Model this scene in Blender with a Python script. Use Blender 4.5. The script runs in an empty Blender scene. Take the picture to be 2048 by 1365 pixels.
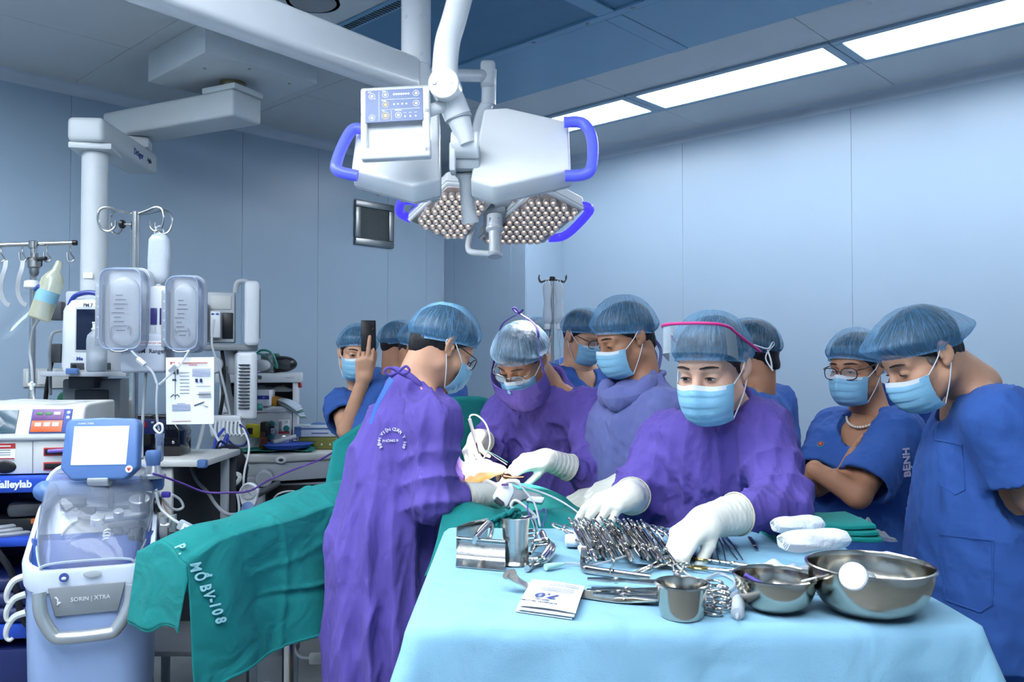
import bpy, bmesh, math, random
import numpy as np
from mathutils import Vector, Matrix

random.seed(7)
scene = bpy.context.scene
COL = scene.collection
PI = math.pi
F = 1680.0            # focal length in pixels of the 2048 x 1365 frame
CAMZ = 1.42
PITCH = math.atan(37.5 / F)
CEIL = CAMZ + 1.55

# ---------------------------------------------------------------- camera
cam_data = bpy.data.cameras.new('camera')
cam = bpy.data.objects.new('camera', cam_data)
COL.objects.link(cam)
cam.location = (0, 0, CAMZ)
cam.rotation_euler = (PI / 2 + PITCH, 0, 0)
cam_data.sensor_width = 36.0
cam_data.lens = F / 2048 * 36
cam_data.clip_start = 0.05
scene.camera = cam

# ---------------------------------------------------------------- world, exposure
world = bpy.data.worlds.new('world')
scene.world = world
world.use_nodes = True
world.node_tree.nodes['Background'].inputs[0].default_value = (0.5, 0.62, 0.8, 1)
world.node_tree.nodes['Background'].inputs[1].default_value = 0.3
vs = scene.view_settings
vs.view_transform = 'Standard'
vs.look = 'None'
vs.gamma = 1.0
vs.use_curve_mapping = False
vs.exposure = 0.36
scene.cycles.use_adaptive_sampling = True
scene.cycles.adaptive_threshold = 0.12
scene.cycles.adaptive_min_samples = 8
scene.cycles.max_bounces = 4
scene.cycles.diffuse_bounces = 2
scene.cycles.glossy_bounces = 2
scene.cycles.transmission_bounces = 3
scene.cycles.transparent_max_bounces = 8
scene.cycles.sample_clamp_indirect = 6.0
scene.cycles.caustics_reflective = False
scene.cycles.caustics_refractive = False
PANEL_STRENGTH = 15.0      # ceiling light diffusers
FIELD_WATTS = 170          # each surgical lamp

# ---------------------------------------------------------------- helpers
def P(px, py, D):
 """world point seen at a pixel of the photograph, D metres in front of the camera"""
 a = (px - 1024) / F
 b = (682.5 - py) / F
 c, s = math.cos(PITCH), math.sin(PITCH)
 d = Vector((a, c - b * s, s + b * c))
 return Vector((0, 0, CAMZ)) + d * (D / d.y)

def PZ(px, py, z):
 p = P(px, py, 1.0) - Vector((0, 0, CAMZ))
 return Vector((0, 0, CAMZ)) + p * ((z - CAMZ) / p.z)

UU = Vector((math.sin(math.radians(43.3)), math.cos(math.radians(43.3)), 0))   # along the left wall to the corner
VV = Vector((UU.y, -UU.x, 0))                                                # along the right wall from the corner
CORNER = Vector((-0.252, 7.064, 0))
def R(a, b, z=0.0):
 return CORNER - UU * a + VV * b + Vector((0, 0, z))
YAWR = math.atan2(VV.y, VV.x)      # room yaw: local x = VV, local y = UU

def lin(c):
 return tuple(((x / 12.92) if x <= 0.04045 else ((x + 0.055) / 1.055) ** 2.4) for x in c)

_mats = {}
def M(name, rgb, rough=0.5, metal=0.0, var=0.06, scale=9.0, bump=0.0, bscale=60.0, trans=0.0, alpha=1.0,
  emit=0.0, emit_rgb=None, spec=0.5, sheen=0.0, sss=0.0, coat=0.0, stretch=None, ior=1.45, detail=3.0):
 """procedural principled material; rgb is sRGB 0..255"""
 if name in _mats:
  return _mats[name]
 m = bpy.data.materials.new(name)
 m.use_nodes = True
 nt = m.node_tree
 b = nt.nodes['Principled BSDF']
 base = lin([x / 255 for x in rgb])
 tc = nt.nodes.new('ShaderNodeTexCoord')
 src = tc.outputs['Object']
 if stretch:
  mp = nt.nodes.new('ShaderNodeMapping')
  mp.inputs['Scale'].default_value = stretch
  nt.links.new(src, mp.inputs['Vector'])
  src = mp.outputs['Vector']
 nz = nt.nodes.new('ShaderNodeTexNoise')
 nz.inputs['Scale'].default_value = scale
 nz.inputs['Detail'].default_value = detail
 nt.links.new(src, nz.inputs['Vector'])
 cr = nt.nodes.new('ShaderNodeValToRGB')
 cr.color_ramp.elements[0].position = 0.3
 cr.color_ramp.elements[1].position = 0.7
 cr.color_ramp.elements[0].color = tuple(max(0, c * (1 - var)) for c in base) + (1,)
 cr.color_ramp.elements[1].color = tuple(min(1, c * (1 + var)) for c in base) + (1,)
 nt.links.new(nz.outputs['Fac'], cr.inputs['Fac'])
 nt.links.new(cr.outputs['Color'], b.inputs['Base Color'])
 b.inputs['Roughness'].default_value = rough
 b.inputs['Metallic'].default_value = metal
 b.inputs['Specular IOR Level'].default_value = spec
 b.inputs['IOR'].default_value = ior
 b.inputs['Transmission Weight'].default_value = trans
 b.inputs['Alpha'].default_value = alpha
 b.inputs['Sheen Weight'].default_value = sheen
 b.inputs['Coat Weight'].default_value = coat
 if sss:
  b.inputs['Subsurface Weight'].default_value = sss
  b.inputs['Subsurface Radius'].default_value = (0.012, 0.005, 0.003)
 if emit:
  e = lin([x / 255 for x in (emit_rgb or rgb)])
  b.inputs['Emission Color'].default_value = e + (1,)
  b.inputs['Emission Strength'].default_value = emit
  if name != 'light_diffuser':      # screens and small lamps glow but are not sampled as room lights
   m.cycles.emission_sampling = 'NONE'
 if bump:
  n2 = nt.nodes.new('ShaderNodeTexNoise')
  n2.inputs['Scale'].default_value = bscale
  n2.inputs['Detail'].default_value = 4
  nt.links.new(src, n2.inputs['Vector'])
  bp = nt.nodes.new('ShaderNodeBump')
  bp.inputs['Strength'].default_value = bump
  bp.inputs['Distance'].default_value = 0.01
  nt.links.new(n2.outputs['Fac'], bp.inputs['Height'])
  nt.links.new(bp.outputs['Normal'], b.inputs['Normal'])
 _mats[name] = m
 return m

def cloth(name, rgb, wr=0.5, fine=0.25, rough=0.85, sheen=0.03, wscale=6.0, var=0.10, stretch=(1, 1, 0.45)):
 """woven cotton: broad crumple and crease relief, fine weave, slight colour wear"""
 if name in _mats:
  return _mats[name]
 m = M(name, rgb, rough=rough, var=var, scale=5.0, sheen=sheen, spec=0.2)
 nt = m.node_tree
 b = nt.nodes['Principled BSDF']
 tc = nt.nodes.new('ShaderNodeTexCoord')
 mp = nt.nodes.new('ShaderNodeMapping')
 mp.inputs['Scale'].default_value = stretch
 nt.links.new(tc.outputs['Object'], mp.inputs['Vector'])
 n1 = nt.nodes.new('ShaderNodeTexNoise')
 n1.inputs['Scale'].default_value = wscale
 n1.inputs['Detail'].default_value = 2.5
 n1.inputs['Distortion'].default_value = 0.6
 nt.links.new(mp.outputs['Vector'], n1.inputs['Vector'])
 b1 = nt.nodes.new('ShaderNodeBump')
 b1.inputs['Strength'].default_value = wr
 b1.inputs['Distance'].default_value = 0.05
 nt.links.new(n1.outputs['Fac'], b1.inputs['Height'])
 n2 = nt.nodes.new('ShaderNodeTexNoise')
 n2.inputs['Scale'].default_value = 380
 nt.links.new(tc.outputs['Object'], n2.inputs['Vector'])
 b2 = nt.nodes.new('ShaderNodeBump')
 b2.inputs['Strength'].default_value = fine
 b2.inputs['Distance'].default_value = 0.002
 nt.links.new(n2.outputs['Fac'], b2.inputs['Height'])
 nt.links.new(b1.outputs['Normal'], b2.inputs['Normal'])
 nt.links.new(b2.outputs['Normal'], b.inputs['Normal'])
 return m

def clear(name, rgb, opacity=0.25, rough=0.08, fior=1.35):
 """thin clear plastic: mostly see-through with a tinted gloss"""
 if name in _mats:
  return _mats[name]
 m = bpy.data.materials.new(name)
 m.use_nodes = True
 nt = m.node_tree
 b = nt.nodes['Principled BSDF']
 nz = nt.nodes.new('ShaderNodeTexNoise'); nz.inputs['Scale'].default_value = 14
 cr = nt.nodes.new('ShaderNodeValToRGB')
 base = lin([x / 255 for x in rgb])
 cr.color_ramp.elements[0].color = tuple(c * 0.9 for c in base) + (1,)
 cr.color_ramp.elements[1].color = tuple(min(1, c * 1.05) for c in base) + (1,)
 nt.links.new(nz.outputs['Fac'], cr.inputs['Fac'])
 nt.links.new(cr.outputs['Color'], b.inputs['Base Color'])
 b.inputs['Roughness'].default_value = rough
 b.inputs['Specular IOR Level'].default_value = 0.7
 tr = nt.nodes.new('ShaderNodeBsdfTransparent')
 fr = nt.nodes.new('ShaderNodeFresnel'); fr.inputs['IOR'].default_value = fior
 ad = nt.nodes.new('ShaderNodeMath'); ad.operation = 'ADD'; ad.use_clamp = True
 ad.inputs[1].default_value = opacity
 nt.links.new(fr.outputs[0], ad.inputs[0])
 mx = nt.nodes.new('ShaderNodeMixShader')
 nt.links.new(ad.outputs[0], mx.inputs[0])
 nt.links.new(tr.outputs[0], mx.inputs[1])
 nt.links.new(b.outputs[0], mx.inputs[2])
 nt.links.new(mx.outputs[0], nt.nodes['Material Output'].inputs['Surface'])
 _mats[name] = m
 return m

# ---- mesh collecting
_rb = {}
def rbox_data(sx, sy, sz, bev, seg):
 key = (round(sx, 4), round(sy, 4), round(sz, 4), round(bev, 4), seg)
 if key in _rb:
  return _rb[key]
 bm = bmesh.new()
 bmesh.ops.create_cube(bm, size=1.0)
 for v in bm.verts:
  v.co = Vector((v.co.x * sx, v.co.y * sy, v.co.z * sz))
 if bev > 0:
  bmesh.ops.bevel(bm, geom=list(bm.edges), offset=min(bev, 0.49 * min(sx, sy, sz)), segments=seg, affect='EDGES', profile=0.5)
 bm.verts.index_update()
 d = ([v.co.copy() for v in bm.verts], [[v.index for v in f.verts] for f in bm.faces])
 bm.free()
 _rb[key] = d
 return d

def rot_to(d, up=Vector((0, 0, 1))):
 """matrix whose z axis is d"""
 z = Vector(d).normalized()
 x = Vector(up).cross(z)
 if x.length < 1e-5:
  x = Vector((1, 0, 0)).cross(z)
  if x.length < 1e-5:
   x = Vector((0, 1, 0)).cross(z)
 x.normalize()
 y = z.cross(x)
 return Matrix((x, y, z)).transposed()

def spline(pts, n=6):
 """Catmull-Rom through points"""
 p = [Vector(q) for q in pts]
 if len(p) < 3:
  return p
 out = []
 for i in range(len(p) - 1):
  p0 = p[max(i - 1, 0)]; p1 = p[i]; p2 = p[i + 1]; p3 = p[min(i + 2, len(p) - 1)]
  for k in range(n):
   t = k / n
   out.append(0.5 * ((2 * p1) + (p2 - p0) * t + (2 * p0 - 5 * p1 + 4 * p2 - p3) * t * t + (3 * p1 - p0 - 3 * p2 + p3) * t ** 3))
 out.append(p[-1])
 return out

class MB:
 """collects shapes; built later as one mesh object"""
 def __init__(s):
  s.v = []; s.f = []
 def add(s, verts, faces, mat=None):
  o = len(s.v)
  if mat is not None:
   verts = [mat @ Vector(q) for q in verts]
  s.v.extend([tuple(q) for q in verts])
  s.f.extend([[i + o for i in f] for f in faces])
  return s
 def box(s, c, size, rot=None, bev=0.004, seg=2):
  v, f = rbox_data(size[0], size[1], size[2], bev, seg)
  m = Matrix.Translation(Vector(c))
  if rot is not None:
   m = m @ (Matrix.Rotation(rot, 4, 'Z') if isinstance(rot, (int, float)) else rot.to_4x4())
  return s.add(v, f, m)
 def tube(s, pts, r, n=10, caps=True, smooth=0, closed=False):
  p = [Vector(q) for q in pts]
  if smooth:
   if closed:
    p = p + [p[0]]
   p = spline(p, smooth)
   if closed:
    p = p[:-1]
  m = len(p)
  rr = r if isinstance(r, (list, tuple)) else None
  verts = []; faces = []
  t0 = (p[1] - p[0]).normalized()
  x = t0.orthogonal().normalized()
  for i in range(m):
   if closed:
    t = (p[(i + 1) % m] - p[i - 1])
   else:
    t = (p[min(i + 1, m - 1)] - p[max(i - 1, 0)])
   t = t.normalized() if t.length > 1e-9 else t0
   x = (x - t * x.dot(t))
   x = x.normalized() if x.length > 1e-6 else t.orthogonal().normalized()
   y = t.cross(x)
   if rr:
    q = i / max(1, m - 1) * (len(rr) - 1)
    k = min(int(q), len(rr) - 2) if len(rr) > 1 else 0
    ra = rr[k] + (rr[min(k + 1, len(rr) - 1)] - rr[k]) * (q - k)
   else:
    ra = r
   for j in range(n):
    a = 2 * PI * j / n
    verts.append(p[i] + (x * math.cos(a) + y * math.sin(a)) * ra)
  for i in range(m if closed else m - 1):
   for j in range(n):
    i2 = (i + 1) % m
    faces.append([i * n + j, i * n + (j + 1) % n, i2 * n + (j + 1) % n, i2 * n + j])
  if caps and not closed:
   faces.append([j for j in range(n)][::-1])
   faces.append([(m - 1) * n + j for j in range(n)])
  return s.add(verts, faces)
 def ribbon(s, pts, w, th, nrm=None, smooth=0):
  """flat band along a path; nrm = direction of its face"""
  p = [Vector(q) for q in pts]
  if smooth:
   p = spline(p, smooth)
  verts = []; faces = []
  m = len(p)
  for i in range(m):
   t = (p[min(i + 1, m - 1)] - p[max(i - 1, 0)]).normalized()
   n_ = Vector(nrm) if nrm is not None else t.orthogonal()
   n_ = (n_ - t * n_.dot(t)).normalized()
   x = t.cross(n_)
   ww = w if not isinstance(w, (list, tuple)) else w[0] + (w[1] - w[0]) * i / (m - 1)
   for sx, sn in ((-1, -1), (1, -1), (1, 1), (-1, 1)):
    verts.append(p[i] + x * ww / 2 * sx + n_ * th / 2 * sn)
  for i in range(m - 1):
   for j in range(4):
    faces.append([i * 4 + j, i * 4 + (j + 1) % 4, i * 4 + 4 + (j + 1) % 4, i * 4 + 4 + j])
  faces.append([3, 2, 1, 0]); faces.append([(m - 1) * 4 + j for j in range(4)])
  return s.add(verts, faces)
 def lathe(s, prof, c=(0, 0, 0), axis=(0, 0, 1), n=24, closed=False):
  """prof: (r, h) pairs along the axis"""
  m = Matrix.Translation(Vector(c)) @ rot_to(axis).to_4x4()
  verts = []; faces = []
  k = len(prof)
  for r, h in prof:
   for j in range(n):
    a = 2 * PI * j / n
    verts.append((r * math.cos(a), r * math.sin(a), h))
  for i in range(k - 1 + (1 if closed else 0)):
   i2 = (i + 1) % k
   for j in range(n):
    faces.append([i * n + j, i * n + (j + 1) % n, i2 * n + (j + 1) % n, i2 * n + j])
  if not closed:
   if prof[0][0] > 1e-5:
    faces.append([j for j in range(n)][::-1])
   if prof[-1][0] > 1e-5:
    faces.append([(k - 1) * n + j for j in range(n)])
  return s.add(verts, faces, m)
 def cyl(s, a, b, r, n=20, bev=0.0):
  a = Vector(a); b = Vector(b)
  L = (b - a).length
  if bev:
   return s.lathe([(0, 0), (r - bev, 0), (r, bev), (r, L - bev), (r - bev, L), (0, L)], a, b - a, n)
  return s.lathe([(r, 0), (r, L)], a, b - a, n)
 def ball(s, c, r, n=14, rot=None):
  rx, ry, rz = r if isinstance(r, (tuple, list)) else (r, r, r)
  verts = []; faces = []
  k = max(6, n // 2 + 1)
  for i in range(k + 1):
   a = PI * i / k
   for j in range(n):
    b = 2 * PI * j / n
    verts.append((rx * math.sin(a) * math.cos(b), ry * math.sin(a) * math.sin(b), rz * math.cos(a)))
  for i in range(k):
   for j in range(n):
    faces.append([i * n + j, (i + 1) * n + j, (i + 1) * n + (j + 1) % n, i * n + (j + 1) % n])
  m = Matrix.Translation(Vector(c))
  if rot is not None:
   m = m @ rot.to_4x4()
  return s.add(verts, faces, m)
 def prism(s, poly, z0, z1, mat=None, bev=0.0, seg=2):
  """polygon in local xy, extruded from z0 to z1, all edges bevelled"""
  bm = bmesh.new()
  lo = [bm.verts.new((x, y, z0)) for x, y in poly]
  hi = [bm.verts.new((x, y, z1)) for x, y in poly]
  n = len(poly)
  bm.faces.new(lo[::-1]); bm.faces.new(hi)
  for i in range(n):
   bm.faces.new((lo[i], lo[(i + 1) % n], hi[(i + 1) % n], hi[i]))
  bmesh.ops.recalc_face_normals(bm, faces=list(bm.faces))
  if bev:
   bmesh.ops.bevel(bm, geom=list(bm.edges), offset=bev, segments=seg, affect='EDGES', profile=0.5)
  bm.verts.index_update()
  v = [q.co.copy() for q in bm.verts]; f = [[q.index for q in fc.verts] for fc in bm.faces]
  bm.free()
  return s.add(v, f, mat)
 def grid(s, fn, nu, nv, th=0.0, flip=False):
  """surface fn(u,v) with u,v in 0..1; th gives it thickness"""
  g = np.array([[tuple(fn(i / nu, j / nv)) for j in range(nv + 1)] for i in range(nu + 1)], dtype=float)
  du = np.gradient(g, axis=0); dv = np.gradient(g, axis=1)
  nr = np.cross(du, dv)
  nr /= np.maximum(np.linalg.norm(nr, axis=2, keepdims=True), 1e-9)
  if flip:
   nr = -nr
  w = nv + 1
  faces = []
  for i in range(nu):
   for j in range(nv):
    q = [i * w + j, (i + 1) * w + j, (i + 1) * w + j + 1, i * w + j + 1]
    faces.append(q[::-1] if flip else q)
  verts = [tuple(q) for q in g.reshape(-1, 3)]
  if th:
   o = len(verts)
   verts += [tuple(q) for q in (g - nr * th).reshape(-1, 3)]
   faces += [[k + o for k in q[::-1]] for q in list(faces)]
   ring = [i * w for i in range(nu + 1)] + [nu * w + j for j in range(1, w)] + [i * w + nv for i in range(nu - 1, -1, -1)] + [j for j in range(nv - 1, 0, -1)]
   for k in range(len(ring)):
    a, b = ring[k], ring[(k + 1) % len(ring)]
    q = [a, a + o, b + o, b]
    faces.append(q if not flip else q[::-1])
  return s.add(verts, faces)
 def mesh(s, name, xf=None, sharp=38):
  me = bpy.data.meshes.new(name)
  v = s.v
  if xf is not None:
   v = [tuple(xf @ Vector(q)) for q in v]
  me.from_pydata(v, [], s.f)
  me.update()
  finish(me, sharp)
  return me

def finish(me, sharp=38):
 me.polygons.foreach_set('use_smooth', [True] * len(me.polygons))
 if sharp:
  me.set_sharp_from_angle(angle=math.radians(sharp))

def np_mesh(name, v, f, sharp=0):
 me = bpy.data.meshes.new(name)
 v = np.asarray(v, dtype=np.float32); f = np.asarray(f, dtype=np.int32)
 me.vertices.add(len(v)); me.vertices.foreach_set('co', v.ravel())
 me.loops.add(f.size); me.loops.foreach_set('vertex_index', f.ravel())
 me.polygons.add(len(f)); me.polygons.foreach_set('loop_start', np.arange(0, f.size, f.shape[1], dtype=np.int32))
 me.update(calc_edges=True)
 me.validate()
 finish(me, sharp)
 return me

def setmat(me, mat):
 me.materials.clear()
 me.materials.append(mat)

def tag(o, label=None, cat=None, group=None, kind=None):
 if label: o['label'] = label
 if cat: o['category'] = cat
 if group: o['group'] = group
 if kind: o['kind'] = kind
 return o

class T:
 """a thing: an Empty at its base that parents its parts (parts given in local or world coordinates)"""
 def __init__(s, name, label, cat, loc=(0, 0, 0), yaw=0.0, group=None, kind=None, mat=None):
  s.o = bpy.data.objects.new(name, None)
  s.o.empty_display_size = 0.05
  COL.objects.link(s.o)
  s.m = mat if mat is not None else Matrix.Translation(Vector(loc)) @ Matrix.Rotation(yaw, 4, 'Z')
  s.o.matrix_world = s.m
  s.inv = s.m.inverted()
  tag(s.o, label, cat, group, kind)
 def p(s, name, mb, mat, par=None, world=False, label=None, sharp=38, kind=None):
  me = mb if isinstance(mb, bpy.types.Mesh) else mb.mesh(name, s.inv if world else None, sharp)
  setmat(me, mat)
  o = bpy.data.objects.new(name, me)
  COL.objects.link(o)
  o.parent = par or s.o
  tag(o, label, kind=kind)
  return o
 def inst(s, name, me, mats, par=None):
  o = bpy.data.objects.new(name, me)
  COL.objects.link(o)
  o.parent = par or s.o
  o.matrix_local = mats
  return o
 def text(s, body, m, size, mat, par=None, name='lettering', bold=0.0, align='CENTER', ext=0.0006, world=False, xs=1.0):
  cu = bpy.data.curves.new(name, 'FONT')
  cu.body = body
  cu.size = size
  cu.align_x = align
  cu.align_y = 'CENTER'
  cu.extrude = ext
  cu.offset = bold
  cu.resolution_u = 3
  cu.materials.append(mat)
  o = bpy.data.objects.new(name, cu)
  COL.objects.link(o)
  o.parent = par or s.o
  mm = (s.inv @ m) if world else m
  o.matrix_local = mm @ Matrix.Diagonal((xs, 1, 1, 1))
  TEXTS.append(o)
  return o

TEXTS = []
def bake_texts():
 """lettering becomes plain mesh objects"""
 bpy.context.view_layer.update()
 dg = bpy.context.evaluated_depsgraph_get()
 made = []
 for o in TEXTS:
  me = bpy.data.meshes.new_from_object(o.evaluated_get(dg))
  made.append((o, me))
 for o, me in made:
  n = bpy.data.objects.new('lettering', me)
  COL.objects.link(n)
  n.parent = o.parent
  n.matrix_local = o.matrix_local.copy()
  bpy.data.objects.remove(o, do_unlink=True)

def solo(name, label, cat, mb, mat, group=None, loc=None, kind=None, sharp=38):
 """a thing that is a single mesh; mesh coordinates are world, origin put at loc"""
 loc = Vector(loc) if loc is not None else Vector(mb.v[0])
 me = mb if isinstance(mb, bpy.types.Mesh) else mb.mesh(name, Matrix.Translation(-loc), sharp)
 setmat(me, mat)
 o = bpy.data.objects.new(name, me)
 o.location = loc
 COL.objects.link(o)
 return tag(o, label, cat, group, kind)

def copy_tree(o, parent=None):
 c = o.copy()
 COL.objects.link(c)
 if parent is not None:
  c.parent = parent
 for ch in list(o.children):
  copy_tree(ch, c)
 return c

def frame(o, x, y):
 """4x4 with given x and y axes (z = x cross y) at o"""
 x = Vector(x).normalized(); y = Vector(y)
 y = (y - x * y.dot(x)).normalized()
 z = x.cross(y)
 m = Matrix((x, y, z)).transposed().to_4x4()
 m.translation = Vector(o)
 return m
def TX(x, y, z): return Matrix.Translation((x, y, z))
def RX(a): return Matrix.Rotation(a, 4, 'X')
def RY(a): return Matrix.Rotation(a, 4, 'Y')
def RZ(a): return Matrix.Rotation(a, 4, 'Z')
FRONT = RX(PI / 2)      # text on a face looking to local -y

# ---------------------------------------------------------------- common materials
STEEL = M('brushed_steel', (190, 190, 186), rough=0.22, metal=1.0, var=0.05, bump=0.03, bscale=120)
STEEL_D = M('dull_steel', (150, 152, 152), rough=0.38, metal=1.0, var=0.06)
CHROME = M('instrument_steel', (205, 200, 192), rough=0.16, metal=1.0, var=0.08, scale=30)
WHITE = M('white_enamel', (226, 231, 236), rough=0.28, var=0.02)
OFFWHITE = M('offwhite_plastic', (206, 209, 206), rough=0.4, var=0.03)
GREYW = M('pale_grey_plastic', (186, 193, 200), rough=0.42, var=0.03)
GREY = M('grey_plastic', (140, 146, 152), rough=0.45, var=0.04)
DGREY = M('dark_grey_plastic', (64, 68, 74), rough=0.45, var=0.06)
BLACK = M('black_plastic', (20, 21, 24), rough=0.35, var=0.1)
MIDBLUE = M('mid_blue_plastic', (88, 122, 178), rough=0.38, var=0.03)
CARTBLUE = M('cart_blue_enamel', (34, 72, 178), rough=0.32, var=0.04)
INK = M('print_ink', (58, 62, 78), rough=0.6, var=0.05)
REDINK = M('red_print', (176, 52, 48), rough=0.6, var=0.05)
BLUEINK = M('blue_print', (60, 80, 150), rough=0.6, var=0.05)
WHITEINK = M('white_print', (228, 232, 236), rough=0.6, var=0.03)
PAPER = M('white_paper', (232, 236, 242), rough=0.7, var=0.02)
CLEAR = clear('clear_plastic', (205, 220, 235), 0.16)
MILKY = clear('milky_plastic', (214, 226, 236), 0.5, 0.25)
TUBING = clear('clear_tubing', (206, 212, 218), 0.55, 0.2)
# ================================================================ the room
WALL = M('wall_blue_enamel', (164, 186, 206), rough=0.34, var=0.015, scale=1.5, bump=0.012, bscale=3)
CEILM = M('ceiling_enamel', (206, 211, 215), rough=0.42, var=0.02, scale=2)
COVE = M('cove_aluminium', (196, 208, 222), rough=0.4, var=0.02)
LAM = M('laminar_blue', (118, 168, 204), rough=0.38, var=0.03, scale=3)
LAMD = M('laminar_diffuser', (84, 134, 172), rough=0.5, var=0.05, scale=6, bump=0.05, bscale=300)
FLOORM = M('floor_vinyl', (128, 132, 132), rough=0.35, var=0.12, scale=5)
GAP = M('joint_sealant', (159, 181, 202), rough=0.8, var=0.05)
ROOM = Matrix.Translation(CORNER) @ Matrix.Rotation(YAWR, 4, 'Z')    # local x = b along the right wall, local y = -a
LA, LB = 7.2, 7.0

def struct(name, mb, mat, xf=ROOM):
 me = mb.mesh(name)
 setmat(me, mat)
 o = bpy.data.objects.new(name, me)
 COL.objects.link(o)
 o.matrix_world = xf
 o['kind'] = 'structure'
 return o
def spart(parent, name, mb, mat):
 me = mb if isinstance(mb, bpy.types.Mesh) else mb.mesh(name)
 setmat(me, mat)
 o = bpy.data.objects.new(name, me)
 COL.objects.link(o)
 o.parent = parent
 return o

floor = struct('floor', MB().box((LB / 2, -LA / 2, -0.05), (LB + 0.4, LA + 0.4, 0.1), bev=0), FLOORM)

# walls: backing plus wide enamel panels with open joints
def panel_wall(name, length, along_x, pos, n, thick=0.1, sign=1, starts=None):
 mb = MB()
 if along_x:
  mb.box((length / 2, pos + sign * (thick / 2 + 0.012), CEIL / 2), (length + 0.4, thick, CEIL + 0.2), bev=0)
 else:
  mb.box((pos + sign * (thick / 2 + 0.012), -length / 2, CEIL / 2), (thick, length + 0.4, CEIL + 0.2), bev=0)
 w = struct(name, mb, GAP)
 edges = starts or [length * i / n for i in range(n + 1)]
 for a, b in zip(edges[:-1], edges[1:]):
  m = MB()
  if along_x:
   m.box(((a + b) / 2, pos + sign * 0.007, CEIL / 2), (b - a - 0.0016, 0.014, CEIL), bev=0.0007, seg=1)
  else:
   m.box((pos + sign * 0.007, -(a + b) / 2, CEIL / 2), (0.014, b - a - 0.0016, CEIL), bev=0.0007, seg=1)
  spart(w, 'panel', m, WALL)
 return w
wall_right = panel_wall('wall_right', LB, True, 0, 6, starts=[0, 0.85, 1.95, 3.1, 4.27, 5.4, LB])
wall_left = panel_wall('wall_left', LA, False, 0, 7, sign=-1, starts=[0, 0.62, 1.0, 1.62, 2.2, 3.25, 3.9, 5.0, 6.1, LA])
wall_near = panel_wall('wall_near', LB, True, -LA, 6, sign=-1)
wall_side = panel_wall('wall_side', LA, False, LB, 6)

# boxed column in the corner
cw_b, cw_a = 0.88, 0.42
colm = struct('wall_column', MB().box((cw_b / 2, -cw_a / 2, CEIL / 2), (cw_b, cw_a, CEIL), bev=0.002, seg=1), GAP)
for x0, x1 in ((0.0, 0.12), (0.12, 0.74), (0.74, cw_b + 0.006)):
 spart(colm, 'panel', MB().box(((x0 + x1) / 2, -cw_a - 0.003, CEIL / 2), (x1 - x0 - 0.0016, 0.014, CEIL), bev=0.0007, seg=1), WALL)
spart(colm, 'panel', MB().box((cw_b + 0.003, -cw_a / 2, CEIL / 2), (0.014, cw_a, CEIL), bev=0.0007, seg=1), WALL)

# coved trim where walls meet the ceiling
def cove(name, p0, p1, inward):
 """quarter-round moulding, room-local points"""
 p0 = Vector(p0); p1 = Vector(p1); inw = Vector(inward)
 mb = MB(); r = 0.06
 prof = []
 for i in range(7):
  a = PI / 2 * i / 6
  prof.append((r - r * math.sin(a), -(r - r * math.cos(a))))
 prof = [(-0.005, 0.005)] + [(q[0], q[1]) for q in prof[::-1]]
 verts = []
 for p in (p0, p1):
  for a, h in prof:
   verts.append(p + inw * a + Vector((0, 0, CEIL + h)))
 n = len(prof)
 faces = [[i, (i + 1) % n, n + (i + 1) % n, n + i] for i in range(n)] + [list(range(n))[::-1], [n + i for i in range(n)]]
 mb.add(verts, faces)
 return struct(name, mb, COVE)
cove('trim_1', (cw_b + 0.01, 0, 0), (LB, 0, 0), (0, -1, 0))
cove('trim_2', (0, -cw_a - 0.01, 0), (0, -LA, 0), (1, 0, 0))
cove('trim_3', (0, -cw_a - 0.01, 0), (cw_b + 0.01, -cw_a - 0.01, 0), (0, -1, 0))
cove('trim_4', (cw_b + 0.01, 0, 0), (cw_b + 0.01, -cw_a - 0.01, 0), (1, 0, 0))
for nm, p0, p1, q in (('baseboard_right', (0, 0), (LB, 0), (0, -1)), ('baseboard_left', (0, 0), (0, -LA), (1, 0))):
 a = Vector(p0 + (0,)); b = Vector(p1 + (0,)); c = (a + b) / 2 + Vector(q + (0,)) * 0.008 + Vector((0, 0, 0.06))
 d = b - a
 struct(nm, MB().box(c, (abs(d.x) + 0.016, abs(d.y) + 0.016, 0.12), bev=0.004), COVE)

# ceiling: slab, grey metal panels, blue laminar-flow field
slab = struct('ceiling', MB().box((LB / 2, -LA / 2, CEIL + 0.07), (LB + 0.4, LA + 0.4, 0.1), bev=0), GAP)
LA0, LA1, LB0, LB1 = 1.39, 4.35, 1.48, 4.75       # laminar field in a, b
LIGHT_A0, LIGHT_A1 = 0.565, 0.965
def cpanel(b0, b1, a0, a1, mat=CEILM, drop=0.0, name='panel'):
 g = 0.0022
 return spart(slab, name, MB().box(((b0 + b1) / 2, -(a0 + a1) / 2, CEIL + 0.01 - drop), (b1 - b0 - g, a1 - a0 - g, 0.02), bev=0.002, seg=1), mat)
seams_b = [0.0, 0.95, 2.16, 3.37, 4.58, 5.79, LB]
for b0, b1 in zip(seams_b[:-1], seams_b[1:]):
 cpanel(b0, b1, 0.0, LIGHT_A0)
 if b0 < 0.9 or b0 > 5.7:
  cpanel(b0, b1, LIGHT_A0, LIGHT_A1)
 cpanel(b0, b1, LIGHT_A1, LA0)
seams_a = [LA0, 2.25, 3.25, LA1]
for a0, a1 in zip(seams_a[:-1], seams_a[1:]):
 cpanel(0, 0.8, a0, a1); cpanel(0.8, LB0, a0, a1)
 cpanel(LB1, 5.9, a0, a1); cpanel(5.9, LB, a0, a1)
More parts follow.
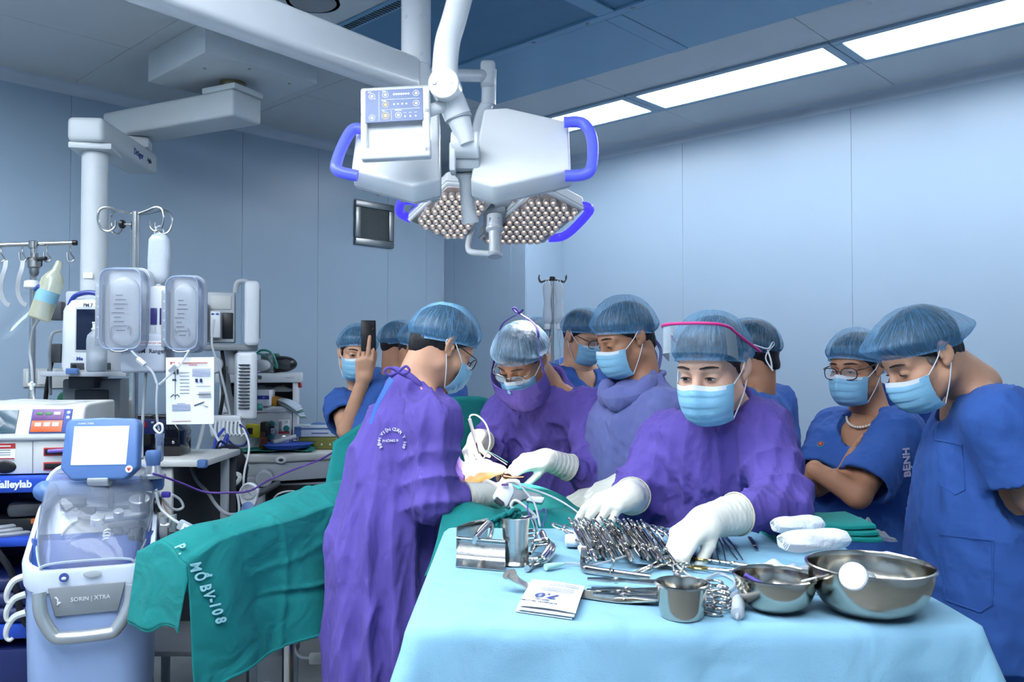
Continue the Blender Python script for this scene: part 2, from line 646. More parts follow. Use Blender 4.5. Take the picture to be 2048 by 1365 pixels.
for b0, b1 in zip(seams_b[:-1], seams_b[1:]):
 cpanel(b0, b1, 5.15, 5.75); cpanel(b0, b1, 6.15, LA)
 if b0 < 0.9 or b0 > 5.7:
  cpanel(b0, b1, LA1, 4.75); cpanel(b0, b1, 4.75, 5.15); cpanel(b0, b1, 5.75, 6.15)
# laminar field pieces (hung slightly lower)
for b0, b1 in ((LB0, 2.76), (2.85, 4.0), (4.0, LB1)):
 cpanel(b0, b1, LA0, 1.95, LAM, 0.018, 'laminar_panel')
 cpanel(b0, b1, 3.35, LA1, LAM, 0.018, 'laminar_panel')
cpanel(2.76, 2.85, LA0, 1.95, LAM, 0.02, 'laminar_strip')
for b0, b1 in ((LB0 + 0.06, 2.76), (2.85, 4.0), (4.0, LB1)):
 cpanel(b0, b1, 2.0, 2.66, LAMD, 0.010, 'diffuser_panel')
cpanel(LB0, LB1, 1.95, 2.0, LAM, 0.02, 'laminar_strip')
cpanel(LB0, LB0 + 0.06, 2.0, 2.66, LAM, 0.02, 'laminar_strip')
cpanel(2.76, 2.85, 2.0, 2.66, LAM, 0.02, 'laminar_strip')
cpanel(LB0, LB1, 2.66, 2.74, LAM, 0.02, 'laminar_strip')
cpanel(LB0, LB1, 2.74, 3.35, CEILM, 0.012, 'panel')
# slotted vent edge, screws
slot_me = MB().box((0, 0, 0), (0.008, 0.045, 0.003), bev=0).mesh('vent_slot'); setmat(slot_me, BLACK)
for i in range(60):
 o = spart(slab, 'vent_slot', slot_me, BLACK)
 o.location = (LB0 + 0.08 + i * 0.02, -2.70, CEIL - 0.0215)
screw_me = MB().lathe([(0, 0.004), (0.008, 0.004), (0.010, 0), (0.010, -0.002), (0, -0.002)], (0, 0, 0), (0, 0, -1), 10).mesh('screw'); setmat(screw_me, STEEL_D)
for b, a in ((1.75, 1.975), (2.35, 1.975), (2.68, 1.975), (2.93, 1.975), (3.4, 1.975), (1.75, 2.64), (2.4, 2.64)):
 o = spart(slab, 'screw', screw_me, STEEL_D)
 o.location = (b, -a, CEIL - 0.021)
# round grey cover of the central module
spart(slab, 'cover_ring', MB().lathe([(0.0, 0.02), (0.09, 0.02), (0.10, 0.012), (0.115, 0.012), (0.12, 0)], (1.95, -2.95, CEIL + 0.0), (0, 0, -1), 28), GREY)

# ceiling light panels
DIFF = M('light_diffuser', (238, 246, 255), rough=0.5, var=0.0, emit=PANEL_STRENGTH, emit_rgb=(238, 246, 255))
LFRAME = M('light_frame', (150, 178, 200), rough=0.4, var=0.02)
def ceiling_light(b0, b1, a0, a1, label):
 t = T('ceiling_light', label, 'ceiling light', mat=ROOM @ TX((b0 + b1) / 2, -(a0 + a1) / 2, CEIL), group='recessed ceiling light panels')
 lx, ly = b1 - b0 - 0.004, a1 - a0 - 0.004
 fb, fa = 0.048, 0.042
 mb = MB()
 for sx, sy, wx, wy in ((0, 1, lx, fa), (0, -1, lx, fa), (1, 0, fb, ly - 2 * fa), (-1, 0, fb, ly - 2 * fa)):
  mb.box((sx * (lx - fb) / 2, sy * (ly - fa) / 2, -0.002), (wx, wy, 0.02), bev=0.003, seg=1)
 t.p('frame', mb, LFRAME)
 t.p('diffuser', MB().box((0, 0, 0.003), (lx - 2 * fb + 0.004, ly - 2 * fa + 0.004, 0.008), bev=0), DIFF)
 return t
labs = ['glowing white ceiling panel partly hidden behind the surgical lamp handle', 'long glowing white ceiling panel, whole, between two others', 'glowing white ceiling panel cut by the top of the picture',
  'glowing ceiling panel of the wall row, out past the cut panel']
for i in range(4):
 ceiling_light(seams_b[i + 1], seams_b[i + 2], LIGHT_A0, LIGHT_A1, labs[i])
k = 0
num = ('one', 'two', 'three', 'four')
for a0, w in ((4.35, 'foremost'), (4.75, 'overhead'), (5.75, 'rearmost')):  # out-of-view panel rows added to brighten the scene from the camera side
 for k, b0 in enumerate((0.95, 2.16, 3.37, 4.58)):
  ceiling_light(b0, b0 + 1.21, a0, a0 + 0.40, 'unseen glowing ceiling panel added for fill light, %s row behind the camera, place %s' % (w, num[k]))

# ---- fittings on the walls
def on_left_wall(px, py):
 """point of the left wall seen at a pixel"""
 d = P(px, py, 1.0) - Vector((0, 0, CAMZ))
 o = Vector((0, 0, CAMZ))
 t = (CORNER - o).dot(VV) / d.dot(VV)
 return o + d * t
def on_right_wall(px, py):
 d = P(px, py, 1.0) - Vector((0, 0, CAMZ))
 o = Vector((0, 0, CAMZ))
 t = (CORNER - o).dot(UU) / d.dot(UU)
 return o + d * t
# return-air grille
c0 = on_left_wall(708, 400); c1 = on_left_wall(785, 497)
gc = (c0 + c1) / 2
gw = math.hypot(c1.x - c0.x, c1.y - c0.y)
gh = abs(c0.z - on_left_wall(708, 490).z)
g = T('air_grille', 'square steel return-air grille in the blue wall', 'vent', mat=frame(gc, UU, Vector((0, 0, 1))))
mb = MB()
for sx, sy, w, h in ((0, 1, gw, 0.05), (0, -1, gw, 0.05), (1, 0, 0.05, gh - 0.1), (-1, 0, 0.05, gh - 0.1)):
 mb.box((sx * (gw - 0.05) / 2, sy * (gh - 0.05) / 2, 0.012), (w, h, 0.024), bev=0.008)
g.p('frame', mb, STEEL_D)
GRM = M('grille_mesh', (132, 140, 140), rough=0.5, metal=0.7, var=0.15, scale=200, bump=0.4, bscale=400)
g.p('back_plate', MB().box((0, 0, 0.004), (gw - 0.09, gh - 0.09, 0.006), bev=0), GRM)
nl = 26
sl = MB().box((0, 0, 0), (gw - 0.1, 0.006, 0.006), bev=0.001, seg=1).mesh('slat'); setmat(sl, GRM)
for i in range(nl):
 g.inst('slat', sl, TX(0, -(gh - 0.1) / 2 + (i + 0.5) * (gh - 0.1) / nl, 0.010) @ RX(0.5))
# socket on the right wall
sp = on_right_wall(1628, 1021)
s = T('wall_socket', 'white wall socket beside the crossed-arm woman', 'socket', mat=frame(sp, VV, Vector((0, 0, 1))))
s.p('plate', MB().box((0, 0, 0.006), (0.085, 0.085, 0.012), bev=0.004), WHITE)
for dx in (-0.016, 0.016):
 s.p('slot', MB().box((dx, 0.0, 0.012), (0.006, 0.02, 0.003), bev=0.001, seg=1), BLACK)
s.p('slot', MB().lathe([(0.005, 0), (0.005, 0.002)], (0, -0.022, 0.011), (0, 0, 1), 8), BLACK)
# switch plate and gas outlets on the left wall
sp = on_left_wall(72, 756)
s = T('wall_switch', 'white double rocker switch plate on the blue wall', 'switch', mat=frame(sp, UU, Vector((0, 0, 1))))
s.p('plate', MB().box((0, 0, 0.006), (0.13, 0.10, 0.012), bev=0.005), OFFWHITE)
for dx in (-0.028, 0.028):
 s.p('rocker', MB().box((dx, 0, 0.013), (0.05, 0.075, 0.008), bev=0.003), WHITE)
sp = on_left_wall(118, 775)
s = T('gas_outlet', 'white wall outlet with green ring behind the arm column', 'outlet', mat=frame(sp, UU, Vector((0, 0, 1))))
s.p('plate', MB().box((0, 0.05, 0.006), (0.12, 0.11, 0.012), bev=0.005), OFFWHITE)
s.p('ring', MB().lathe([(0.0, 0.0), (0.05, 0), (0.05, 0.03), (0.03, 0.035), (0.03, 0.05), (0, 0.05)], (0.04, -0.07, 0), (0, 0, 1), 20), M('green_ring', (40, 110, 84), rough=0.4))
# ================================================================ soft-body modelling: signed distance fields -> smooth quad mesh
f32 = np.float32
class SDF:
 def __init__(s, lo, hi, h):
  lo = np.array(lo, float); hi = np.array(hi, float)
  s.h = h; s.lo = lo
  n = np.ceil((hi - lo) / h).astype(int) + 1
  s.x = (lo[0] + h * np.arange(n[0])).astype(f32).reshape(-1, 1, 1)
  s.y = (lo[1] + h * np.arange(n[1])).astype(f32).reshape(1, -1, 1)
  s.z = (lo[2] + h * np.arange(n[2])).astype(f32).reshape(1, 1, -1)
  s.n = n
  s.val = np.full(n, 1.0, f32)
 def _sl(s, lo, hi):
  a = np.clip(np.floor((np.array(lo) - s.lo) / s.h).astype(int), 0, s.n - 1)
  b = np.clip(np.ceil((np.array(hi) - s.lo) / s.h).astype(int) + 1, 1, s.n)
  return tuple(slice(int(p), int(q)) for p, q in zip(a, b))
 def put(s, fn, lo, hi, k=0.01, op='u'):
  m = k + 3 * s.h
  sl = s._sl(np.array(lo) - m, np.array(hi) + m)
  X = s.x[sl[0]]; Y = s.y[:, sl[1]]; Z = s.z[:, :, sl[2]]
  if 0 in (X.size, Y.size, Z.size):
   return s
  d = fn(X, Y, Z)
  a = s.val[sl]
  if op == 'u':
   if k > 0:
    h = np.clip(0.5 + 0.5 * (a - d) / k, 0, 1)
    s.val[sl] = a + (d - a) * h - k * h * (1 - h)
   else:
    s.val[sl] = np.minimum(a, d)
  elif op == 's':
   d = -d
   if k > 0:
    h = np.clip(0.5 - 0.5 * (a - d) / k, 0, 1)
    s.val[sl] = a + (d - a) * h + k * h * (1 - h)
   else:
    s.val[sl] = np.maximum(a, d)
  return s
 def cap(s, a, b, ra, rb, k=0.01, op='u', flat=False):
  a = np.array(a, float); b = np.array(b, float)
  ab = b - a; L2 = max(float(ab @ ab), 1e-9); L = math.sqrt(L2)
  def fn(X, Y, Z):
   px, py, pz = X - f32(a[0]), Y - f32(a[1]), Z - f32(a[2])
   t0 = (px * f32(ab[0]) + py * f32(ab[1]) + pz * f32(ab[2])) / f32(L2)
   t = np.clip(t0, 0, 1)
   d = np.sqrt((px - t * f32(ab[0])) ** 2 + (py - t * f32(ab[1])) ** 2 + (pz - t * f32(ab[2])) ** 2) - (f32(ra) + t * f32(rb - ra))
   if flat:
    d = np.maximum(d, (t0 - 1) * f32(L))
   return d
  r = max(ra, rb)
  return s.put(fn, np.minimum(a, b) - r, np.maximum(a, b) + r, k, op)
 def ell(s, c, r, rot=None, k=0.01, op='u'):
  c = np.array(c, float)
  r = np.array(r if hasattr(r, '__len__') else (r, r, r), float)
  A = np.array(rot, float) if rot is not None else None      # rows: local axes
  def fn(X, Y, Z):
   x, y, z = X - f32(c[0]), Y - f32(c[1]), Z - f32(c[2])
   if A is not None:
    x, y, z = (x * f32(A[0][0]) + y * f32(A[0][1]) + z * f32(A[0][2]), x * f32(A[1][0]) + y * f32(A[1][1]) + z * f32(A[1][2]),
       x * f32(A[2][0]) + y * f32(A[2][1]) + z * f32(A[2][2]))
   k0 = np.sqrt((x / f32(r[0])) ** 2 + (y / f32(r[1])) ** 2 + (z / f32(r[2])) ** 2)
   k1 = np.sqrt((x / f32(r[0] ** 2)) ** 2 + (y / f32(r[1] ** 2)) ** 2 + (z / f32(r[2] ** 2)) ** 2)
   return k0 * (k0 - 1) / np.maximum(k1, 1e-5)
  m = r.max() if A is not None else r
  return s.put(fn, c - m, c + m, k, op)
 def loft(s, secs, yaw, k=0.03, op='u', folds=None):
  """upright body: sections (z, cx, cy, half-width, half-depth); yaw turns the width axis"""
  secs = sorted(secs)
  q = np.array(secs, float)
  cs, sn = math.cos(yaw), math.sin(yaw)
  def fn(X, Y, Z):
   z = Z.ravel()
   cx, cy, rx, ry = (np.interp(z, q[:, 0], q[:, i]).astype(f32).reshape(1, 1, -1) for i in (1, 2, 3, 4))
   dx, dy = X - cx, Y - cy
   u = dx * f32(cs) + dy * f32(sn); v = -dx * f32(sn) + dy * f32(cs)
   rr = np.sqrt((u / rx) ** 2 + (v / ry) ** 2)
   d = (rr - 1) * np.minimum(rx, ry)
   if folds is not None:
    d = d + folds(np.arctan2(v / ry, u / rx), Z + 0 * d)
   return np.maximum(np.maximum(d, Z - f32(q[-1, 0])), f32(q[0, 0]) - Z)
  m = max(q[:, 3].max(), q[:, 4].max())
  lo = (q[:, 1].min() - m, q[:, 2].min() - m, q[0, 0]); hi = (q[:, 1].max() + m, q[:, 2].max() + m, q[-1, 0])
  return s.put(fn, lo, hi, k, op)
 def plane(s, p, n, k=0.0):
  """keep only the side of a plane that n points away from"""
  n = np.array(n, float); n /= np.linalg.norm(n)
  d = (s.x - f32(p[0])) * f32(n[0]) + (s.y - f32(p[1])) * f32(n[1]) + (s.z - f32(p[2])) * f32(n[2])
  if k > 0:
   a = s.val
   h = np.clip(0.5 - 0.5 * (a - d) / k, 0, 1)
   s.val = a + (d - a) * h + k * h * (1 - h)
  else:
   s.val = np.maximum(s.val, d)
  return s
 def net(s, smooth=2):
  """naive surface nets"""
  v = s.val
  v[0] = v[-1] = np.maximum(v[0], 1e-3); v[0] = np.maximum(v[0], 1e-3); v[-1] = np.maximum(v[-1], 1e-3)
  v[:, 0] = np.maximum(v[:, 0], 1e-3); v[:, -1] = np.maximum(v[:, -1], 1e-3)
  v[:, :, 0] = np.maximum(v[:, :, 0], 1e-3); v[:, :, -1] = np.maximum(v[:, :, -1], 1e-3)
  ins = v < 0
  c = np.zeros(tuple(np.array(v.shape) - 1), np.int8)
  for i in (0, 1):
   for j in (0, 1):
    for k in (0, 1):
     c += ins[i:v.shape[0] - 1 + i, j:v.shape[1] - 1 + j, k:v.shape[2] - 1 + k]
  mix = (c > 0) & (c < 8)
  idx = np.full(c.shape, -1, np.int32)
  cells = np.argwhere(mix)
  idx[mix] = np.arange(len(cells))
  acc = np.zeros((len(cells), 3)); cnt = np.zeros(len(cells))
  ci, cj, ck = cells.T
  offs = [(i, j, k) for i in (0, 1) for j in (0, 1) for k in (0, 1)]
  cv = {o: v[ci + o[0], cj + o[1], ck + o[2]] for o in offs}
  for o in offs:
   for ax in range(3):
    if o[ax] == 0:
     p = list(o); p[ax] = 1; p = tuple(p)
     a, b = cv[o], cv[p]
     m = (a < 0) != (b < 0)
     t = np.where(m, a / np.where(m, a - b, 1), 0)
     pos = np.zeros((len(cells), 3)) + np.array(o)
     pos[:, ax] += t
     acc[m] += pos[m]; cnt[m] += 1
  verts = s.lo + s.h * (cells + acc / cnt[:, None])
  quads = []
  for ax in range(3):
   sl0 = [slice(None)] * 3; sl1 = [slice(None)] * 3
   sl0[ax] = slice(0, -1); sl1[ax] = slice(1, None)
   a, b = ins[tuple(sl0)], ins[tuple(sl1)]
   e = np.argwhere(a != b)
   o1, o2 = [q for q in range(3) if q != ax]
   ok = (e[:, o1] > 0) & (e[:, o2] > 0) & (e[:, o1] < v.shape[o1] - 1) & (e[:, o2] < v.shape[o2] - 1)
   e = e[ok]
   fl = ins[tuple(e.T)]
   def cell(d1, d2):
    q = e.copy(); q[:, o1] -= d1; q[:, o2] -= d2
    return idx[tuple(q.T)]
   f = np.stack([cell(1, 1), cell(0, 1), cell(0, 0), cell(1, 0)], 1)
   if ax == 1:
    fl = ~fl
   f[~fl] = f[~fl][:, ::-1]
   quads.append(f)
  quads = np.concatenate(quads)
  quads = quads[(quads >= 0).all(1)]
  if smooth:
   verts = relax(verts, quads, smooth)
  return verts, quads

def relax(v, q, it, lam=0.5):
 e = np.concatenate([q[:, [0, 1]], q[:, [1, 2]], q[:, [2, 3]], q[:, [3, 0]]])
 n = len(v)
 a = np.concatenate([e[:, 0], e[:, 1]]); b = np.concatenate([e[:, 1], e[:, 0]])
 deg = np.maximum(np.bincount(a, minlength=n), 1)[:, None]
 for _ in range(it):
  s_ = np.stack([np.bincount(a, weights=v[b, i], minlength=n) for i in range(3)], 1)
  v = v + lam * (s_ / deg - v)
 return v

def normals(v, q):
 nf = np.cross(v[q[:, 2]] - v[q[:, 0]], v[q[:, 3]] - v[q[:, 1]])
 n = np.zeros_like(v)
 for i in range(4):
  for k in range(3):
   n[:, k] += np.bincount(q[:, i], weights=nf[:, k], minlength=len(v))
 return n / np.maximum(np.linalg.norm(n, axis=1, keepdims=True), 1e-12)

def fold_noise(p, seed, freq=(9, 9, 3), n=5, ridge=True):
 """cloth-like folds: warped sine ridges, -1..1"""
 r = np.random.default_rng(seed)
 w = p.copy()
 for i in range(2):
  k = r.normal(size=(3, 3)) * 7
  w = w + 0.020 * np.sin(p @ k + r.uniform(0, 6, 3))
 out = np.zeros(len(p))
 tot = 0
 for i in range(n):
  d = r.normal(size=3) * np.array(freq) * (1 + 0.55 * i)
  a = 1.0 / (1 + 0.5 * i)
  sgn = np.sin(w @ d + r.uniform(0, 6))
  out += a * ((1 - 2 * np.abs(sgn) ** 0.7) if ridge else sgn)
  tot += a
 return out / tot

def join(parts):
 v = []; f = []; o = 0
 for a, b in parts:
  v.append(a); f.append(b + o); o += len(a)
 return np.concatenate(v), np.concatenate(f)
# ================================================================ people
SKIN = M('skin', (208, 158, 128), rough=0.5, var=0.07, scale=14, bump=0.04, bscale=220)
SKIN2 = M('skin_tan', (178, 128, 98), rough=0.52, var=0.08, scale=14, bump=0.04, bscale=220)
SKINW = M('skin_fair', (222, 176, 152), rough=0.5, var=0.06, scale=14, bump=0.03, bscale=220)
HAIR = M('black_hair', (24, 22, 24), rough=0.45, var=0.3, scale=60, bump=0.5, bscale=130, stretch=(1, 1, 0.2))
BROW = M('eyebrow_hair', (48, 36, 34), rough=0.7, var=0.2, scale=80)
EYEW = M('eye_white', (206, 200, 196), rough=0.2, var=0.03)
IRIS = M('iris', (30, 20, 16), rough=0.15, var=0.2)
PURPLE = cloth('purple_gown_cotton', (98, 83, 165), wr=0.6, wscale=10, stretch=(1, 1, 0.5))
LAVENDER = cloth('washed_gown_cotton', (108, 116, 172), wr=0.6, wscale=10, stretch=(1, 1, 0.5))
SCRUB = cloth('blue_scrub_cotton', (58, 96, 168), wr=0.5, wscale=9.0, stretch=(1, 1, 0.6))
SCRUB_D = cloth('deep_blue_scrub_cotton', (42, 72, 140), wr=0.5, wscale=9.0, stretch=(1, 1, 0.6))
GLOVE = M('latex_glove', (226, 226, 216), rough=0.42, var=0.05, scale=18, bump=0.16, bscale=55)
MASKW = M('mask_white', (222, 230, 238), rough=0.8, var=0.03)
MASKB = M('mask_blue', (140, 196, 226), rough=0.8, var=0.04, bump=0.1, bscale=200)
LOOP = M('mask_loop', (232, 236, 240), rough=0.8)

def cap_material(name, rgb, op=0.62):
 """thin non-woven fabric: diffuse plus light passing through, hair shows through it, fine gathers from crown to rim"""
 if name in _mats:
  return _mats[name]
 m = bpy.data.materials.new(name); m.use_nodes = True
 nt = m.node_tree
 nt.nodes.remove(nt.nodes['Principled BSDF'])
 L = nt.links.new
 c = lin([x / 255 for x in rgb])
 uv = nt.nodes.new('ShaderNodeUVMap'); uv.uv_map = 'UVMap'
 mp = nt.nodes.new('ShaderNodeMapping'); mp.inputs['Scale'].default_value = (36, 2.2, 1)
 L(uv.outputs[0], mp.inputs['Vector'])
 nz = nt.nodes.new('ShaderNodeTexNoise'); nz.inputs['Scale'].default_value = 1.0; nz.inputs['Detail'].default_value = 3; nz.inputs['Distortion'].default_value = 0.5
 L(mp.outputs[0], nz.inputs['Vector'])
 # thin bright gathers
 sb = nt.nodes.new('ShaderNodeMath'); sb.operation = 'SUBTRACT'; sb.inputs[1].default_value = 0.5
 ab = nt.nodes.new('ShaderNodeMath'); ab.operation = 'ABSOLUTE'
 rg = nt.nodes.new('ShaderNodeMapRange'); rg.inputs['From Min'].default_value = 0.0; rg.inputs['From Max'].default_value = 0.05; rg.inputs['To Min'].default_value = 1.0; rg.inputs['To Max'].default_value = 0.0
 L(nz.outputs['Fac'], sb.inputs[0]); L(sb.outputs[0], ab.inputs[0]); L(ab.outputs[0], rg.inputs['Value'])
 cr = nt.nodes.new('ShaderNodeValToRGB')
 cr.color_ramp.elements[0].color = tuple(x * 0.9 for x in c) + (1,); cr.color_ramp.elements[1].color = tuple(min(1, x * 1.3 + 0.02) for x in c) + (1,)
 L(rg.outputs[0], cr.inputs['Fac'])
 df = nt.nodes.new('ShaderNodeBsdfDiffuse'); tl = nt.nodes.new('ShaderNodeBsdfTranslucent'); tr = nt.nodes.new('ShaderNodeBsdfTransparent')
 gl = nt.nodes.new('ShaderNodeBsdfGlossy'); gl.inputs['Roughness'].default_value = 0.4
 gl.inputs['Color'].default_value = (0.8, 0.9, 1, 1)
 bp = nt.nodes.new('ShaderNodeBump'); bp.inputs['Strength'].default_value = 0.45; bp.inputs['Distance'].default_value = 0.006
 L(nz.outputs['Fac'], bp.inputs['Height'])
 for n in (df, tl):
  L(cr.outputs['Color'], n.inputs['Color'])
 for n in (df, gl):
  L(bp.outputs['Normal'], n.inputs['Normal'])
 m1 = nt.nodes.new('ShaderNodeMixShader'); m1.inputs[0].default_value = 0.35
 L(df.outputs[0], m1.inputs[1]); L(tl.outputs[0], m1.inputs[2])
 m3 = nt.nodes.new('ShaderNodeMixShader'); m3.inputs[0].default_value = 0.08
 L(m1.outputs[0], m3.inputs[1]); L(gl.outputs[0], m3.inputs[2])
 rm = nt.nodes.new('ShaderNodeMapRange'); rm.inputs['To Min'].default_value = op - 0.04; rm.inputs['To Max'].default_value = op + 0.16
 L(rg.outputs[0], rm.inputs['Value'])
 # the rim is gathered, so thicker and less see-through
 sx = nt.nodes.new('ShaderNodeSeparateXYZ'); L(uv.outputs[0], sx.inputs[0])
 rr = nt.nodes.new('ShaderNodeMapRange'); rr.inputs['From Min'].default_value = 0.55; rr.inputs['From Max'].default_value = 0.95; rr.inputs['To Min'].default_value = 0.0; rr.inputs['To Max'].default_value = 0.42
 L(sx.outputs['Y'], rr.inputs['Value'])
 ad = nt.nodes.new('ShaderNodeMath'); ad.operation = 'ADD'; ad.use_clamp = True
 L(rm.outputs[0], ad.inputs[0]); L(rr.outputs[0], ad.inputs[1])
 m2 = nt.nodes.new('ShaderNodeMixShader')
 L(ad.outputs[0], m2.inputs[0]); L(tr.outputs[0], m2.inputs[1]); L(m3.outputs[0], m2.inputs[2])
 L(m2.outputs[0], nt.nodes['Material Output'].inputs['Surface'])
 _mats[name] = m
 return m
CAPM = cap_material('bouffant_blue', (112, 174, 220), 0.38)
CAPW = cap_material('bouffant_pale', (150, 188, 222), 0.36)
CAPG = cap_material('bouffant_teal', (92, 150, 190), 0.38)

def V3(v): return np.array([v[0], v[1], v[2]], float)

def head_frame(pos, face, roll=0.0):
 """local +y = face direction, +x = the person's right, +z = up"""
 y = Vector(face).normalized()
 x = y.cross(Vector((0, 0, 1))).normalized()
 z = x.cross(y)
 m = Matrix((x, y, z)).transposed() @ Matrix.Rotation(roll, 3, 'Y')
 m = m.to_4x4(); m.translation = Vector(pos)
 return m

def tr_np(m, v):
 A = np.array(m)[:3, :3]; t = np.array(m)[:3, 3]
 return v @ A.T + t

def head_mesh(nb, shoulders, h=0.0032, fem=False, fat=0.0):
 """head + neck in head-local metres; nb = neck base, shoulders = two points the neck flares to (local)"""
 nb = V3(nb)
 lo = np.minimum(np.array([-0.105, -0.13, -0.15]), nb - 0.09)
 hi = np.maximum(np.array([0.105, 0.135, 0.135]), nb + 0.09)
 for q in shoulders:
  q = V3(q); mid = nb + (q - nb) * 0.75
  lo = np.minimum(lo, mid - 0.06); hi = np.maximum(hi, mid + 0.06)
 s = SDF(lo, hi, h)
 s.ell((0, -0.015, 0.035), (0.073, 0.093, 0.079), k=0)
 s.ell((0, 0.026, 0.036), (0.061, 0.060, 0.062), k=0.02)
 s.ell((0, 0.030, -0.038), (0.057 + fat, 0.060, 0.074), k=0.028)
 for x in (-1, 1):
  s.ell((x * 0.040, 0.050, -0.030), (0.026 + fat, 0.030, 0.026), k=0.02)
  s.cap((x * 0.048, -0.002, -0.060), (x * 0.014, 0.062, -0.100), 0.024 + fat, 0.020, k=0.022)
  s.cap((x * 0.012, 0.083, 0.022), (x * 0.044, 0.066, 0.018), 0.012, 0.011, k=0.014)
 s.ell((0, 0.072, -0.100), (0.022, 0.017, 0.018), k=0.018)
 for x in (-1, 1):
  s.ell((x * 0.032, 0.096, -0.001), (0.019, 0.016, 0.0125), k=0.012, op='s')
  s.ell((x * 0.031, 0.0715, -0.001), (0.0165, 0.0155, 0.0130), k=0.005)
 s.cap((0, 0.086, 0.010), (0, 0.108, -0.034), 0.0085, 0.0125, k=0.012)
 for x in (-1, 1):
  s.ell((x * 0.012, 0.098, -0.037), (0.010, 0.012, 0.008), k=0.007)
 s.ell((0, 0.090, -0.066), (0.024, 0.012, 0.011), k=0.008)
 # neck with flare into the shoulders
 rn = 0.050 if fem else 0.057
 top = np.array([0, -0.022, -0.045])
 s.cap(top, nb, rn, rn + 0.006, k=0.025)
 s.cap((0, -0.045, -0.02), nb * 0.5 + top * 0.5 + np.array([0, -0.012, 0]), 0.045, 0.048, k=0.03)
 for q in shoulders:
  q = V3(q)
  s.cap(nb + (top - nb) * 0.2, nb + (q - nb) * 0.6, 0.036, 0.040, k=0.035)
 # ears
 for x in (-1, 1):
  c_, n_ = math.cos(0.45), math.sin(0.45)
  A = np.array([[c_, x * n_, 0], [-x * n_, c_, 0], [0, 0, 1]])      # ear plate turned outward at the back
  s.ell((x * 0.0795, -0.016, 0.002), (0.0065, 0.0190, 0.0315), A, k=0.005)
  s.ell((x * 0.0760, -0.006, -0.024), (0.0075, 0.0085, 0.0115), k=0.006)
  s.ell((x * 0.0865, -0.013, 0.006), (0.0055, 0.0115, 0.0200), A, k=0.004, op='s')
  s.ell((x * 0.0790, -0.002, -0.004), (0.0045, 0.0045, 0.0075), k=0.004)
 return s.net(2)

def surf_y(v, x, z, r=0.005):
 m = (np.abs(v[:, 0] - x) < r) & (np.abs(v[:, 2] - z) < r) & (v[:, 1] > 0)
 return float(v[m, 1].max()) if m.any() else 0.08

def cap_mesh(puff=1.0, back=0.0, front=0.0, seed=1, droop=0.0, tall=0.0, fine=46):
 """bouffant cap in head-local coordinates: gathered rim, pleated dome"""
 r = np.random.default_rng(seed)
 nu, nv = 132, 30
 prof = [(0.0, 0.112 + tall), (0.34, 0.109 + tall), (0.62, 0.098 + tall * 0.95), (0.84, 0.080 + tall * 0.8), (0.99, 0.058 + tall * 0.4), (1.06, 0.036 + tall * 0.1), (1.075, 0.018), (1.045, 0.004), (1.0, -0.003), (1.025, -0.010)]
 tt = np.linspace(0, 1, len(prof)); pr = np.array(prof)
 cen = np.array([0, -0.006, 0.022])
 fwd = np.array([0, 0.94, 0.33]); fwd /= np.linalg.norm(fwd)
 up = np.array([0, -fwd[2], fwd[1]])
 ph = r.uniform(0, 6, 12); fr = r.integers(2, 7, 12)
 verts = []
 for j in range(nv + 1):
  t = j / nv
  pr_r = np.interp(t, tt, pr[:, 0]); pr_h = np.interp(t, tt, pr[:, 1])
  for i in range(nu):
   a = 2 * PI * i / nu
   c, s_ = math.cos(a), math.sin(a)          # c: person's right, s_: front
   lump = sum(math.sin(fr[k] * a + ph[k] + 3 * t) for k in range(6)) / 6
   ple = math.sin(fine * a + 2.5 * math.sin(3 * a + ph[6]) + 3 * t + ph[7]) + 0.6 * math.sin(fine * 0.63 * a + ph[8] + 5 * t)
   w = pr_r * (1 + 0.035 * lump * min(1, t * 2) * (1 - 0.6 * max(0, (t - 0.75) * 4)))
   w += 0.012 * ple * (0.25 + t) * min(1, t * 3)
   mid = max(0.0, 1 - abs(t - 0.62) / 0.35)
   pf = 1 + (puff - 1) * mid
   rx, ry = 0.0825 * pf, 0.1035 * pf
   y = s_ * ry * w
   if s_ < 0:
    y *= 1 + back * mid
   else:
    y *= 1 + front * mid
   h = pr_h * (0.9 + 0.1 * pf) + 0.004 * lump * mid
   if s_ < 0:
    h -= droop * mid * (-s_)
   p = cen + np.array([c * rx * w, 0, 0]) + fwd * y + up * h
   verts.append(p)
 faces = []
 for j in range(nv):
  for i in range(nu):
   faces.append([j * nu + i, j * nu + (i + 1) % nu, (j + 1) * nu + (i + 1) % nu, (j + 1) * nu + i])
 v = np.array(verts); f = np.array(faces)
 return v, f[:, ::-1]

def hair_mesh(nape=-0.055, temple=0.036, h=0.006, long=0.0):
 s = SDF((-0.10, -0.14, -0.12 - long), (0.10, 0.11, 0.14), h)
 s.ell((0, -0.017, 0.038), (0.0815, 0.1000, 0.086), k=0)
 s.ell((0, 0.022, 0.044), (0.068, 0.072, 0.070), k=0.02)
 s.cap((0, -0.045, 0.0), (0, -0.062, nape + 0.035 - long), 0.064, 0.046, k=0.03)
 s.plane((0, 0.085, 0.058), (0, 0.8, -1.0), k=0.004)      # hairline in front
 s.plane((0, -0.06, nape - long), (0, 0.3, -1.0), k=0.01)
 return s.net(2)

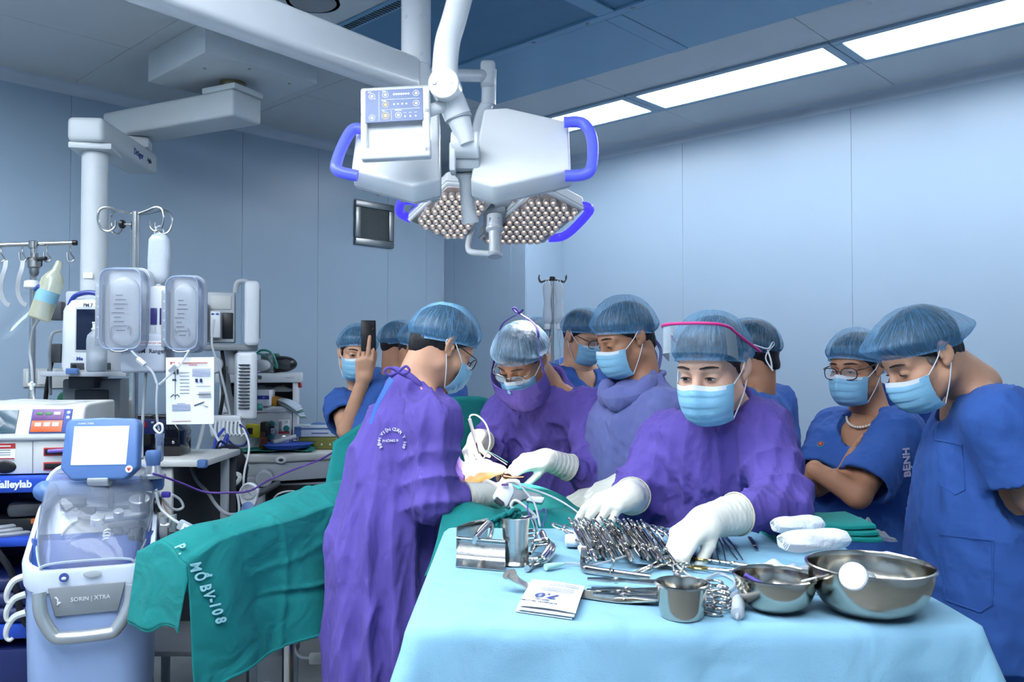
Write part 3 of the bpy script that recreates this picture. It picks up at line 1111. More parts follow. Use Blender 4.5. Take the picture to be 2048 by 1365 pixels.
def mask_mesh(size=1.0):
 """pleated face mask; returns (blue body, white edges) as MB in head-local coordinates"""
 A = math.radians(71)
 def pos(u, v, off=0.0):
  a = (u * 2 - 1) * A
  z = -0.018 - 0.104 * v * size
  ry = np.interp(-v, [-1.0, -0.83, -0.62, -0.35, -0.16, 0.0], [0.066, 0.090, 0.101, 0.103, 0.097, 0.086])
  rx = np.interp(v, [0, 0.5, 1.0], [0.076, 0.072, 0.060])
  tent = 0.018 * math.exp(-(a / 0.27) ** 2) * max(0, 1 - v * 0.9)
  ple = 0.0026 * ((v * 4.0 + 0.15) % 1.0 - 0.5) * (1 - 0.5 * abs(u * 2 - 1)) if 0.12 < v < 0.95 else 0
  x = rx * math.sin(a); y = 0.014 + (ry + tent + ple + off) * math.cos(a) ** 0.8
  z += 0.012 * math.exp(-(a / 0.3) ** 2) * (1 - v) + 0.012 * (abs(u * 2 - 1) ** 2) * (v - 0.5)
  return (x, y, z)
 body = MB().grid(lambda u, v: pos(u, v), 44, 40, th=0.0014, flip=True)
 edge = MB()
 edge.grid(lambda u, v: pos(u, v * 0.10 - 0.008, 0.0012), 44, 4, th=0.001, flip=True)
 for q in (0, 1):
  edge.grid(lambda u, v: pos(0.03 * u + (0.97 if q else 0.0), v, 0.001), 2, 30, th=0.001, flip=True)
 corners = [pos(0.0, 0.02), pos(0.0, 0.98), pos(1.0, 0.02), pos(1.0, 0.98)]
 return body, edge, corners

def almond(cx, cz, w, hgt, v, lift=0.0012, low=0.35):
 """eye opening as a curved almond patch following the lid"""
 mb = MB()
 def fn(u, t):
  x = (u * 2 - 1)
  top = hgt * (1 - x * x) ** 0.8
  bot = -hgt * low * (1 - x * x) ** 0.8
  zz = bot + (top - bot) * t
  px = cx + x * w
  rr = math.sqrt(max(0.0, 0.0163 ** 2 - (x * w * 0.9) ** 2 - zz ** 2))
  return (px, 0.0715 + rr * 0.955 + lift, cz + zz)
 mb.grid(fn, 14, 6)
 return mb, fn

def hand_sdf(side, curl, spread=0.0, thumb=(0.5, 0.3, 0.3), fat=1.0, h=0.0028, cuff=0.05, cuff_r=(0.034, 0.040), cdir=(0, -1, 0)):
 """hand in local metres: y along the fingers, z out of the back of the hand, thumb on +x*side"""
 cd = np.array(cdir, float); ce = cd * (cuff + 0.01)
 s = SDF(np.minimum((-0.085, -0.04, -0.115), ce - 0.055), np.maximum((0.085, 0.225, 0.055), ce + 0.055), h)
 fx = [0.029, 0.0095, -0.011, -0.0295]; fy = [0.090, 0.094, 0.090, 0.081]
 ln = [(0.043, 0.026, 0.021), (0.047, 0.029, 0.022), (0.043, 0.027, 0.022), (0.034, 0.020, 0.019)]
 for i in range(4):
  base = np.array([side * fx[i], fy[i], 0.002])
  w = np.array([side * fx[i] * 0.55, 0.005, 0])
  s.cap(w, base, 0.0150 * fat, 0.0122 * fat, k=0.016)
  a = 0.0; p = base
  sp = spread * (1.5 - i) / 1.5 * side
  r0 = (0.0104, 0.0108, 0.0102, 0.0090)[i] * fat
  for k in range(3):
   a += curl[i][k]
   d = np.array([math.sin(sp) * math.cos(a), math.cos(sp) * math.cos(a), -math.sin(a)])
   q = p + d * ln[i][k]
   s.cap(p, q, r0 * (1 - 0.09 * k), r0 * (1 - 0.09 * (k + 1)), k=0.003)
   p = q
 # thumb leaves the side of the palm near its base
 ta, tb, tc = thumb
 p = np.array([side * 0.022, 0.022, -0.006])
 yaw = ta
 d = np.array([side * math.sin(yaw), math.cos(yaw), -0.45]); d /= np.linalg.norm(d)
 q = p + d * 0.045
 s.cap(p, q, 0.0165 * fat, 0.0130 * fat, k=0.014)
 d2 = np.array([side * math.sin(yaw - tb), math.cos(yaw - tb), -0.55]); d2 /= np.linalg.norm(d2)
 q2 = q + d2 * 0.033
 s.cap(q, q2, 0.0125 * fat, 0.0112 * fat, k=0.004)
 d3 = np.array([side * math.sin(yaw - tb - tc), math.cos(yaw - tb - tc), -0.6]); d3 /= np.linalg.norm(d3)
 s.cap(q2, q2 + d3 * 0.027, 0.0112 * fat, 0.0092 * fat, k=0.003)
 # wrist and cuff
 s.ell((0, 0.048, -0.002), (0.038 * fat, 0.046, 0.0165 * fat), k=0.012)
 s.cap((0, 0.012, 0), ce, 0.029 * fat if cuff_r is None else cuff_r[0], 0.029 * fat if cuff_r is None else cuff_r[1], k=0.02, flat=True)
 v, q = s.net(2)
 return v, q

def hand_frame(w, tip_dir, back):
 """wrist position, finger direction, direction the back of the hand faces"""
 y = Vector(tip_dir).normalized()
 z = Vector(back); z = (z - y * z.dot(y)).normalized()
 x = y.cross(z)
 m = Matrix((x, y, z)).transposed().to_4x4(); m.translation = Vector(w)
 return m

RELAX = [(0.35, 0.5, 0.3)] * 4

class Person:
 def __init__(s, label, skin, face, head, roll=0.0, base=None, fem=False, fine=True, fat=0.0, group=None):
  s.label = label; s.skin = skin; s.fem = fem; s.fine = fine; s.fat = fat
  s.hm = head_frame(head, face, roll)
  s.head = Vector(head)
  s.extra = []
  s.kids = []
 def body(s, neck, sh, el, wr, hips, knees, ankles, chest, belly, yaw, r=1.0, hands=None, bare=False):
  """sh, el, wr, hips, knees, ankles: (right, left) world points; chest/belly centre points"""
  s.neck = Vector(neck); s.sh = [Vector(q) for q in sh]; s.el = [Vector(q) for q in el]; s.wr = [Vector(q) for q in wr]
  s.yaw = yaw
  s.base = (Vector(ankles[0]) + Vector(ankles[1])) / 2; s.base.z = 0
  h = 0.011 if not bare else 0.0075
  pts = np.array([V3(q) for q in [neck, *sh, *el, *wr, *hips, *knees, *ankles, chest, belly]])
  d = SDF(pts.min(0) - 0.19, pts.max(0) + 0.12, h)
  c = V3(chest); b = V3(belly); n = V3(neck)
  hc = (V3(hips[0]) + V3(hips[1])) / 2
  d.loft([(hc[2] - 0.10, hc[0], hc[1], 0.15 * r, 0.10 * r), (hc[2], hc[0], hc[1], 0.165 * r, 0.115 * r), (b[2], b[0], b[1], 0.14 * r, 0.10 * r),
    (c[2], c[0], c[1], 0.15 * r, 0.11 * r), (n[2] - 0.06, n[0] * 0.6 + c[0] * 0.4, n[1] * 0.6 + c[1] * 0.4, 0.15 * r, 0.075 * r), (n[2] - 0.015, n[0], n[1], 0.07, 0.055)], yaw, k=0)
  for i in (0, 1):
   d.cap(n - np.array([0, 0, 0.05]), V3(sh[i]), 0.052, 0.050, k=0.04)
   d.cap(V3(sh[i]), V3(el[i]), 0.050 * r, 0.040 * r, k=0.03)
   d.cap(V3(el[i]), V3(wr[i]), 0.041 * r, (0.027 if bare else 0.020) * r, k=0.015)
   d.cap(V3(hips[i]), V3(knees[i]), 0.085 * r, 0.058 * r, k=0.04)
   d.cap(V3(knees[i]), V3(ankles[i]), 0.056 * r, 0.036 * r, k=0.02)
   f = V3(ankles[i])
   t = np.array([-math.sin(yaw), math.cos(yaw), 0])
   d.cap(f + np.array([0, 0, -0.02]) - t * 0.04, f + t * 0.13 + np.array([0, 0, -0.045]), 0.036, 0.028, k=0.02)
  s.parts = [d.net(1)]
  return s
 def add_hand(s, m, side, curl, thumb=(0.5, 0.3, 0.3), spread=0.0, bare=False, cuff=0.07, mat=None, cuff_r=(0.034, 0.046), wrinkle=True, fat=1.0):
  i = 0 if side > 0 else 1
  cdir = (m.to_3x3().inverted() @ (s.el[i] - s.wr[i])).normalized()
  v, q = hand_sdf(side, curl, spread, thumb, fat=fat * (1.0 if not bare else 0.95), cuff=cuff if not bare else 0.02, cuff_r=cuff_r if not bare else (0.026, 0.027), cdir=tuple(cdir))
  if wrinkle and not bare:
   n = normals(v, q)
   w = np.clip((0.03 + v @ np.array(cdir)) / 0.08, 0.1, 1)
   v = v + n * (0.0022 * w * fold_noise(v, int(abs(v[7, 0]) * 1e6) % 999, freq=(40, 110, 40), n=4))[:, None]
  v = tr_np(m, v)
  if bare:
   s.parts.append((v, q))
  else:
   s.kids.append(('glove', np_mesh('glove', v, q), mat or GLOVE, None))
   # rolled bead at the cuff end
   c = m.to_3x3(); o = m.translation
   rr = cuff_r[1]
   A = rot_to(c @ Vector(cdir)); e0 = o + c @ Vector(cdir) * (cuff + 0.008)
   mb = MB().tube([e0 + A @ Vector((rr * math.cos(a), rr * math.sin(a), 0)) for a in np.linspace(0, 2 * PI, 28)[:-1]], 0.0022, 6, closed=True)
   s.kids.append(('cuff_bead', mb, M('glove_bead', (214, 208, 186), rough=0.5), len(s.kids) - 1))
  return s
 def cloth_kid(s, name, v, q, mat, amp=0.006, seed=1, freq=(19, 19, 6), amp2=0.0030):
  n = normals(v, q)
  wt = np.ones(len(v))
  if name == 'gown':
   for w_ in s.wr:
    wt = np.minimum(wt, np.clip(np.linalg.norm(v - V3(w_), axis=1) / 0.09 - 0.45, 0.05, 1))
  v = v + wt[:, None] * n * (amp * fold_noise(v, seed, freq, 3) + amp2 * fold_noise(v, seed + 50, (60, 60, 34), 3))[:, None]
  s.kids.append((name, np_mesh(name, v, q), mat, None))
  return len(s.kids) - 1
 def gown(s, secs, mat, r_sl=(0.085, 0.075, 0.031), h=0.0095, seed=3, cuffback=0.035, amp=0.012, fold_n=9, fold_a=0.012, shz=-0.01, collar=0.078, k_sh=0.07):
  pts = [V3(q) for q in (*s.sh, *s.el, *s.wr)]
  q = np.array(secs)
  m = max(q[:, 3].max(), q[:, 4].max()) + 0.03
  lo = np.minimum(np.min(pts, 0) - 0.12, np.array([q[:, 1].min() - m, q[:, 2].min() - m, q[:, 0].min() - 0.02]))
  hi = np.maximum(np.max(pts, 0) + 0.12, np.array([q[:, 1].max() + m, q[:, 2].max() + m, q[:, 0].max() + 0.05]))
  z0 = q[:, 0].min(); z1 = q[:, 0].max()
  ph = random.Random(seed).uniform(0, 6)
  def folds(a, Z):
   w = np.clip((f32(z1 - 0.25) - Z) / f32(max(0.2, z1 - 0.25 - z0)), 0, 1)
   return (f32(fold_a) * w * (np.sin(fold_n * a + ph + 2.2 * np.sin(2.1 * Z + 2 * a)) + 0.5 * np.sin((fold_n * 2 - 1) * a + 1.7 * ph + 3 * Z))).astype(f32)
  d = SDF(lo, hi, h)
  d.loft(secs, s.yaw, k=0, folds=folds)
  for i in (0, 1):
   nk = V3(s.neck) * 0.75 + V3(s.sh[i]) * 0.25 + np.array([0, 0, -0.055])
   d.cap(nk, V3(s.sh[i]) + np.array([0, 0, shz]), 0.060, r_sl[0] * 0.86, k=k_sh)
   d.cap(V3(s.sh[i]) + np.array([0, 0, shz]), V3(s.el[i]), r_sl[0], r_sl[1], k=0.035)
   e = V3(s.el[i]); w = V3(s.wr[i]); u = (w - e) / np.linalg.norm(w - e)
   d.cap(e, w - u * cuffback, r_sl[1], r_sl[2], k=0.02, flat=True)
  upv = V3((s.head - s.neck).normalized()); nk = V3(s.neck)
  d.cap(nk - upv * 0.035, nk + upv * 0.010, collar + 0.012, collar + 0.004, k=0.03, flat=True)
  v, f = d.net(3)
  # sleeve crumple: rings across the sleeves
  n = normals(v, f)
  off = np.zeros(len(v))
  for i in (0, 1):
   for a, b in ((s.sh[i], s.el[i]), (s.el[i], s.wr[i])):
    a = V3(a); b = V3(b); ab = b - a; L = np.linalg.norm(ab)
    t = ((v - a) @ ab) / (L * L)
    dist = np.linalg.norm(v - (a + np.clip(t, 0, 1)[:, None] * ab), axis=1)
    w = np.exp(-((dist - 0.075) / 0.03) ** 2) * np.exp(-((t - 0.75) / 0.5) ** 2)
    side_ = (v - a) @ np.cross(ab / L, (0.3, 0.5, 0.8))
    off += w * 0.0065 * (1 - 2 * np.abs(np.sin(t * L * 44 + 16 * side_ + seed + i)))
  wt = np.ones(len(v))
  for w_ in s.wr:
   wt = np.minimum(wt, np.clip(np.linalg.norm(v - V3(w_), axis=1) / 0.09 - 0.45, 0.05, 1))
  v = v + n * (off * wt)[:, None]
  s.gi = s.cloth_kid('gown', v, f, mat, amp, seed)
  if collar:
   c = s.neck
   up = (s.head - s.neck).normalized()
   A = rot_to(up)
   mb = MB().tube([c + A @ Vector((collar * math.cos(a), collar * 1.02 * math.sin(a), 0.004 * math.sin(3 * a))) for a in np.linspace(0, 2 * PI, 40)[:-1]], 0.0105, 8, closed=True)
   s.kids.append(('collar', mb, mat, s.gi))
  return s
 def scrubs(s, secs, mat, sl=0.75, r_sl=(0.088, 0.092), h=0.0095, seed=3, vneck=True, vn=(0.052, 0.085, 0.062, -0.020), hips=None, knees=None, ankles=None, amp=0.006, legs=True):
  q = np.array(secs)
  m = max(q[:, 3].max(), q[:, 4].max()) + 0.03
  pts = [V3(p) for p in (*s.sh, *s.el)]
  lo = np.minimum(np.min(pts, 0) - 0.13, np.array([q[:, 1].min() - m, q[:, 2].min() - m, q[:, 0].min() - 0.02]))
  hi = np.maximum(np.max(pts, 0) + 0.13, np.array([q[:, 1].max() + m, q[:, 2].max() + m, q[:, 0].max() + 0.05]))
  d = SDF(lo, hi, h)
  z0 = q[:, 0].min(); z1 = q[:, 0].max()
  ph = random.Random(seed).uniform(0, 6)
  def folds(a, Z):
   w = np.clip((f32(z1 - 0.25) - Z) / f32(0.5), 0, 1)
   return (f32(0.008) * w * (np.sin(7 * a + ph + 2 * np.sin(3 * Z)))).astype(f32)
  d.loft(secs, s.yaw, k=0, folds=folds)
  for i in (0, 1):
   nk = V3(s.neck) * 0.7 + V3(s.sh[i]) * 0.3 + np.array([0, 0, -0.05])
   d.cap(nk, V3(s.sh[i]), 0.056, r_sl[0] * 0.85, k=0.06)
   d.cap(V3(s.sh[i]), V3(s.sh[i]) + (V3(s.el[i]) - V3(s.sh[i])) * sl, r_sl[0] * 0.9, r_sl[1], k=0.04, flat=True)
  for i in (0, 1):      # open sleeve ends
   a = V3(s.sh[i]); b = V3(s.el[i])
   d.cap(a + (b - a) * (sl - 0.22), a + (b - a) * (sl + 0.3), r_sl[1] - 0.027, r_sl[1] - 0.024, k=0.0, op='s')
  if vneck:
   fw = np.array([-math.sin(s.yaw), math.cos(s.yaw), 0.0])
   c = V3(s.neck) + fw * vn[2] + np.array([0, 0, vn[3]])
   d.ell(c, (vn[0], vn[0], vn[1]), k=0.004, op='s')
  v, f = d.net(3)
  s.gi = s.cloth_kid('scrub_top', v, f, mat, amp, seed, freq=(18, 18, 9))
  if legs and hips is not None:
   pts = np.array([V3(p) for p in (*hips, *knees, *ankles)])
   e = SDF(pts.min(0) - 0.16, pts.max(0) + 0.16, 0.014)
   for i in (0, 1):
    e.cap(V3(hips[i]) + np.array([0, 0, 0.05]), V3(knees[i]), 0.115, 0.09, k=0.02)
    e.cap(V3(knees[i]), V3(ankles[i]) + np.array([0, 0, 0.02]), 0.09, 0.085, k=0.02, flat=True)
   v, f = e.net(2)
   s.cloth_kid('trousers', v, f, mat, 0.006, seed + 9)
  return s
 # ---- head furniture, all in head-local coordinates
 def loc(s, mb):
  """head-local MB -> world MB"""
  o = MB(); o.add(mb.v, mb.f, s.hm)
  return o
 def kid(s, name, mb, mat, par=None, local=True):
  s.kids.append((name, s.loc(mb) if local else mb, mat, par))
  return len(s.kids) - 1
 def capk(s, mat, **kw):
  v, f = cap_mesh(**kw)
  i = len(s.kids)
  me = np_mesh('surgical_cap', tr_np(s.hm, v), f)
  vi = np.zeros(len(me.loops), np.int32); me.loops.foreach_get('vertex_index', vi)
  uvl = me.uv_layers.new(name='UVMap')
  uu = (vi % 132) / 132.0; vv = (vi // 132) / 30.0
  uu = np.abs(uu * 2 - 1)            # mirrored so that no seam shows
  uvl.data.foreach_set('uv', np.stack([uu * 2, vv], 1).astype(np.float32).ravel())
  s.kids.append(('surgical_cap', me, mat, None))
  return i
 def hair(s, mat=HAIR, **kw):
  v, f = hair_mesh(**kw)
  n = normals(v, f)
  v = v + n * (0.002 * fold_noise(v, 4, (70, 70, 18), 4))[:, None]
  s.kids.append(('hair', np_mesh('hair', tr_np(s.hm, v), f), mat, None))
  return s
 def mask(s, blue=MASKB, size=1.0):
  b, e, c = mask_mesh(size)
  i = s.kid('face_mask', b, blue)
  s.kid('mask_edge', e, MASKW, i)
  for k, x in ((0, -1), (2, 1)):
   t = Vector(c[k]); u = Vector(c[k + 1])
   ear_t = Vector((x * 0.081, -0.020, 0.022)); ear_b = Vector((x * 0.081, -0.024, -0.014));
   mb = MB().tube([t, (t + ear_t) / 2 + Vector((x * 0.006, 0, 0)), ear_t, Vector((x * 0.0805, -0.034, 0.006)), ear_b, (u + ear_b) / 2 + Vector((x * 0.006, 0.0, 0)), u], 0.0016, 6, smooth=5)
   s.kid('ear_loop', mb, LOOP, i)
  return s
 def eyes(s, v, opening=0.5, gaze=0.0, brow=True, browmat=None):
  for x in (-1, 1):
   hgt = 0.0075 * opening
   cz = -0.001 - 0.004 * (1 - opening)
   mb, fn = almond(x * 0.031, cz, 0.0138, hgt, v)
   i = s.kid('eye', mb, EYEW)
   mb = MB()
   cx = x * 0.031 + gaze
   def fi(u, t):
    ang = u * 2 * PI; rr = t * 0.0058
    px = rr * math.cos(ang); pz = rr * math.sin(ang)
    pz = max(min(pz, hgt * 0.92), -hgt * 0.36)
    q = math.sqrt(max(0, 0.0163 ** 2 - (px + gaze) ** 2 * 0.8 - pz ** 2))
    return (cx + px, 0.0715 + q * 0.955 + 0.0017, cz + pz)
   mb.grid(fi, 16, 3)
   s.kid('iris', mb, IRIS, i)
   lash = MB().tube([Vector(fn(u, 1.0)) + Vector((0, 0.0006, 0.0004)) for u in np.linspace(0.0, 1.0, 12)], [0.0006, 0.0015, 0.0018, 0.0016, 0.0009], 6)
   s.kid('lashes', lash, BROW, i)
   if brow:
    pts = []
    for u in np.linspace(0, 1, 9):
     bx = x * (0.013 + 0.040 * u); bz = 0.0262 + 0.0042 * math.sin(u * 2.6) - 0.0045 * u
     pts.append(Vector((bx, surf_y(v, bx, bz) + 0.0002, bz)))
    mb = MB().tube(pts, [0.0016, 0.0026, 0.0028, 0.0022, 0.0010], 8)
    s.kid('eyebrow', mb, browmat or BROW)
  return s
 def glasses(s, mat=BLACK, w=0.0255, h=0.019, lens=True, y0=0.108, z0=-0.006, tilt=0.0):
  i = None
  for x in (-1, 1):
   ring = []
   for a in np.linspace(0, 2 * PI, 29)[:-1]:
    ca, sa = math.cos(a), math.sin(a)
    px = x * 0.034 + w * (abs(ca) ** 0.7) * (1 if ca > 0 else -1)
    pz = z0 + h * (abs(sa) ** 0.75) * (1 if sa > 0 else -1)
    ring.append(Vector((px, y0 - 0.010 * (abs(px) / 0.06) ** 2 - tilt * (pz - z0), pz)))
   mb = MB().tube(ring, 0.0017, 6, closed=True)
   j = s.kid('glasses_rim', mb, mat)
   if lens:
    c = sum(ring, Vector()) / len(ring)
    lm = MB(); lm.add([c] + ring, [[0, k + 1, (k + 1) % len(ring) + 1] for k in range(len(ring))])
    s.kid('lens', lm, CLEAR, j)
   tm = MB().tube([Vector((x * 0.060, y0 - 0.012, z0 + 0.012)), Vector((x * 0.074, y0 - 0.03, z0 + 0.014)), Vector((x * 0.080, 0.0, 0.012)), Vector((x * 0.081, -0.02, 0.016)), Vector((x * 0.079, -0.036, -0.004))], 0.0017, 6, smooth=4)
   s.kid('temple_arm', tm, mat)
  s.kid('bridge', MB().tube([(-0.010, y0, z0 + 0.006), (0, y0 + 0.003, z0 + 0.010), (0.010, y0, z0 + 0.006)], 0.0016, 6, smooth=4), mat)
  return s
 def headpart(s, h=0.0032):
  nb = s.hm.inverted() @ s.neck
  shl = [s.hm.inverted() @ q for q in s.sh]
  v, q = head_mesh(nb, shl, h, s.fem, s.fat)
  s.hv = v
  s.parts.append((tr_np(s.hm, v), q))
  return v
 def build(s, cat='person', group=None):
  v, q = join(s.parts)
  loc = s.base
  v = v - V3(loc)
  me = np_mesh('person', v, q); setmat(me, s.skin)
  o = bpy.data.objects.new('person', me); COL.objects.link(o); o.location = loc
  tag(o, s.label, cat, group)
  obs = []
  inv = Matrix.Translation(-loc)
  for name, mb, mat, par in s.kids:
   if isinstance(mb, bpy.types.Mesh):
    me = mb; me.transform(inv)
   else:
    me = mb.mesh(name, inv, 60)
   setmat(me, mat)
   c = bpy.data.objects.new(name, me); COL.objects.link(c)
   c.parent = o if par is None else obs[par]
   obs.append(c)
  s.obj = o; s.obs = obs
  return s
# ---------------------------------------------------------------- the cast
def pose(cx, cy, f, H, lean=0.0, stance=0.10, shw=0.18):
 f = Vector((f[0], f[1], 0)).normalized()
 u = Vector((f.y, -f.x, 0))
 c = Vector((cx, cy, 0))
 z = lambda q: Vector((0, 0, q * H))
 j = dict(yaw=math.atan2(-f.x, f.y), f=f, u=u)
 j['neck'] = c + f * lean + z(0.845)
 j['chest'] = c + f * lean * 0.65 + z(0.72)
 j['belly'] = c + f * lean * 0.25 + z(0.62)
 j['sh'] = [c + f * lean * 0.9 + u * shw * s + z(0.815) for s in (1, -1)]
 j['el'] = [q + u * 0.05 * s + Vector((0, 0, -0.28)) for q, s in zip(j['sh'], (1, -1))]
 j['wr'] = [q + f * 0.12 + Vector((0, 0, -0.20)) for q in j['el']]
 j['hips'] = [c + u * 0.085 * s + z(0.52) for s in (1, -1)]
 j['knees'] = [c + u * stance * s + z(0.285) + f * 0.02 for s in (1, -1)]
 j['ankles'] = [c + u * stance * s + z(0.0) + Vector((0, 0, 0.085)) for s in (1, -1)]
 return j
def body(p, j, **kw):
 p.body(j['neck'], j['sh'], j['el'], j['wr'], j['hips'], j['knees'], j['ankles'], j['chest'], j['belly'], j['yaw'], **kw)
EMBLEM_R = M('emblem_red', (186, 40, 58), rough=0.7)
EMBLEM_G = M('emblem_teal', (52, 120, 150), rough=0.7)

# 1 --- gowned surgeon seen from behind
p = Person('person in purple gown seen from behind, head bent over the patient, black glasses', SKIN, (0.74, 0.46, -0.48), P(886, 694, 2.6), roll=0.06)
j = pose(-0.40, 2.60, (0.90, 0.43), 1.66)
j['neck'] = P(832, 768, 2.58); j['sh'] = [P(868, 838, 2.44), P(806, 832, 2.76)]
j['el'] = [P(866, 1000, 2.40), P(900, 960, 2.82)]
j['wr'] = [P(968, 992, 2.50), P(965, 940, 2.78)]
j['chest'] = Vector((-0.335, 2.6, 1.17)); j['belly'] = Vector((-0.38, 2.6, 1.0))
body(p, j)
p.gown([(0.40, -0.400, 2.6, 0.21, 0.175), (0.62, -0.40, 2.6, 0.205, 0.172), (0.85, -0.395, 2.6, 0.20, 0.172), (1.02, -0.37, 2.6, 0.195, 0.158), (1.14, -0.352, 2.6, 0.19, 0.150),
  (1.24, -0.325, 2.59, 0.175, 0.135), (1.30, -0.305, 2.58, 0.13, 0.105), (1.345, -0.292, 2.58, 0.074, 0.070)], PURPLE, seed=11, fold_n=8, fold_a=0.014, h=0.0085, amp=0.013)
p.headpart()
hm = hand_frame(j['wr'][0], P(1010, 965, 2.66) - j['wr'][0], (0.2, -0.75, 0.65))
p.add_hand(hm, 1, [(0.5, 0.5, 0.3), (0.5, 0.5, 0.3), (0.5, 0.6, 0.3), (0.5, 0.6, 0.4)], thumb=(0.5, 0.2, 0.2), cuff=0.06)
hm = hand_frame(j['wr'][1], P(1010, 935, 2.9) - j['wr'][1], (0, -0.3, 0.9))
p.add_hand(hm, -1, RELAX, cuff=0.06)
p.hair(nape=-0.062); p.mask(); p.glasses(w=0.026, h=0.017)
p.capk(CAPM, puff=1.05, back=0.04, seed=3, tall=0.004)
# tie bow at the nape, loose side ribbon, print on the back
mb = MB()
n0 = P(797, 744, 2.44)
for dx, dz in ((0.022, 0.004), (-0.026, 0.0)):
 mb.tube([n0, n0 + Vector((dx, -0.012, dz + 0.012)), n0 + Vector((dx * 1.5, -0.012, dz)), n0 + Vector((dx * 0.8, -0.010, dz - 0.010)), n0], 0.0042, 6, smooth=5)
mb.tube([n0, P(775, 762, 2.43), P(768, 785, 2.42)], 0.004, 6, smooth=4)
p.kids.append(('neck_tie', mb, PURPLE, p.gi))
p.kids.append(('ribbon', MB().ribbon([P(783, 757, 2.405), P(765, 790, 2.41), P(752, 815, 2.415), P(741, 848, 2.42)], (0.016, 0.009), 0.003, (0, -1, 0.2), smooth=4), M('blue_ribbon', (84, 128, 214), rough=0.7), p.gi))
mb = MB()
w0 = P(702, 990, 2.60)
for dx, dz in ((0.028, 0.014), (-0.02, 0.026)):
 mb.tube([w0, w0 + Vector((dx, -0.02, dz + 0.012)), w0 + Vector((dx * 1.1, -0.02, dz - 0.012)), w0], 0.0055, 6, smooth=5)
mb.ribbon([w0, P(700, 1040, 2.56), P(690, 1100, 2.53), P(682, 1160, 2.50), P(680, 1230, 2.49)], 0.014, 0.004, (0.6, -1, 0), smooth=5)
mb.ribbon([w0, P(694, 1040, 2.58), P(678, 1110, 2.55), P(672, 1180, 2.52)], 0.014, 0.004, (0.6, -1, 0), smooth=5)
p.kids.append(('waist_tie', mb, PURPLE, p.gi))
p.build()
S1 = p
# round printed stamp on the shoulder blade
tt = T.__new__(T); tt.o = p.obj; tt.m = Matrix.Translation(p.base); tt.inv = tt.m.inverted()
gobj = p.obs[p.gi]
STAMP = M('faded_stamp', (206, 202, 232), rough=0.8, var=0.1)
def on_cloth(person, px, py):
 """first hit of the garment along a photo ray (world), with normal"""
 o = Vector((0, 0, CAMZ)); d = (P(px, py, 1.0) - o).normalized()
 g = person.obs[person.gi]
 loc = person.base
 from mathutils.bvhtree import BVHTree
 if not hasattr(person, 'bvh'):
  me = g.data
  person.bvh = BVHTree.FromPolygons([v.co for v in me.vertices], [list(q.vertices) for q in me.polygons])
 h, n, i, dist = person.bvh.ray_cast(o - loc, d)
 if h is None:
  return None, None
 return h + loc, n
def cloth_text(person, thing, body_, px, py, size, mat, ang=0.0, curve=None, bold=0.0, xs=1.0):
 h, n = on_cloth(person, px, py)
 if h is None:
  return
 r = Vector((1, 0, 0)); up = Vector((0, 0, 1))
 n = (n * 0.6 + Vector((0, -1, 0)) * 0.4).normalized()
 x = up.cross(n).normalized()
 y = n.cross(x)
 m = frame(h + n * 0.0045, x, y) @ RZ(ang)
 return thing.text(body_, m, size, mat, par=gobj_of(person), world=True, bold=bold, xs=xs, ext=0.0012)
def gobj_of(person): return person.obs[person.gi]
cx, cy, rr = 786, 884, 25
for i, chh in enumerate('BỆNH VIỆN QUÂN Y 108'):
 a = math.radians(205 - i * 230 / 19)
 cloth_text(p, tt, chh, cx + rr * math.cos(a), cy - rr * math.sin(a) * 1.0, 0.0125, STAMP, ang=a - PI / 2, bold=0.0003)
cloth_text(p, tt, 'PHÒNG MỔ', cx - 1, cy - 2, 0.0105, STAMP, ang=0.05, bold=0.0003)

# 2 --- lead surgeon
p = Person('person in purple gown operating, silver-lit cap, wire glasses, face bent to the wound', SKIN2, (-0.42, -0.62, -0.60), P(1043, 720, 3.0), roll=-0.10)
j = pose(0.14, 3.30, (-0.45, -0.90), 1.66)
j['neck'] = P(1092, 772, 3.14); j['sh'] = [P(1010, 822, 3.26), P(1178, 818, 3.06)]
j['el'] = [P(978, 905, 3.16), P(1196, 962, 2.95)]
j['wr'] = [P(957, 876, 2.98), P(1098, 918, 2.82)]
j['chest'] = Vector((0.13, 3.26, 1.16)); j['belly'] = Vector((0.14, 3.30, 1.0))
body(p, j)
p.gown([(0.42, 0.15, 3.32, 0.24, 0.20), (0.95, 0.14, 3.30, 0.215, 0.175), (1.08, 0.135, 3.27, 0.21, 0.165), (1.19, 0.13, 3.22, 0.205, 0.15), (1.27, 0.13, 3.18, 0.16, 0.115), (1.325, 0.127, 3.14, 0.078, 0.074)], PURPLE, seed=23, fold_n=7, h=0.0085, r_sl=(0.088, 0.082, 0.031))
p.headpart()
hm = hand_frame(j['wr'][0], P(938, 905, 2.86) - j['wr'][0], (-0.55, -0.75, 0.3))
p.add_hand(hm, 1, [(0.7, 0.6, 0.3), (0.8, 0.7, 0.4), (0.9, 0.8, 0.4), (0.9, 0.9, 0.4)], thumb=(0.35, 0.1, 0.1), cuff=0.045)
hm = hand_frame(j['wr'][1], P(1005, 935, 2.76) - j['wr'][1], (0.05, -0.55, 0.85))
p.add_hand(hm, -1, [(0.35, 0.4, 0.2), (0.4, 0.4, 0.2), (0.5, 0.5, 0.3), (0.6, 0.5, 0.3)], thumb=(0.5, 0.2, 0.2), cuff=0.085, cuff_r=(0.036, 0.047))
p.hair(nape=-0.06); p.mask(); p.glasses(mat=STEEL_D, w=0.025, h=0.017)
v = p.hv; p.eyes(v, 0.25)
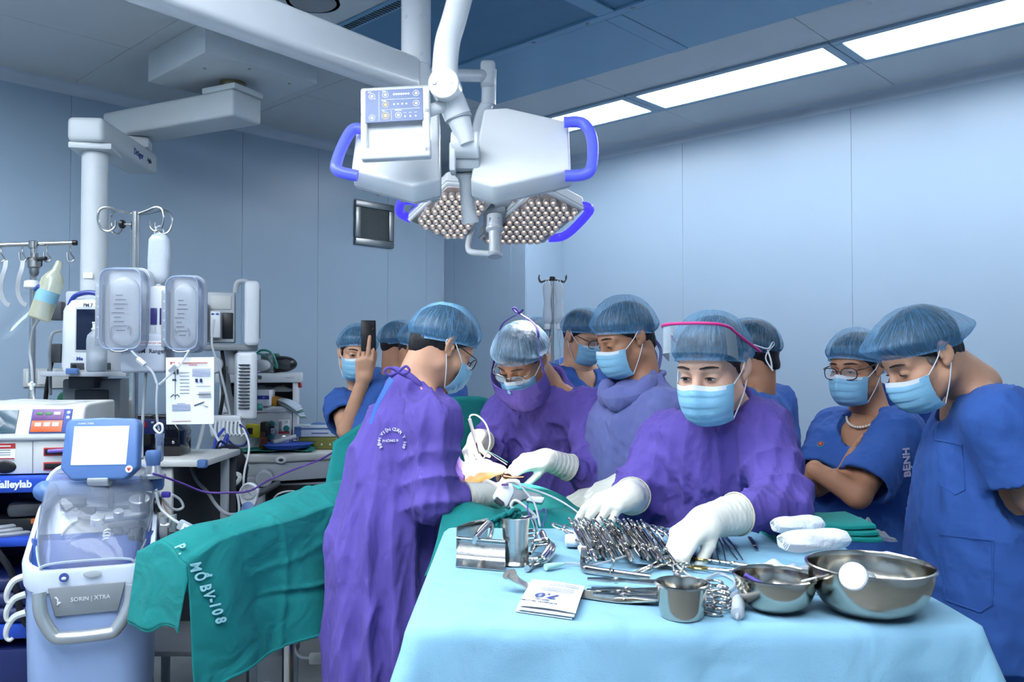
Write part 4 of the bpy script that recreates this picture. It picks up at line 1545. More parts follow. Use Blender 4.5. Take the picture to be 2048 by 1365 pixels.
# outer cloth hood of the gown over the mask, with ties to the crown
mb = MB()
def hood(u, w):
 a = (u * 2 - 1) * math.radians(80)
 z = -0.016 - 0.125 * w
 rad = np.interp(w, [0, 0.4, 0.8, 1], [0.121, 0.126, 0.114, 0.090]) + 0.003 * math.sin(9 * u + 6 * w)
 return (0.90 * rad * math.sin(a), 0.008 + rad * math.cos(a) ** 0.85, z - 0.02 * math.cos(a))
mb.grid(hood, 30, 16, th=0.002, flip=True)
i = p.kid('gown_hood', mb, PURPLE)
for x in (-1, 1):
 p.kid('hood_tie', MB().ribbon([Vector(hood(0.02 if x < 0 else 0.98, 0.0)), (x * 0.086, 0.0, 0.05), (x * 0.070, -0.05, 0.115), (0.0, -0.075, 0.150)], 0.012, 0.0025, (x, -0.2, 0.4), smooth=5), PURPLE, i)
p.capk(CAPW, puff=1.12, back=0.06, seed=8, tall=0.006)
p.kid('crown_bow', MB().tube([(0, -0.075, 0.150), (0.014, -0.08, 0.170), (0.030, -0.085, 0.160), (0.01, -0.078, 0.150), (-0.02, -0.075, 0.168), (0, -0.075, 0.150)], 0.003, 6, smooth=4), PURPLE)
p.build(); S2 = p

# 3 --- assistant beside the lead surgeon
p = Person('tall person in washed lavender gown, tall pleated cap, looking down at the operation', SKIN2, (-0.86, -0.33, -0.36), P(1250, 676, 2.9))
j = pose(0.43, 2.95, (-0.92, -0.40), 1.74)
j['neck'] = P(1284, 762, 2.92); j['sh'] = [P(1238, 820, 3.08), P(1330, 818, 2.78)]
j['el'] = [P(1195, 940, 3.05), P(1340, 960, 2.75)]
j['wr'] = [P(1215, 985, 2.86), P(1248, 965, 2.68)]
j['chest'] = Vector((0.41, 2.94, 1.18)); j['belly'] = Vector((0.42, 2.95, 1.0))
body(p, j)
p.gown([(0.42, 0.44, 2.96, 0.22, 0.19), (0.95, 0.43, 2.95, 0.20, 0.160), (1.10, 0.42, 2.94, 0.20, 0.155), (1.22, 0.415, 2.93, 0.195, 0.145), (1.30, 0.43, 2.92, 0.15, 0.115), (1.355, 0.448, 2.92, 0.078, 0.072)], LAVENDER, seed=31, fold_n=7)
p.headpart()
hm = hand_frame(j['wr'][1], P(1185, 990, 2.66) - j['wr'][1], (0.1, -0.4, 0.9))
p.add_hand(hm, -1, RELAX, cuff=0.05)
hm = hand_frame(j['wr'][0], P(1150, 1000, 2.84) - j['wr'][0], (0.1, -0.4, 0.9))
p.add_hand(hm, 1, RELAX, cuff=0.05)
p.hair(nape=-0.075); p.mask()
p.eyes(p.hv, 0.3)
p.capk(CAPM, puff=1.08, back=0.08, front=0.05, seed=14, tall=0.016, fine=30)
# folded cowl at the neck and ties behind
mb = MB()
c = p.neck + Vector((-0.055, -0.055, -0.022))
def cowl(u, w):
 a = u * 2 * PI; b = w * 2 * PI
 R0, r0 = 0.078, 0.026 + 0.005 * math.sin(5 * a)
 q = Vector(((R0 + r0 * math.cos(b)) * math.cos(a), (R0 + r0 * math.cos(b)) * math.sin(a), r0 * 1.5 * math.sin(b) - 0.035 * math.cos(a - 3.9)))
 return c + q
mb.grid(cowl, 40, 12)
p.kids.append(('cowl', mb, LAVENDER, p.gi))
n0 = P(1315, 715, 2.95)
mb = MB().ribbon([P(1306, 748, 2.9), P(1312, 715, 2.94), P(1302, 690, 2.95), P(1300, 678, 2.95), P(1312, 684, 2.95), P(1322, 705, 2.94), P(1316, 740, 2.9)], 0.012, 0.003, (0.3, -1, 0), smooth=5)
p.kids.append(('neck_tie', mb, LAVENDER, p.gi))
p.build(); S3 = p

# 4 --- scrub nurse at the instrument table
p = Person('person in purple gown with pink-rimmed visor reaching across the instrument table', SKINW, (-0.58, -0.76, -0.30), P(1424, 735, 2.05), roll=0.0, fem=True)
j = pose(0.54, 2.30, (-0.50, -0.86), 1.58)
j['neck'] = P(1440, 812, 2.14); j['sh'] = [P(1336, 868, 2.28), P(1522, 850, 2.10)]
j['el'] = [P(1268, 1000, 2.24), P(1566, 1010, 1.96)]
j['wr'] = [P(1262, 990, 2.06), P(1418, 1040, 1.80)]
j['chest'] = Vector((0.53, 2.23, 1.13)); j['belly'] = Vector((0.54, 2.27, 1.0))
body(p, j)
p.gown([(0.40, 0.55, 2.31, 0.24, 0.19), (0.90, 0.54, 2.29, 0.20, 0.155), (1.05, 0.535, 2.26, 0.185, 0.145), (1.15, 0.53, 2.22, 0.185, 0.140), (1.235, 0.528, 2.17, 0.155, 0.112), (1.295, 0.528, 2.145, 0.072, 0.068)], PURPLE, seed=47, fold_n=8, fold_a=0.008, h=0.0075, r_sl=(0.080, 0.076, 0.031), amp=0.011)
p.headpart(0.0027)
hm = hand_frame(j['wr'][1], P(1300, 1128, 1.67) - j['wr'][1], (-0.40, -0.42, 0.80))
p.add_hand(hm, -1, [(0.50, 0.70, 0.35), (0.55, 0.70, 0.4), (0.62, 0.72, 0.45), (0.70, 0.75, 0.5)], spread=-0.07, thumb=(0.34, 0.25, 0.25), cuff=0.085, cuff_r=(0.036, 0.047), fat=1.08)
hm = hand_frame(j['wr'][0], P(1205, 1012, 1.99) - j['wr'][0], (-0.15, -0.55, 0.85))
p.add_hand(hm, 1, [(0.5, 0.5, 0.3), (0.6, 0.5, 0.3), (0.75, 0.6, 0.3), (0.9, 0.6, 0.4)], spread=0.12, thumb=(0.6, 0.2, 0.2), cuff=0.04, cuff_r=(0.036, 0.046), fat=1.08)
p.hair(nape=-0.06, long=0.02); p.mask()
p.eyes(p.hv, 0.62)
p.capk(CAPM, puff=1.06, back=0.10, front=0.0, seed=21, tall=0.006, droop=0.02)
# splash visor pushed up on the cap
PINK = M('pink_plastic', (214, 46, 132), rough=0.35)
rim = [(x * 0.93, y, z) for x, y, z in [(-0.092, 0.030, 0.094), (-0.089, 0.058, 0.116), (-0.074, 0.088, 0.132), (-0.040, 0.106, 0.140), (0.0, 0.111, 0.142), (0.040, 0.106, 0.140), (0.074, 0.088, 0.132), (0.089, 0.058, 0.116), (0.092, 0.030, 0.094)]]
fullrim = [(-0.098, -0.066, 0.020)] + rim + [(0.098, -0.066, 0.020)]
i = p.kid('visor_frame', MB().tube(fullrim, 0.0036, 8, smooth=6), PINK)
rs = spline(rim, 6)
def vis(u, w):
 q = u * (len(rs) - 1); k = min(int(q), len(rs) - 2)
 a = rs[k].lerp(rs[k + 1], q - k)
 return a + Vector((a.x * 0.05, 0.014, -0.066)) * w
p.kid('visor_shield', MB().grid(vis, 40, 8, th=0.0008), clear('visor_clear', (220, 232, 242), 0.05, 0.04), i)
p.build(); S4 = p

# 5 --- woman with crossed arms
p = Person('person in blue scrubs with crossed arms, dark-framed glasses and pearl necklace', SKIN2, (-0.78, -0.58, -0.16), P(1712, 735, 2.95), fem=True, fat=0.004)
j = pose(1.26, 3.02, (-0.76, -0.65), 1.56)
j['neck'] = P(1742, 822, 2.99); j['sh'] = [P(1672, 860, 3.12), P(1796, 862, 2.86)]
j['el'] = [P(1632, 968, 2.98), P(1715, 990, 2.74)]
j['wr'] = [P(1692, 952, 2.80), P(1628, 940, 2.78)]
j['chest'] = Vector((1.25, 3.0, 1.10)); j['belly'] = Vector((1.26, 3.02, 0.96))
body(p, j, bare=True, r=1.08)
WS = [(0.66, 1.29, 3.04, 0.22, 0.20), (0.85, 1.28, 3.03, 0.215, 0.195), (1.0, 1.27, 3.02, 0.205, 0.18), (1.10, 1.262, 3.01, 0.20, 0.165), (1.175, 1.258, 3.0, 0.175, 0.13), (1.235, 1.26, 3.0, 0.085, 0.078)]
p.scrubs(WS, SCRUB, sl=0.86, r_sl=(0.092, 0.098), seed=5, vn=(0.066, 0.125, 0.090, -0.045), hips=j['hips'], knees=j['knees'], ankles=j['ankles'])
p.headpart(0.0035)
hm = hand_frame(j['wr'][0], P(1725, 905, 2.80) - j['wr'][0], (-0.3, -0.9, 0.2))
p.add_hand(hm, 1, [(0.2, 0.3, 0.2)] * 4, bare=True)
hm = hand_frame(j['wr'][1], P(1606, 955, 3.0) - j['wr'][1], (-0.3, -0.9, 0.3))
p.add_hand(hm, -1, [(0.3, 0.4, 0.2)] * 4, bare=True)
p.hair(nape=-0.065, long=0.02); p.mask(); p.eyes(p.hv, 0.4); p.glasses(w=0.027, h=0.020)
p.capk(CAPM, puff=1.12, back=0.18, seed=33, droop=0.05, tall=0.006)
pe = []
cn = p.neck + Vector((-0.02, -0.02, 0.0))
for k in range(46):
 a = 2 * PI * k / 46
 f_ = Vector((-0.76, -0.65, 0)); u_ = Vector((-0.65, 0.76, 0))
 q = cn + f_ * (0.074 * math.cos(a)) + u_ * (0.068 * math.sin(a)) + Vector((0, 0, 0.022 - 0.075 * (0.5 + 0.5 * math.cos(a)) ** 1.6))
 pe.append(q)
PEARL = M('pearl', (228, 222, 214), rough=0.18, var=0.03, coat=0.5)
pidx = len(p.kids)
p.kids.append(('necklace_cord', MB().tube(pe, 0.0012, 5, closed=True), PEARL, None))
for q in pe:
 p.kids.append(('pearl', MB().ball(q, 0.0046, 8), PEARL, pidx))
p.build(); S5 = p
tt = T.__new__(T); tt.o = p.obj; tt.m = Matrix.Translation(p.base); tt.inv = tt.m.inverted()
def emblem(person, thing, px, py, r):
 h, n = on_cloth(person, px, py)
 if h is None:
  return
 x = Vector((0, 0, 1)).cross(n).normalized()
 m = thing.inv @ frame(h + n * 0.004, x, n.cross(x))
 mb = MB().lathe([(0, 0.001), (r, 0.001), (r * 1.05, 0)], (0, 0, 0), (0, 0, 1), 20)
 a = thing.p('emblem', mb, EMBLEM_G, par=gobj_of(person)); a.matrix_local = m
 star = []
 for k in range(16):
  rr = r * (0.74 if k % 2 == 0 else 0.58)
  star.append((rr * math.cos(k * PI / 8), rr * math.sin(k * PI / 8)))
 b = thing.p('emblem_badge', MB().prism(star, 0.001, 0.0022), EMBLEM_R, par=a)
 thing.p('emblem_centre', MB().lathe([(0, 0.0032), (r * 0.2, 0.003), (r * 0.22, 0.001)], (0, 0, 0), (0, 0, 1), 10), M('emblem_gold', (226, 180, 70), rough=0.5), par=a)
emblem(p, tt, 1642, 890, 0.014)
o = cloth_text(p, tt, 'BỆNH', 1812, 925, 0.036, STAMP, ang=PI / 2 + 0.05, bold=0.0012)

# 6 --- tall man bending forward
p = Person('person in blue scrubs bending forward with grey sideburns and floppy wide cap', SKIN, (-0.82, -0.10, -0.54), P(1842, 712, 2.15), fat=0.002)
j = pose(1.27, 2.22, (-0.98, 0.12), 1.72)
j['neck'] = P(1950, 772, 2.2); j['sh'] = [P(1985, 830, 2.40), P(2003, 842, 2.02)]
j['el'] = [P(2060, 990, 2.42), P(2070, 990, 2.0)]
j['wr'] = [P(2130, 1060, 2.34), P(2150, 1060, 2.10)]
j['chest'] = Vector((1.24, 2.22, 1.16)); j['belly'] = Vector((1.25, 2.22, 1.0))
body(p, j, bare=True, r=1.1)
WS = [(0.66, 1.26, 2.22, 0.225, 0.225), (0.85, 1.255, 2.22, 0.225, 0.215), (1.0, 1.25, 2.22, 0.215, 0.195), (1.12, 1.25, 2.22, 0.21, 0.170), (1.23, 1.245, 2.21, 0.20, 0.145), (1.31, 1.235, 2.2, 0.15, 0.105), (1.36, 1.222, 2.2, 0.078, 0.074)]
p.scrubs(WS, SCRUB, sl=0.78, r_sl=(0.095, 0.102), seed=9, hips=j['hips'], knees=j['knees'], ankles=j['ankles'], h=0.0085)
p.headpart()
hm = hand_frame(j['wr'][0], Vector((0.5, -0.3, -0.5)), (0.5, 0.5, 0.5)); p.add_hand(hm, 1, RELAX, bare=True)
hm = hand_frame(j['wr'][1], Vector((0.5, 0.3, -0.5)), (0.5, -0.5, 0.5)); p.add_hand(hm, -1, RELAX, bare=True)
p.hair(nape=-0.062); p.mask(); p.eyes(p.hv, 0.15)
GREYHAIR = M('grey_hair', (120, 112, 108), rough=0.6, var=0.3, scale=90, bump=0.4, bscale=160)
for x in (-1, 1):
 s = SDF((-0.09, -0.02, -0.05), (0.09, 0.07, 0.05), 0.0025)
 s.ell((x * 0.0655, 0.016, 0.006), (0.0050, 0.013, 0.026), k=0)
 v, f = s.net(2)
 p.kids.append(('sideburn', np_mesh('sideburn', tr_np(p.hm, v), f), GREYHAIR, None))
p.capk(CAPM, puff=1.16, back=0.22, front=0.20, seed=41, droop=-0.005, tall=-0.002)
mb = MB()
p.build(); S6 = p
tt = T.__new__(T); tt.o = p.obj; tt.m = Matrix.Translation(p.base); tt.inv = tt.m.inverted()
def pocket(person, thing, pts, mat):
 """stitched pocket outline laid on the garment through photo points"""
 q = []
 for a, b in zip(pts[:-1], pts[1:]):
  for k in range(6):
   h, n = on_cloth(person, a[0] + (b[0] - a[0]) * k / 6, a[1] + (b[1] - a[1]) * k / 6)
   if h is not None:
    q.append(h + n * 0.001)
 if len(q) > 3:
  mb = MB().tube(q, 0.0024, 5)
  thing.p('pocket_seam', mb, mat, par=gobj_of(person), world=True)
pocket(p, tt, [(1870, 880), (1925, 890), (1930, 980), (1910, 990), (1880, 970), (1870, 880)], SCRUB)
pocket(p, tt, [(1880, 1070), (1985, 1082), (1985, 1210), (1960, 1225), (1890, 1200), (1880, 1070)], SCRUB)

# 7 --- man behind, face hidden
p = Person('person in dark blue scrubs, face hidden behind the bending person, round chest emblem', SKIN2, (-0.3, -0.9, -0.3), P(1838, 722, 3.45), fine=False)
j = pose(1.68, 3.50, (-0.30, -0.95), 1.70)
j['neck'] = P(1842, 775, 3.48)
dz = j['neck'].z - 0.845 * 1.70
for k_ in ('sh', 'el', 'wr'):
 j[k_] = [q + Vector((0, 0, dz)) for q in j[k_]]
body(p, j, bare=True)
c = j['neck']
p.scrubs([(0.70, 1.69, 3.52, 0.23, 0.19), (1.0, 1.685, 3.51, 0.22, 0.175), (1.15, 1.68, 3.5, 0.215, 0.16), (c.z - 0.06, c.x, c.y, 0.15, 0.11), (c.z, c.x, c.y, 0.078, 0.072)], SCRUB_D, sl=0.8, seed=19, h=0.012, hips=j['hips'], knees=j['knees'], ankles=j['ankles'], vneck=False)
p.headpart(0.006)
for i, sd in ((0, 1), (1, -1)):
 p.add_hand(hand_frame(j['wr'][i], (j['f'] * 0.5 + Vector((0, 0, -0.8))), j['u'] * sd), sd, RELAX, bare=True)
p.hair(h=0.009); p.mask(); p.capk(CAPM, puff=1.1, seed=51, fine=30)
p.build(); S7 = p
tt = T.__new__(T); tt.o = p.obj; tt.m = Matrix.Translation(p.base); tt.inv = tt.m.inverted()
emblem(p, tt, 1764, 806, 0.021)
pocket(p, tt, [(1848, 815), (1848, 870), (1880, 885)], SCRUB_D)

# 8 --- man taking a picture with a phone
p = Person('person in blue scrubs holding up a black phone in front of one eye', SKIN, (0.30, -0.92, -0.16), P(714, 706, 3.95), roll=-0.08, fat=0.004)
j = pose(-0.65, 4.02, (0.30, -0.95), 1.62)
j['neck'] = P(728, 790, 3.99); j['sh'] = [P(683, 812, 3.95), P(775, 815, 4.05)]
j['el'] = [P(694, 862, 3.72), P(790, 920, 4.0)]
j['wr'] = [P(727, 760, 3.64), P(770, 980, 3.85)]
body(p, j, bare=True, r=1.05)
c = j['neck']
p.scrubs([(0.70, -0.63, 4.04, 0.19, 0.17), (1.0, -0.64, 4.03, 0.175, 0.155), (1.13, -0.675, 4.01, 0.185, 0.15), (c.z - 0.06, c.x, c.y, 0.15, 0.11), (c.z, c.x, c.y, 0.078, 0.072)], SCRUB, sl=0.62, seed=29, h=0.011, hips=j['hips'], knees=j['knees'], ankles=j['ankles'])
p.headpart(0.0035)
hm = hand_frame(j['wr'][0], P(733, 690, 3.60) - j['wr'][0], (0.10, -0.98, -0.1))
p.add_hand(hm, 1, [(0.35, 0.4, 0.2), (0.15, 0.15, 0.1), (0.5, 0.6, 0.3), (0.6, 0.7, 0.4)], thumb=(0.25, 0.1, 0.1), bare=True)
p.add_hand(hand_frame(j['wr'][1], (0.1, -0.5, -0.6), j['u'] * -1), -1, RELAX, bare=True)
p.hair(); p.mask(); p.eyes(p.hv, 0.55)
p.capk(CAPM, puff=1.12, seed=61, tall=0.004)
p.build(); S8 = p
c = P(737, 672, 3.625); y = (P(743, 645, 3.63) - P(732, 700, 3.61)).normalized()
ph = T('mobile_phone', 'black mobile phone held up in a raised hand', 'phone', mat=frame(c, Vector((0.95, 0.25, 0)), y))
ph.p('body', MB().box((0, 0, 0), (0.064, 0.135, 0.009), bev=0.004, seg=3), BLACK)
ph.p('camera_lens', MB().lathe([(0, 0.003), (0.006, 0.003), (0.007, 0)], (0.018, 0.052, 0.0045), (0, 0, 1), 14), M('lens_glass', (60, 64, 74), rough=0.1))
ph.p('sensor', MB().lathe([(0, 0.0008), (0.004, 0.0008), (0.0042, 0)], (0.018, 0.03, 0.0045), (0, 0, 1), 12), DGREY)

# 9..13 --- onlookers further back
def onlooker(label, head, face, feet, f, H, seed, capm=CAPM, skin=SKIN2, glasses=False, puff=1.12, sleeves=0.75, tall=0.0, long=0.0, fem=False):
 p = Person(label, skin, face, head, fine=False, fem=fem)
 j = pose(feet[0], feet[1], f, H)
 hd = Vector(head)
 nb = hd + Vector((-Vector(face).normalized().x * 0.035, -Vector(face).normalized().y * 0.035, -0.155))
 j['neck'] = nb
 dz = nb - (Vector((feet[0], feet[1], 0)) + Vector((0, 0, 0.845 * H)))
 for k in ('sh', 'el', 'wr'):
  j[k] = [q + dz for q in j[k]]
 j['chest'] = j['chest'] + dz * 0.7; j['belly'] = j['belly'] + dz * 0.4
 body(p, j, bare=True)
 z = nb.z
 def sec(zz, w, dd):
  t = min(1, max(0, (zz - 0.7) / (z - 0.7)))
  c = Vector((feet[0], feet[1], 0)).lerp(nb, t)
  return (zz, c.x, c.y, w, dd)
 p.scrubs([sec(0.70, 0.22, 0.18), sec(1.0, 0.21, 0.165), sec(z - 0.17, 0.205, 0.155), sec(z - 0.065, 0.15, 0.105), sec(z, 0.078, 0.072)], SCRUB, sl=sleeves, seed=seed, h=0.012, hips=j['hips'], knees=j['knees'], ankles=j['ankles'])
 p.headpart(0.0045)
 for i, sd in ((0, 1), (1, -1)):
  p.add_hand(hand_frame(j['wr'][i], (j['f'] * 0.5 + Vector((0, 0, -0.8))), j['u'] * sd), sd, RELAX, bare=True)
 p.hair(h=0.008, long=long); p.mask()
 if glasses:
  p.glasses()
 p.capk(capm, puff=puff, seed=seed, tall=tall)
 p.build()
 return p
onlooker('person in blue scrubs turned away, short cap, beside the phone holder', P(799, 690, 4.55), (0.72, 0.55, -0.2), (-0.62, 4.62), (0.72, 0.6), 1.64, 71)
onlooker('person half hidden behind the purple-gowned back, only cap and blue shoulder showing', P(842, 700, 3.80), (0.75, -0.25, -0.45), (-0.25, 3.90), (0.5, -0.85), 1.60, 73, sleeves=0.8)
onlooker('person hidden behind the lead surgeon, only a teal cap top showing', P(1076, 676, 5.3), (-0.3, -0.9, -0.3), (0.165, 5.38), (-0.3, -0.95), 1.60, 75, CAPG)
onlooker('person in blue scrubs with glasses looking down, behind the lavender gown', P(1166, 672, 3.95), (0.62, -0.66, -0.36), (0.33, 4.0), (0.55, -0.83), 1.63, 77, glasses=True, skin=SKIN)
p13 = onlooker('person facing away behind the visor wearer, long dark cap with white ties', P(1500, 706, 3.2), (-0.78, 0.55, -0.15), (0.92, 3.24), (-0.8, 0.6), 1.58, 79, CAPG, puff=1.08, tall=0.0, long=0.03, fem=True)
mb = MB()
a0 = P(1535, 690, 3.14)
for pts in ([P(1508, 690, 3.05), P(1535, 698, 3.08), P(1545, 685, 3.1), P(1548, 690, 3.1), P(1535, 705, 3.09), P(1532, 720, 3.09), P(1546, 742, 3.08)], [P(1535, 700, 3.09), P(1542, 722, 3.08), P(1544, 740, 3.08)]):
 mb.tube(pts, 0.0028, 6, smooth=4)
me = mb.mesh('mask_ties', Matrix.Translation(-p13.base)); setmat(me, LOOP)
o = bpy.data.objects.new('mask_ties', me); COL.objects.link(o); o.parent = p13.obj
# ================================================================ instrument table
TZ = 1.005
TX0, TX1, TY0, TY1 = -0.172, 0.752, 1.315, 2.10
DRAPE_B = cloth('pale_blue_drape', (138, 186, 212), wr=0.35, wscale=7.0, var=0.05, stretch=(1, 1, 1))
t = T('instrument_table', 'steel instrument table hidden under the pale blue drape', 'table', ((TX0 + TX1) / 2, (TY0 + TY1) / 2, 0))
hx, hy = (TX1 - TX0) / 2 - 0.02, (TY1 - TY0) / 2 - 0.02
t.p('table_top', MB().box((0, 0, TZ - 0.024), (2 * hx, 2 * hy, 0.03), bev=0.006), STEEL)
for sx in (-1, 1):
 for sy in (-1, 1):
  t.p('leg', MB().cyl((sx * (hx - 0.04), sy * (hy - 0.04), 0.06), (sx * (hx - 0.04), sy * (hy - 0.04), TZ - 0.035), 0.014), STEEL)
  t.p('caster', MB().cyl((sx * (hx - 0.04) - 0.012, sy * (hy - 0.04), 0.032), (sx * (hx - 0.04) + 0.012, sy * (hy - 0.04), 0.032), 0.03), BLACK)
t.p('lower_shelf', MB().box((0, 0, 0.32), (2 * hx - 0.08, 2 * hy - 0.08, 0.02), bev=0.004), STEEL)
# drape: flat top, rounded edge, hanging skirt with corner folds
mb = MB()
cr = 0.035
def edge_pt(s):
 """rounded rectangle, s 0..1, returns point and outward normal"""
 w, d = TX1 - TX0 - 2 * cr, TY1 - TY0 - 2 * cr
 segs = [w, cr * PI / 2, d, cr * PI / 2, w, cr * PI / 2, d, cr * PI / 2]
 L = sum(segs); q = (s % 1.0) * L
 corners = [(TX0 + cr, TY0 + cr), (TX1 - cr, TY0 + cr), (TX1 - cr, TY1 - cr), (TX0 + cr, TY1 - cr)]
 k = 0
 while q > segs[k] and k < 7:
  q -= segs[k]; k += 1
 f = q / segs[k]
 ci = k // 2
 if k % 2 == 0:
  a = Vector(corners[ci] + (0,)); b = Vector(corners[(ci + 1) % 4] + (0,))
  n = Vector(((0, -1, 0), (1, 0, 0), (0, 1, 0), (-1, 0, 0))[ci])
  return a.lerp(b, f) + n * cr, n, 0.0
 ang = -PI / 2 + (ci + f) * PI / 2
 n = Vector((math.cos(ang), math.sin(ang), 0))
 return Vector(corners[(ci + 1) % 4] + (0,)) + n * cr, n, math.sin(f * PI)
NS = 420
cen = Vector(((TX0 + TX1) / 2, (TY0 + TY1) / 2, TZ))
rnd = random.Random(3)
ph = [rnd.uniform(0, 6) for _ in range(8)]
def topz(x, y):
 return TZ + 0.0010 * math.sin(9 * y + 2.5 * math.sin(5 * x + 1) + 1) * (0.5 + 0.5 * math.sin(7 * x + 2)) + 0.0008 * math.sin(23 * y + 9 * x)
verts = []
depths = [0.0, 0.004, 0.012, 0.022, 0.035, 0.06, 0.10, 0.15, 0.20, 0.27, 0.34, 0.42, 0.50, 0.58, 0.66]
# top as concentric rings, then the skirt
rows = [0.02, 0.2, 0.35, 0.5, 0.62, 0.73, 0.80, 0.86, 0.91, 0.925]
for r in rows:
 for i in range(NS):
  e, n, c = edge_pt(i / NS)
  q = cen + (Vector((e.x, e.y, TZ)) - cen) * r
  verts.append((q.x, q.y, topz(q.x, q.y)))
for d in depths:
 for i in range(NS):
  s = i / NS
  e, n, c = edge_pt(s)
  R0 = 0.022
  if d < R0:
   a = d / R0 * PI / 2
   off = -R0 + R0 * math.sin(a); z = TZ - R0 + R0 * math.cos(a)
  else:
   dd = d - R0
   fl = 0.10 * dd + 0.03 * dd * dd
   fold = 0.010 * math.sin(2 * PI * s * 11 + ph[0]) + 0.007 * math.sin(2 * PI * s * 23 + ph[1] + 3 * dd) + 0.004 * math.sin(2 * PI * s * 41 + ph[2])
   cf = 0.14 * c * min(1.0, dd / 0.45)
   off = fl + fold * min(1, dd / 0.35) + cf
   z = TZ - d
  q = e + n * off
  verts.append((q.x, q.y, z + (topz(q.x, q.y) - TZ if d < 0.01 else 0)))
faces = []
nr = len(rows) + len(depths)
for r in range(nr - 1):
 for i in range(NS):
  faces.append([r * NS + i, r * NS + (i + 1) % NS, (r + 1) * NS + (i + 1) % NS, (r + 1) * NS + i])
faces.append([i for i in range(NS)])
mb.add(verts, [f[::-1] for f in faces])
tdrape = solo('table_drape', 'pale blue cloth draped over the instrument table', 'drape', mb, DRAPE_B, loc=(cen.x, cen.y, TZ), sharp=0)
E = TZ + 0.0022
def tp(px, py, dz=0.0):
 return PZ(px, py, E + dz)

# ---- bowls and cup
BOWLIN = M('bowl_steel', (186, 180, 168), rough=0.17, metal=1.0, var=0.08, scale=7, bump=0.02, bscale=60)
big_c = tp(1741, 1221); med_c = tp(1551, 1217); cup_c = tp(1364, 1233)
def mk_bowl(name, label, c, R1, R0, Hh, th=0.0025, liquid=None, lz=0.3, cat='bowl', straight=False, rim=0.004):
 t = T(name, label, cat, c)
 prof_o = []
 if straight:
  prof_o = [(0, 0), (R0 * 0.9, 0), (R0, 0.008), (R0 * 1.03, Hh * 0.3), (R1, Hh)]
 else:
  n = 14
  prof_o = [(0, 0), (R0, 0)]
  for i in range(1, n + 1):
   q = i / n
   prof_o.append((R0 + (R1 - R0) * math.sin(q * PI / 2) ** 0.85, Hh * (1 - math.cos(q * PI / 2)) ** 0.80))
 prof_i = [(max(0, r - th), h + th) for r, h in prof_o]
 prof_i[-1] = (R1 - th, Hh)
 lip = [(R1 + rim, Hh + 0.001), (R1 + rim, Hh + 0.004), (R1, Hh + 0.005)]
 t.p('body', MB().lathe(prof_o + lip + prof_i[::-1], (0, 0, 0), (0, 0, 1), 56), BOWLIN)
 if liquid:
  hz = Hh * lz
  rr = np.interp(hz, [q[1] for q in prof_i], [q[0] for q in prof_i])
  t.p('liquid', MB().lathe([(0, hz), (rr, hz), (rr, hz - 0.002), (0, hz - 0.002)], (0, 0, 0), (0, 0, 1), 48), liquid)
 return t
WATER = M('water', (205, 214, 220), rough=0.03, trans=0.9, var=0.0, ior=1.33)
TEA = M('amber_liquid', (150, 112, 44), rough=0.05, trans=0.4, var=0.02, ior=1.33)
mk_bowl('bowl', 'large shiny steel bowl with water, holding a white-capped bottle', big_c, 0.0985, 0.052, 0.072, liquid=WATER, lz=0.30)
mk_bowl('bowl', 'medium steel bowl with a purple marker inside', med_c, 0.066, 0.032, 0.052, liquid=WATER, lz=0.25)
mk_bowl('cup', 'small deep steel cup half full of amber liquid', cup_c, 0.0405, 0.036, 0.050, liquid=TEA, lz=0.55, cat='cup', straight=True)
# bottle leaning in the big bowl
t = T('irrigation_bottle', 'clear squeeze bottle with round white cap lying in the large bowl', 'bottle', mat=frame(big_c + Vector((0.0, 0, 0.0)), (1, 0, 0), (0, 1, 0)))
a = PZ(1705, 1153, TZ + 0.080) - big_c; b = Vector((0.036, 0.040, 0.030))
d = (b - a).normalized()
t.p('cap', MB().lathe([(0, 0), (0.0195, 0), (0.0215, 0.002), (0.0215, 0.010), (0.012, 0.013), (0, 0.013)], a, d, 28), WHITE)
t.p('body', MB().lathe([(0.011, 0.012), (0.012, 0.03), (0.015, 0.05), (0.015, 0.085), (0.010, 0.092), (0, 0.093)], a, d, 24), MILKY)
# marker and strip in the medium bowl
t = T('marker_pen', 'purple marker pen resting inside the medium bowl', 'marker', med_c)
a = Vector((-0.046, 0.020, 0.050)); b = Vector((0.022, -0.012, 0.016))
t.p('barrel', MB().cyl(a, b, 0.0042, 10, 0.001), M('purple_plastic', (92, 76, 170), rough=0.35))
t.p('tip', MB().cyl(b, b + (b - a).normalized() * 0.012, 0.0022, 8), WHITE)
solo('suture_strip', 'white plastic strip lying across the rim of the medium bowl', 'strip', MB().ribbon([med_c + Vector((0.028, -0.050, 0.0575)), med_c + Vector((0.074, -0.020, 0.0590))], 0.006, 0.0015, (0, 0, 1)), WHITE)

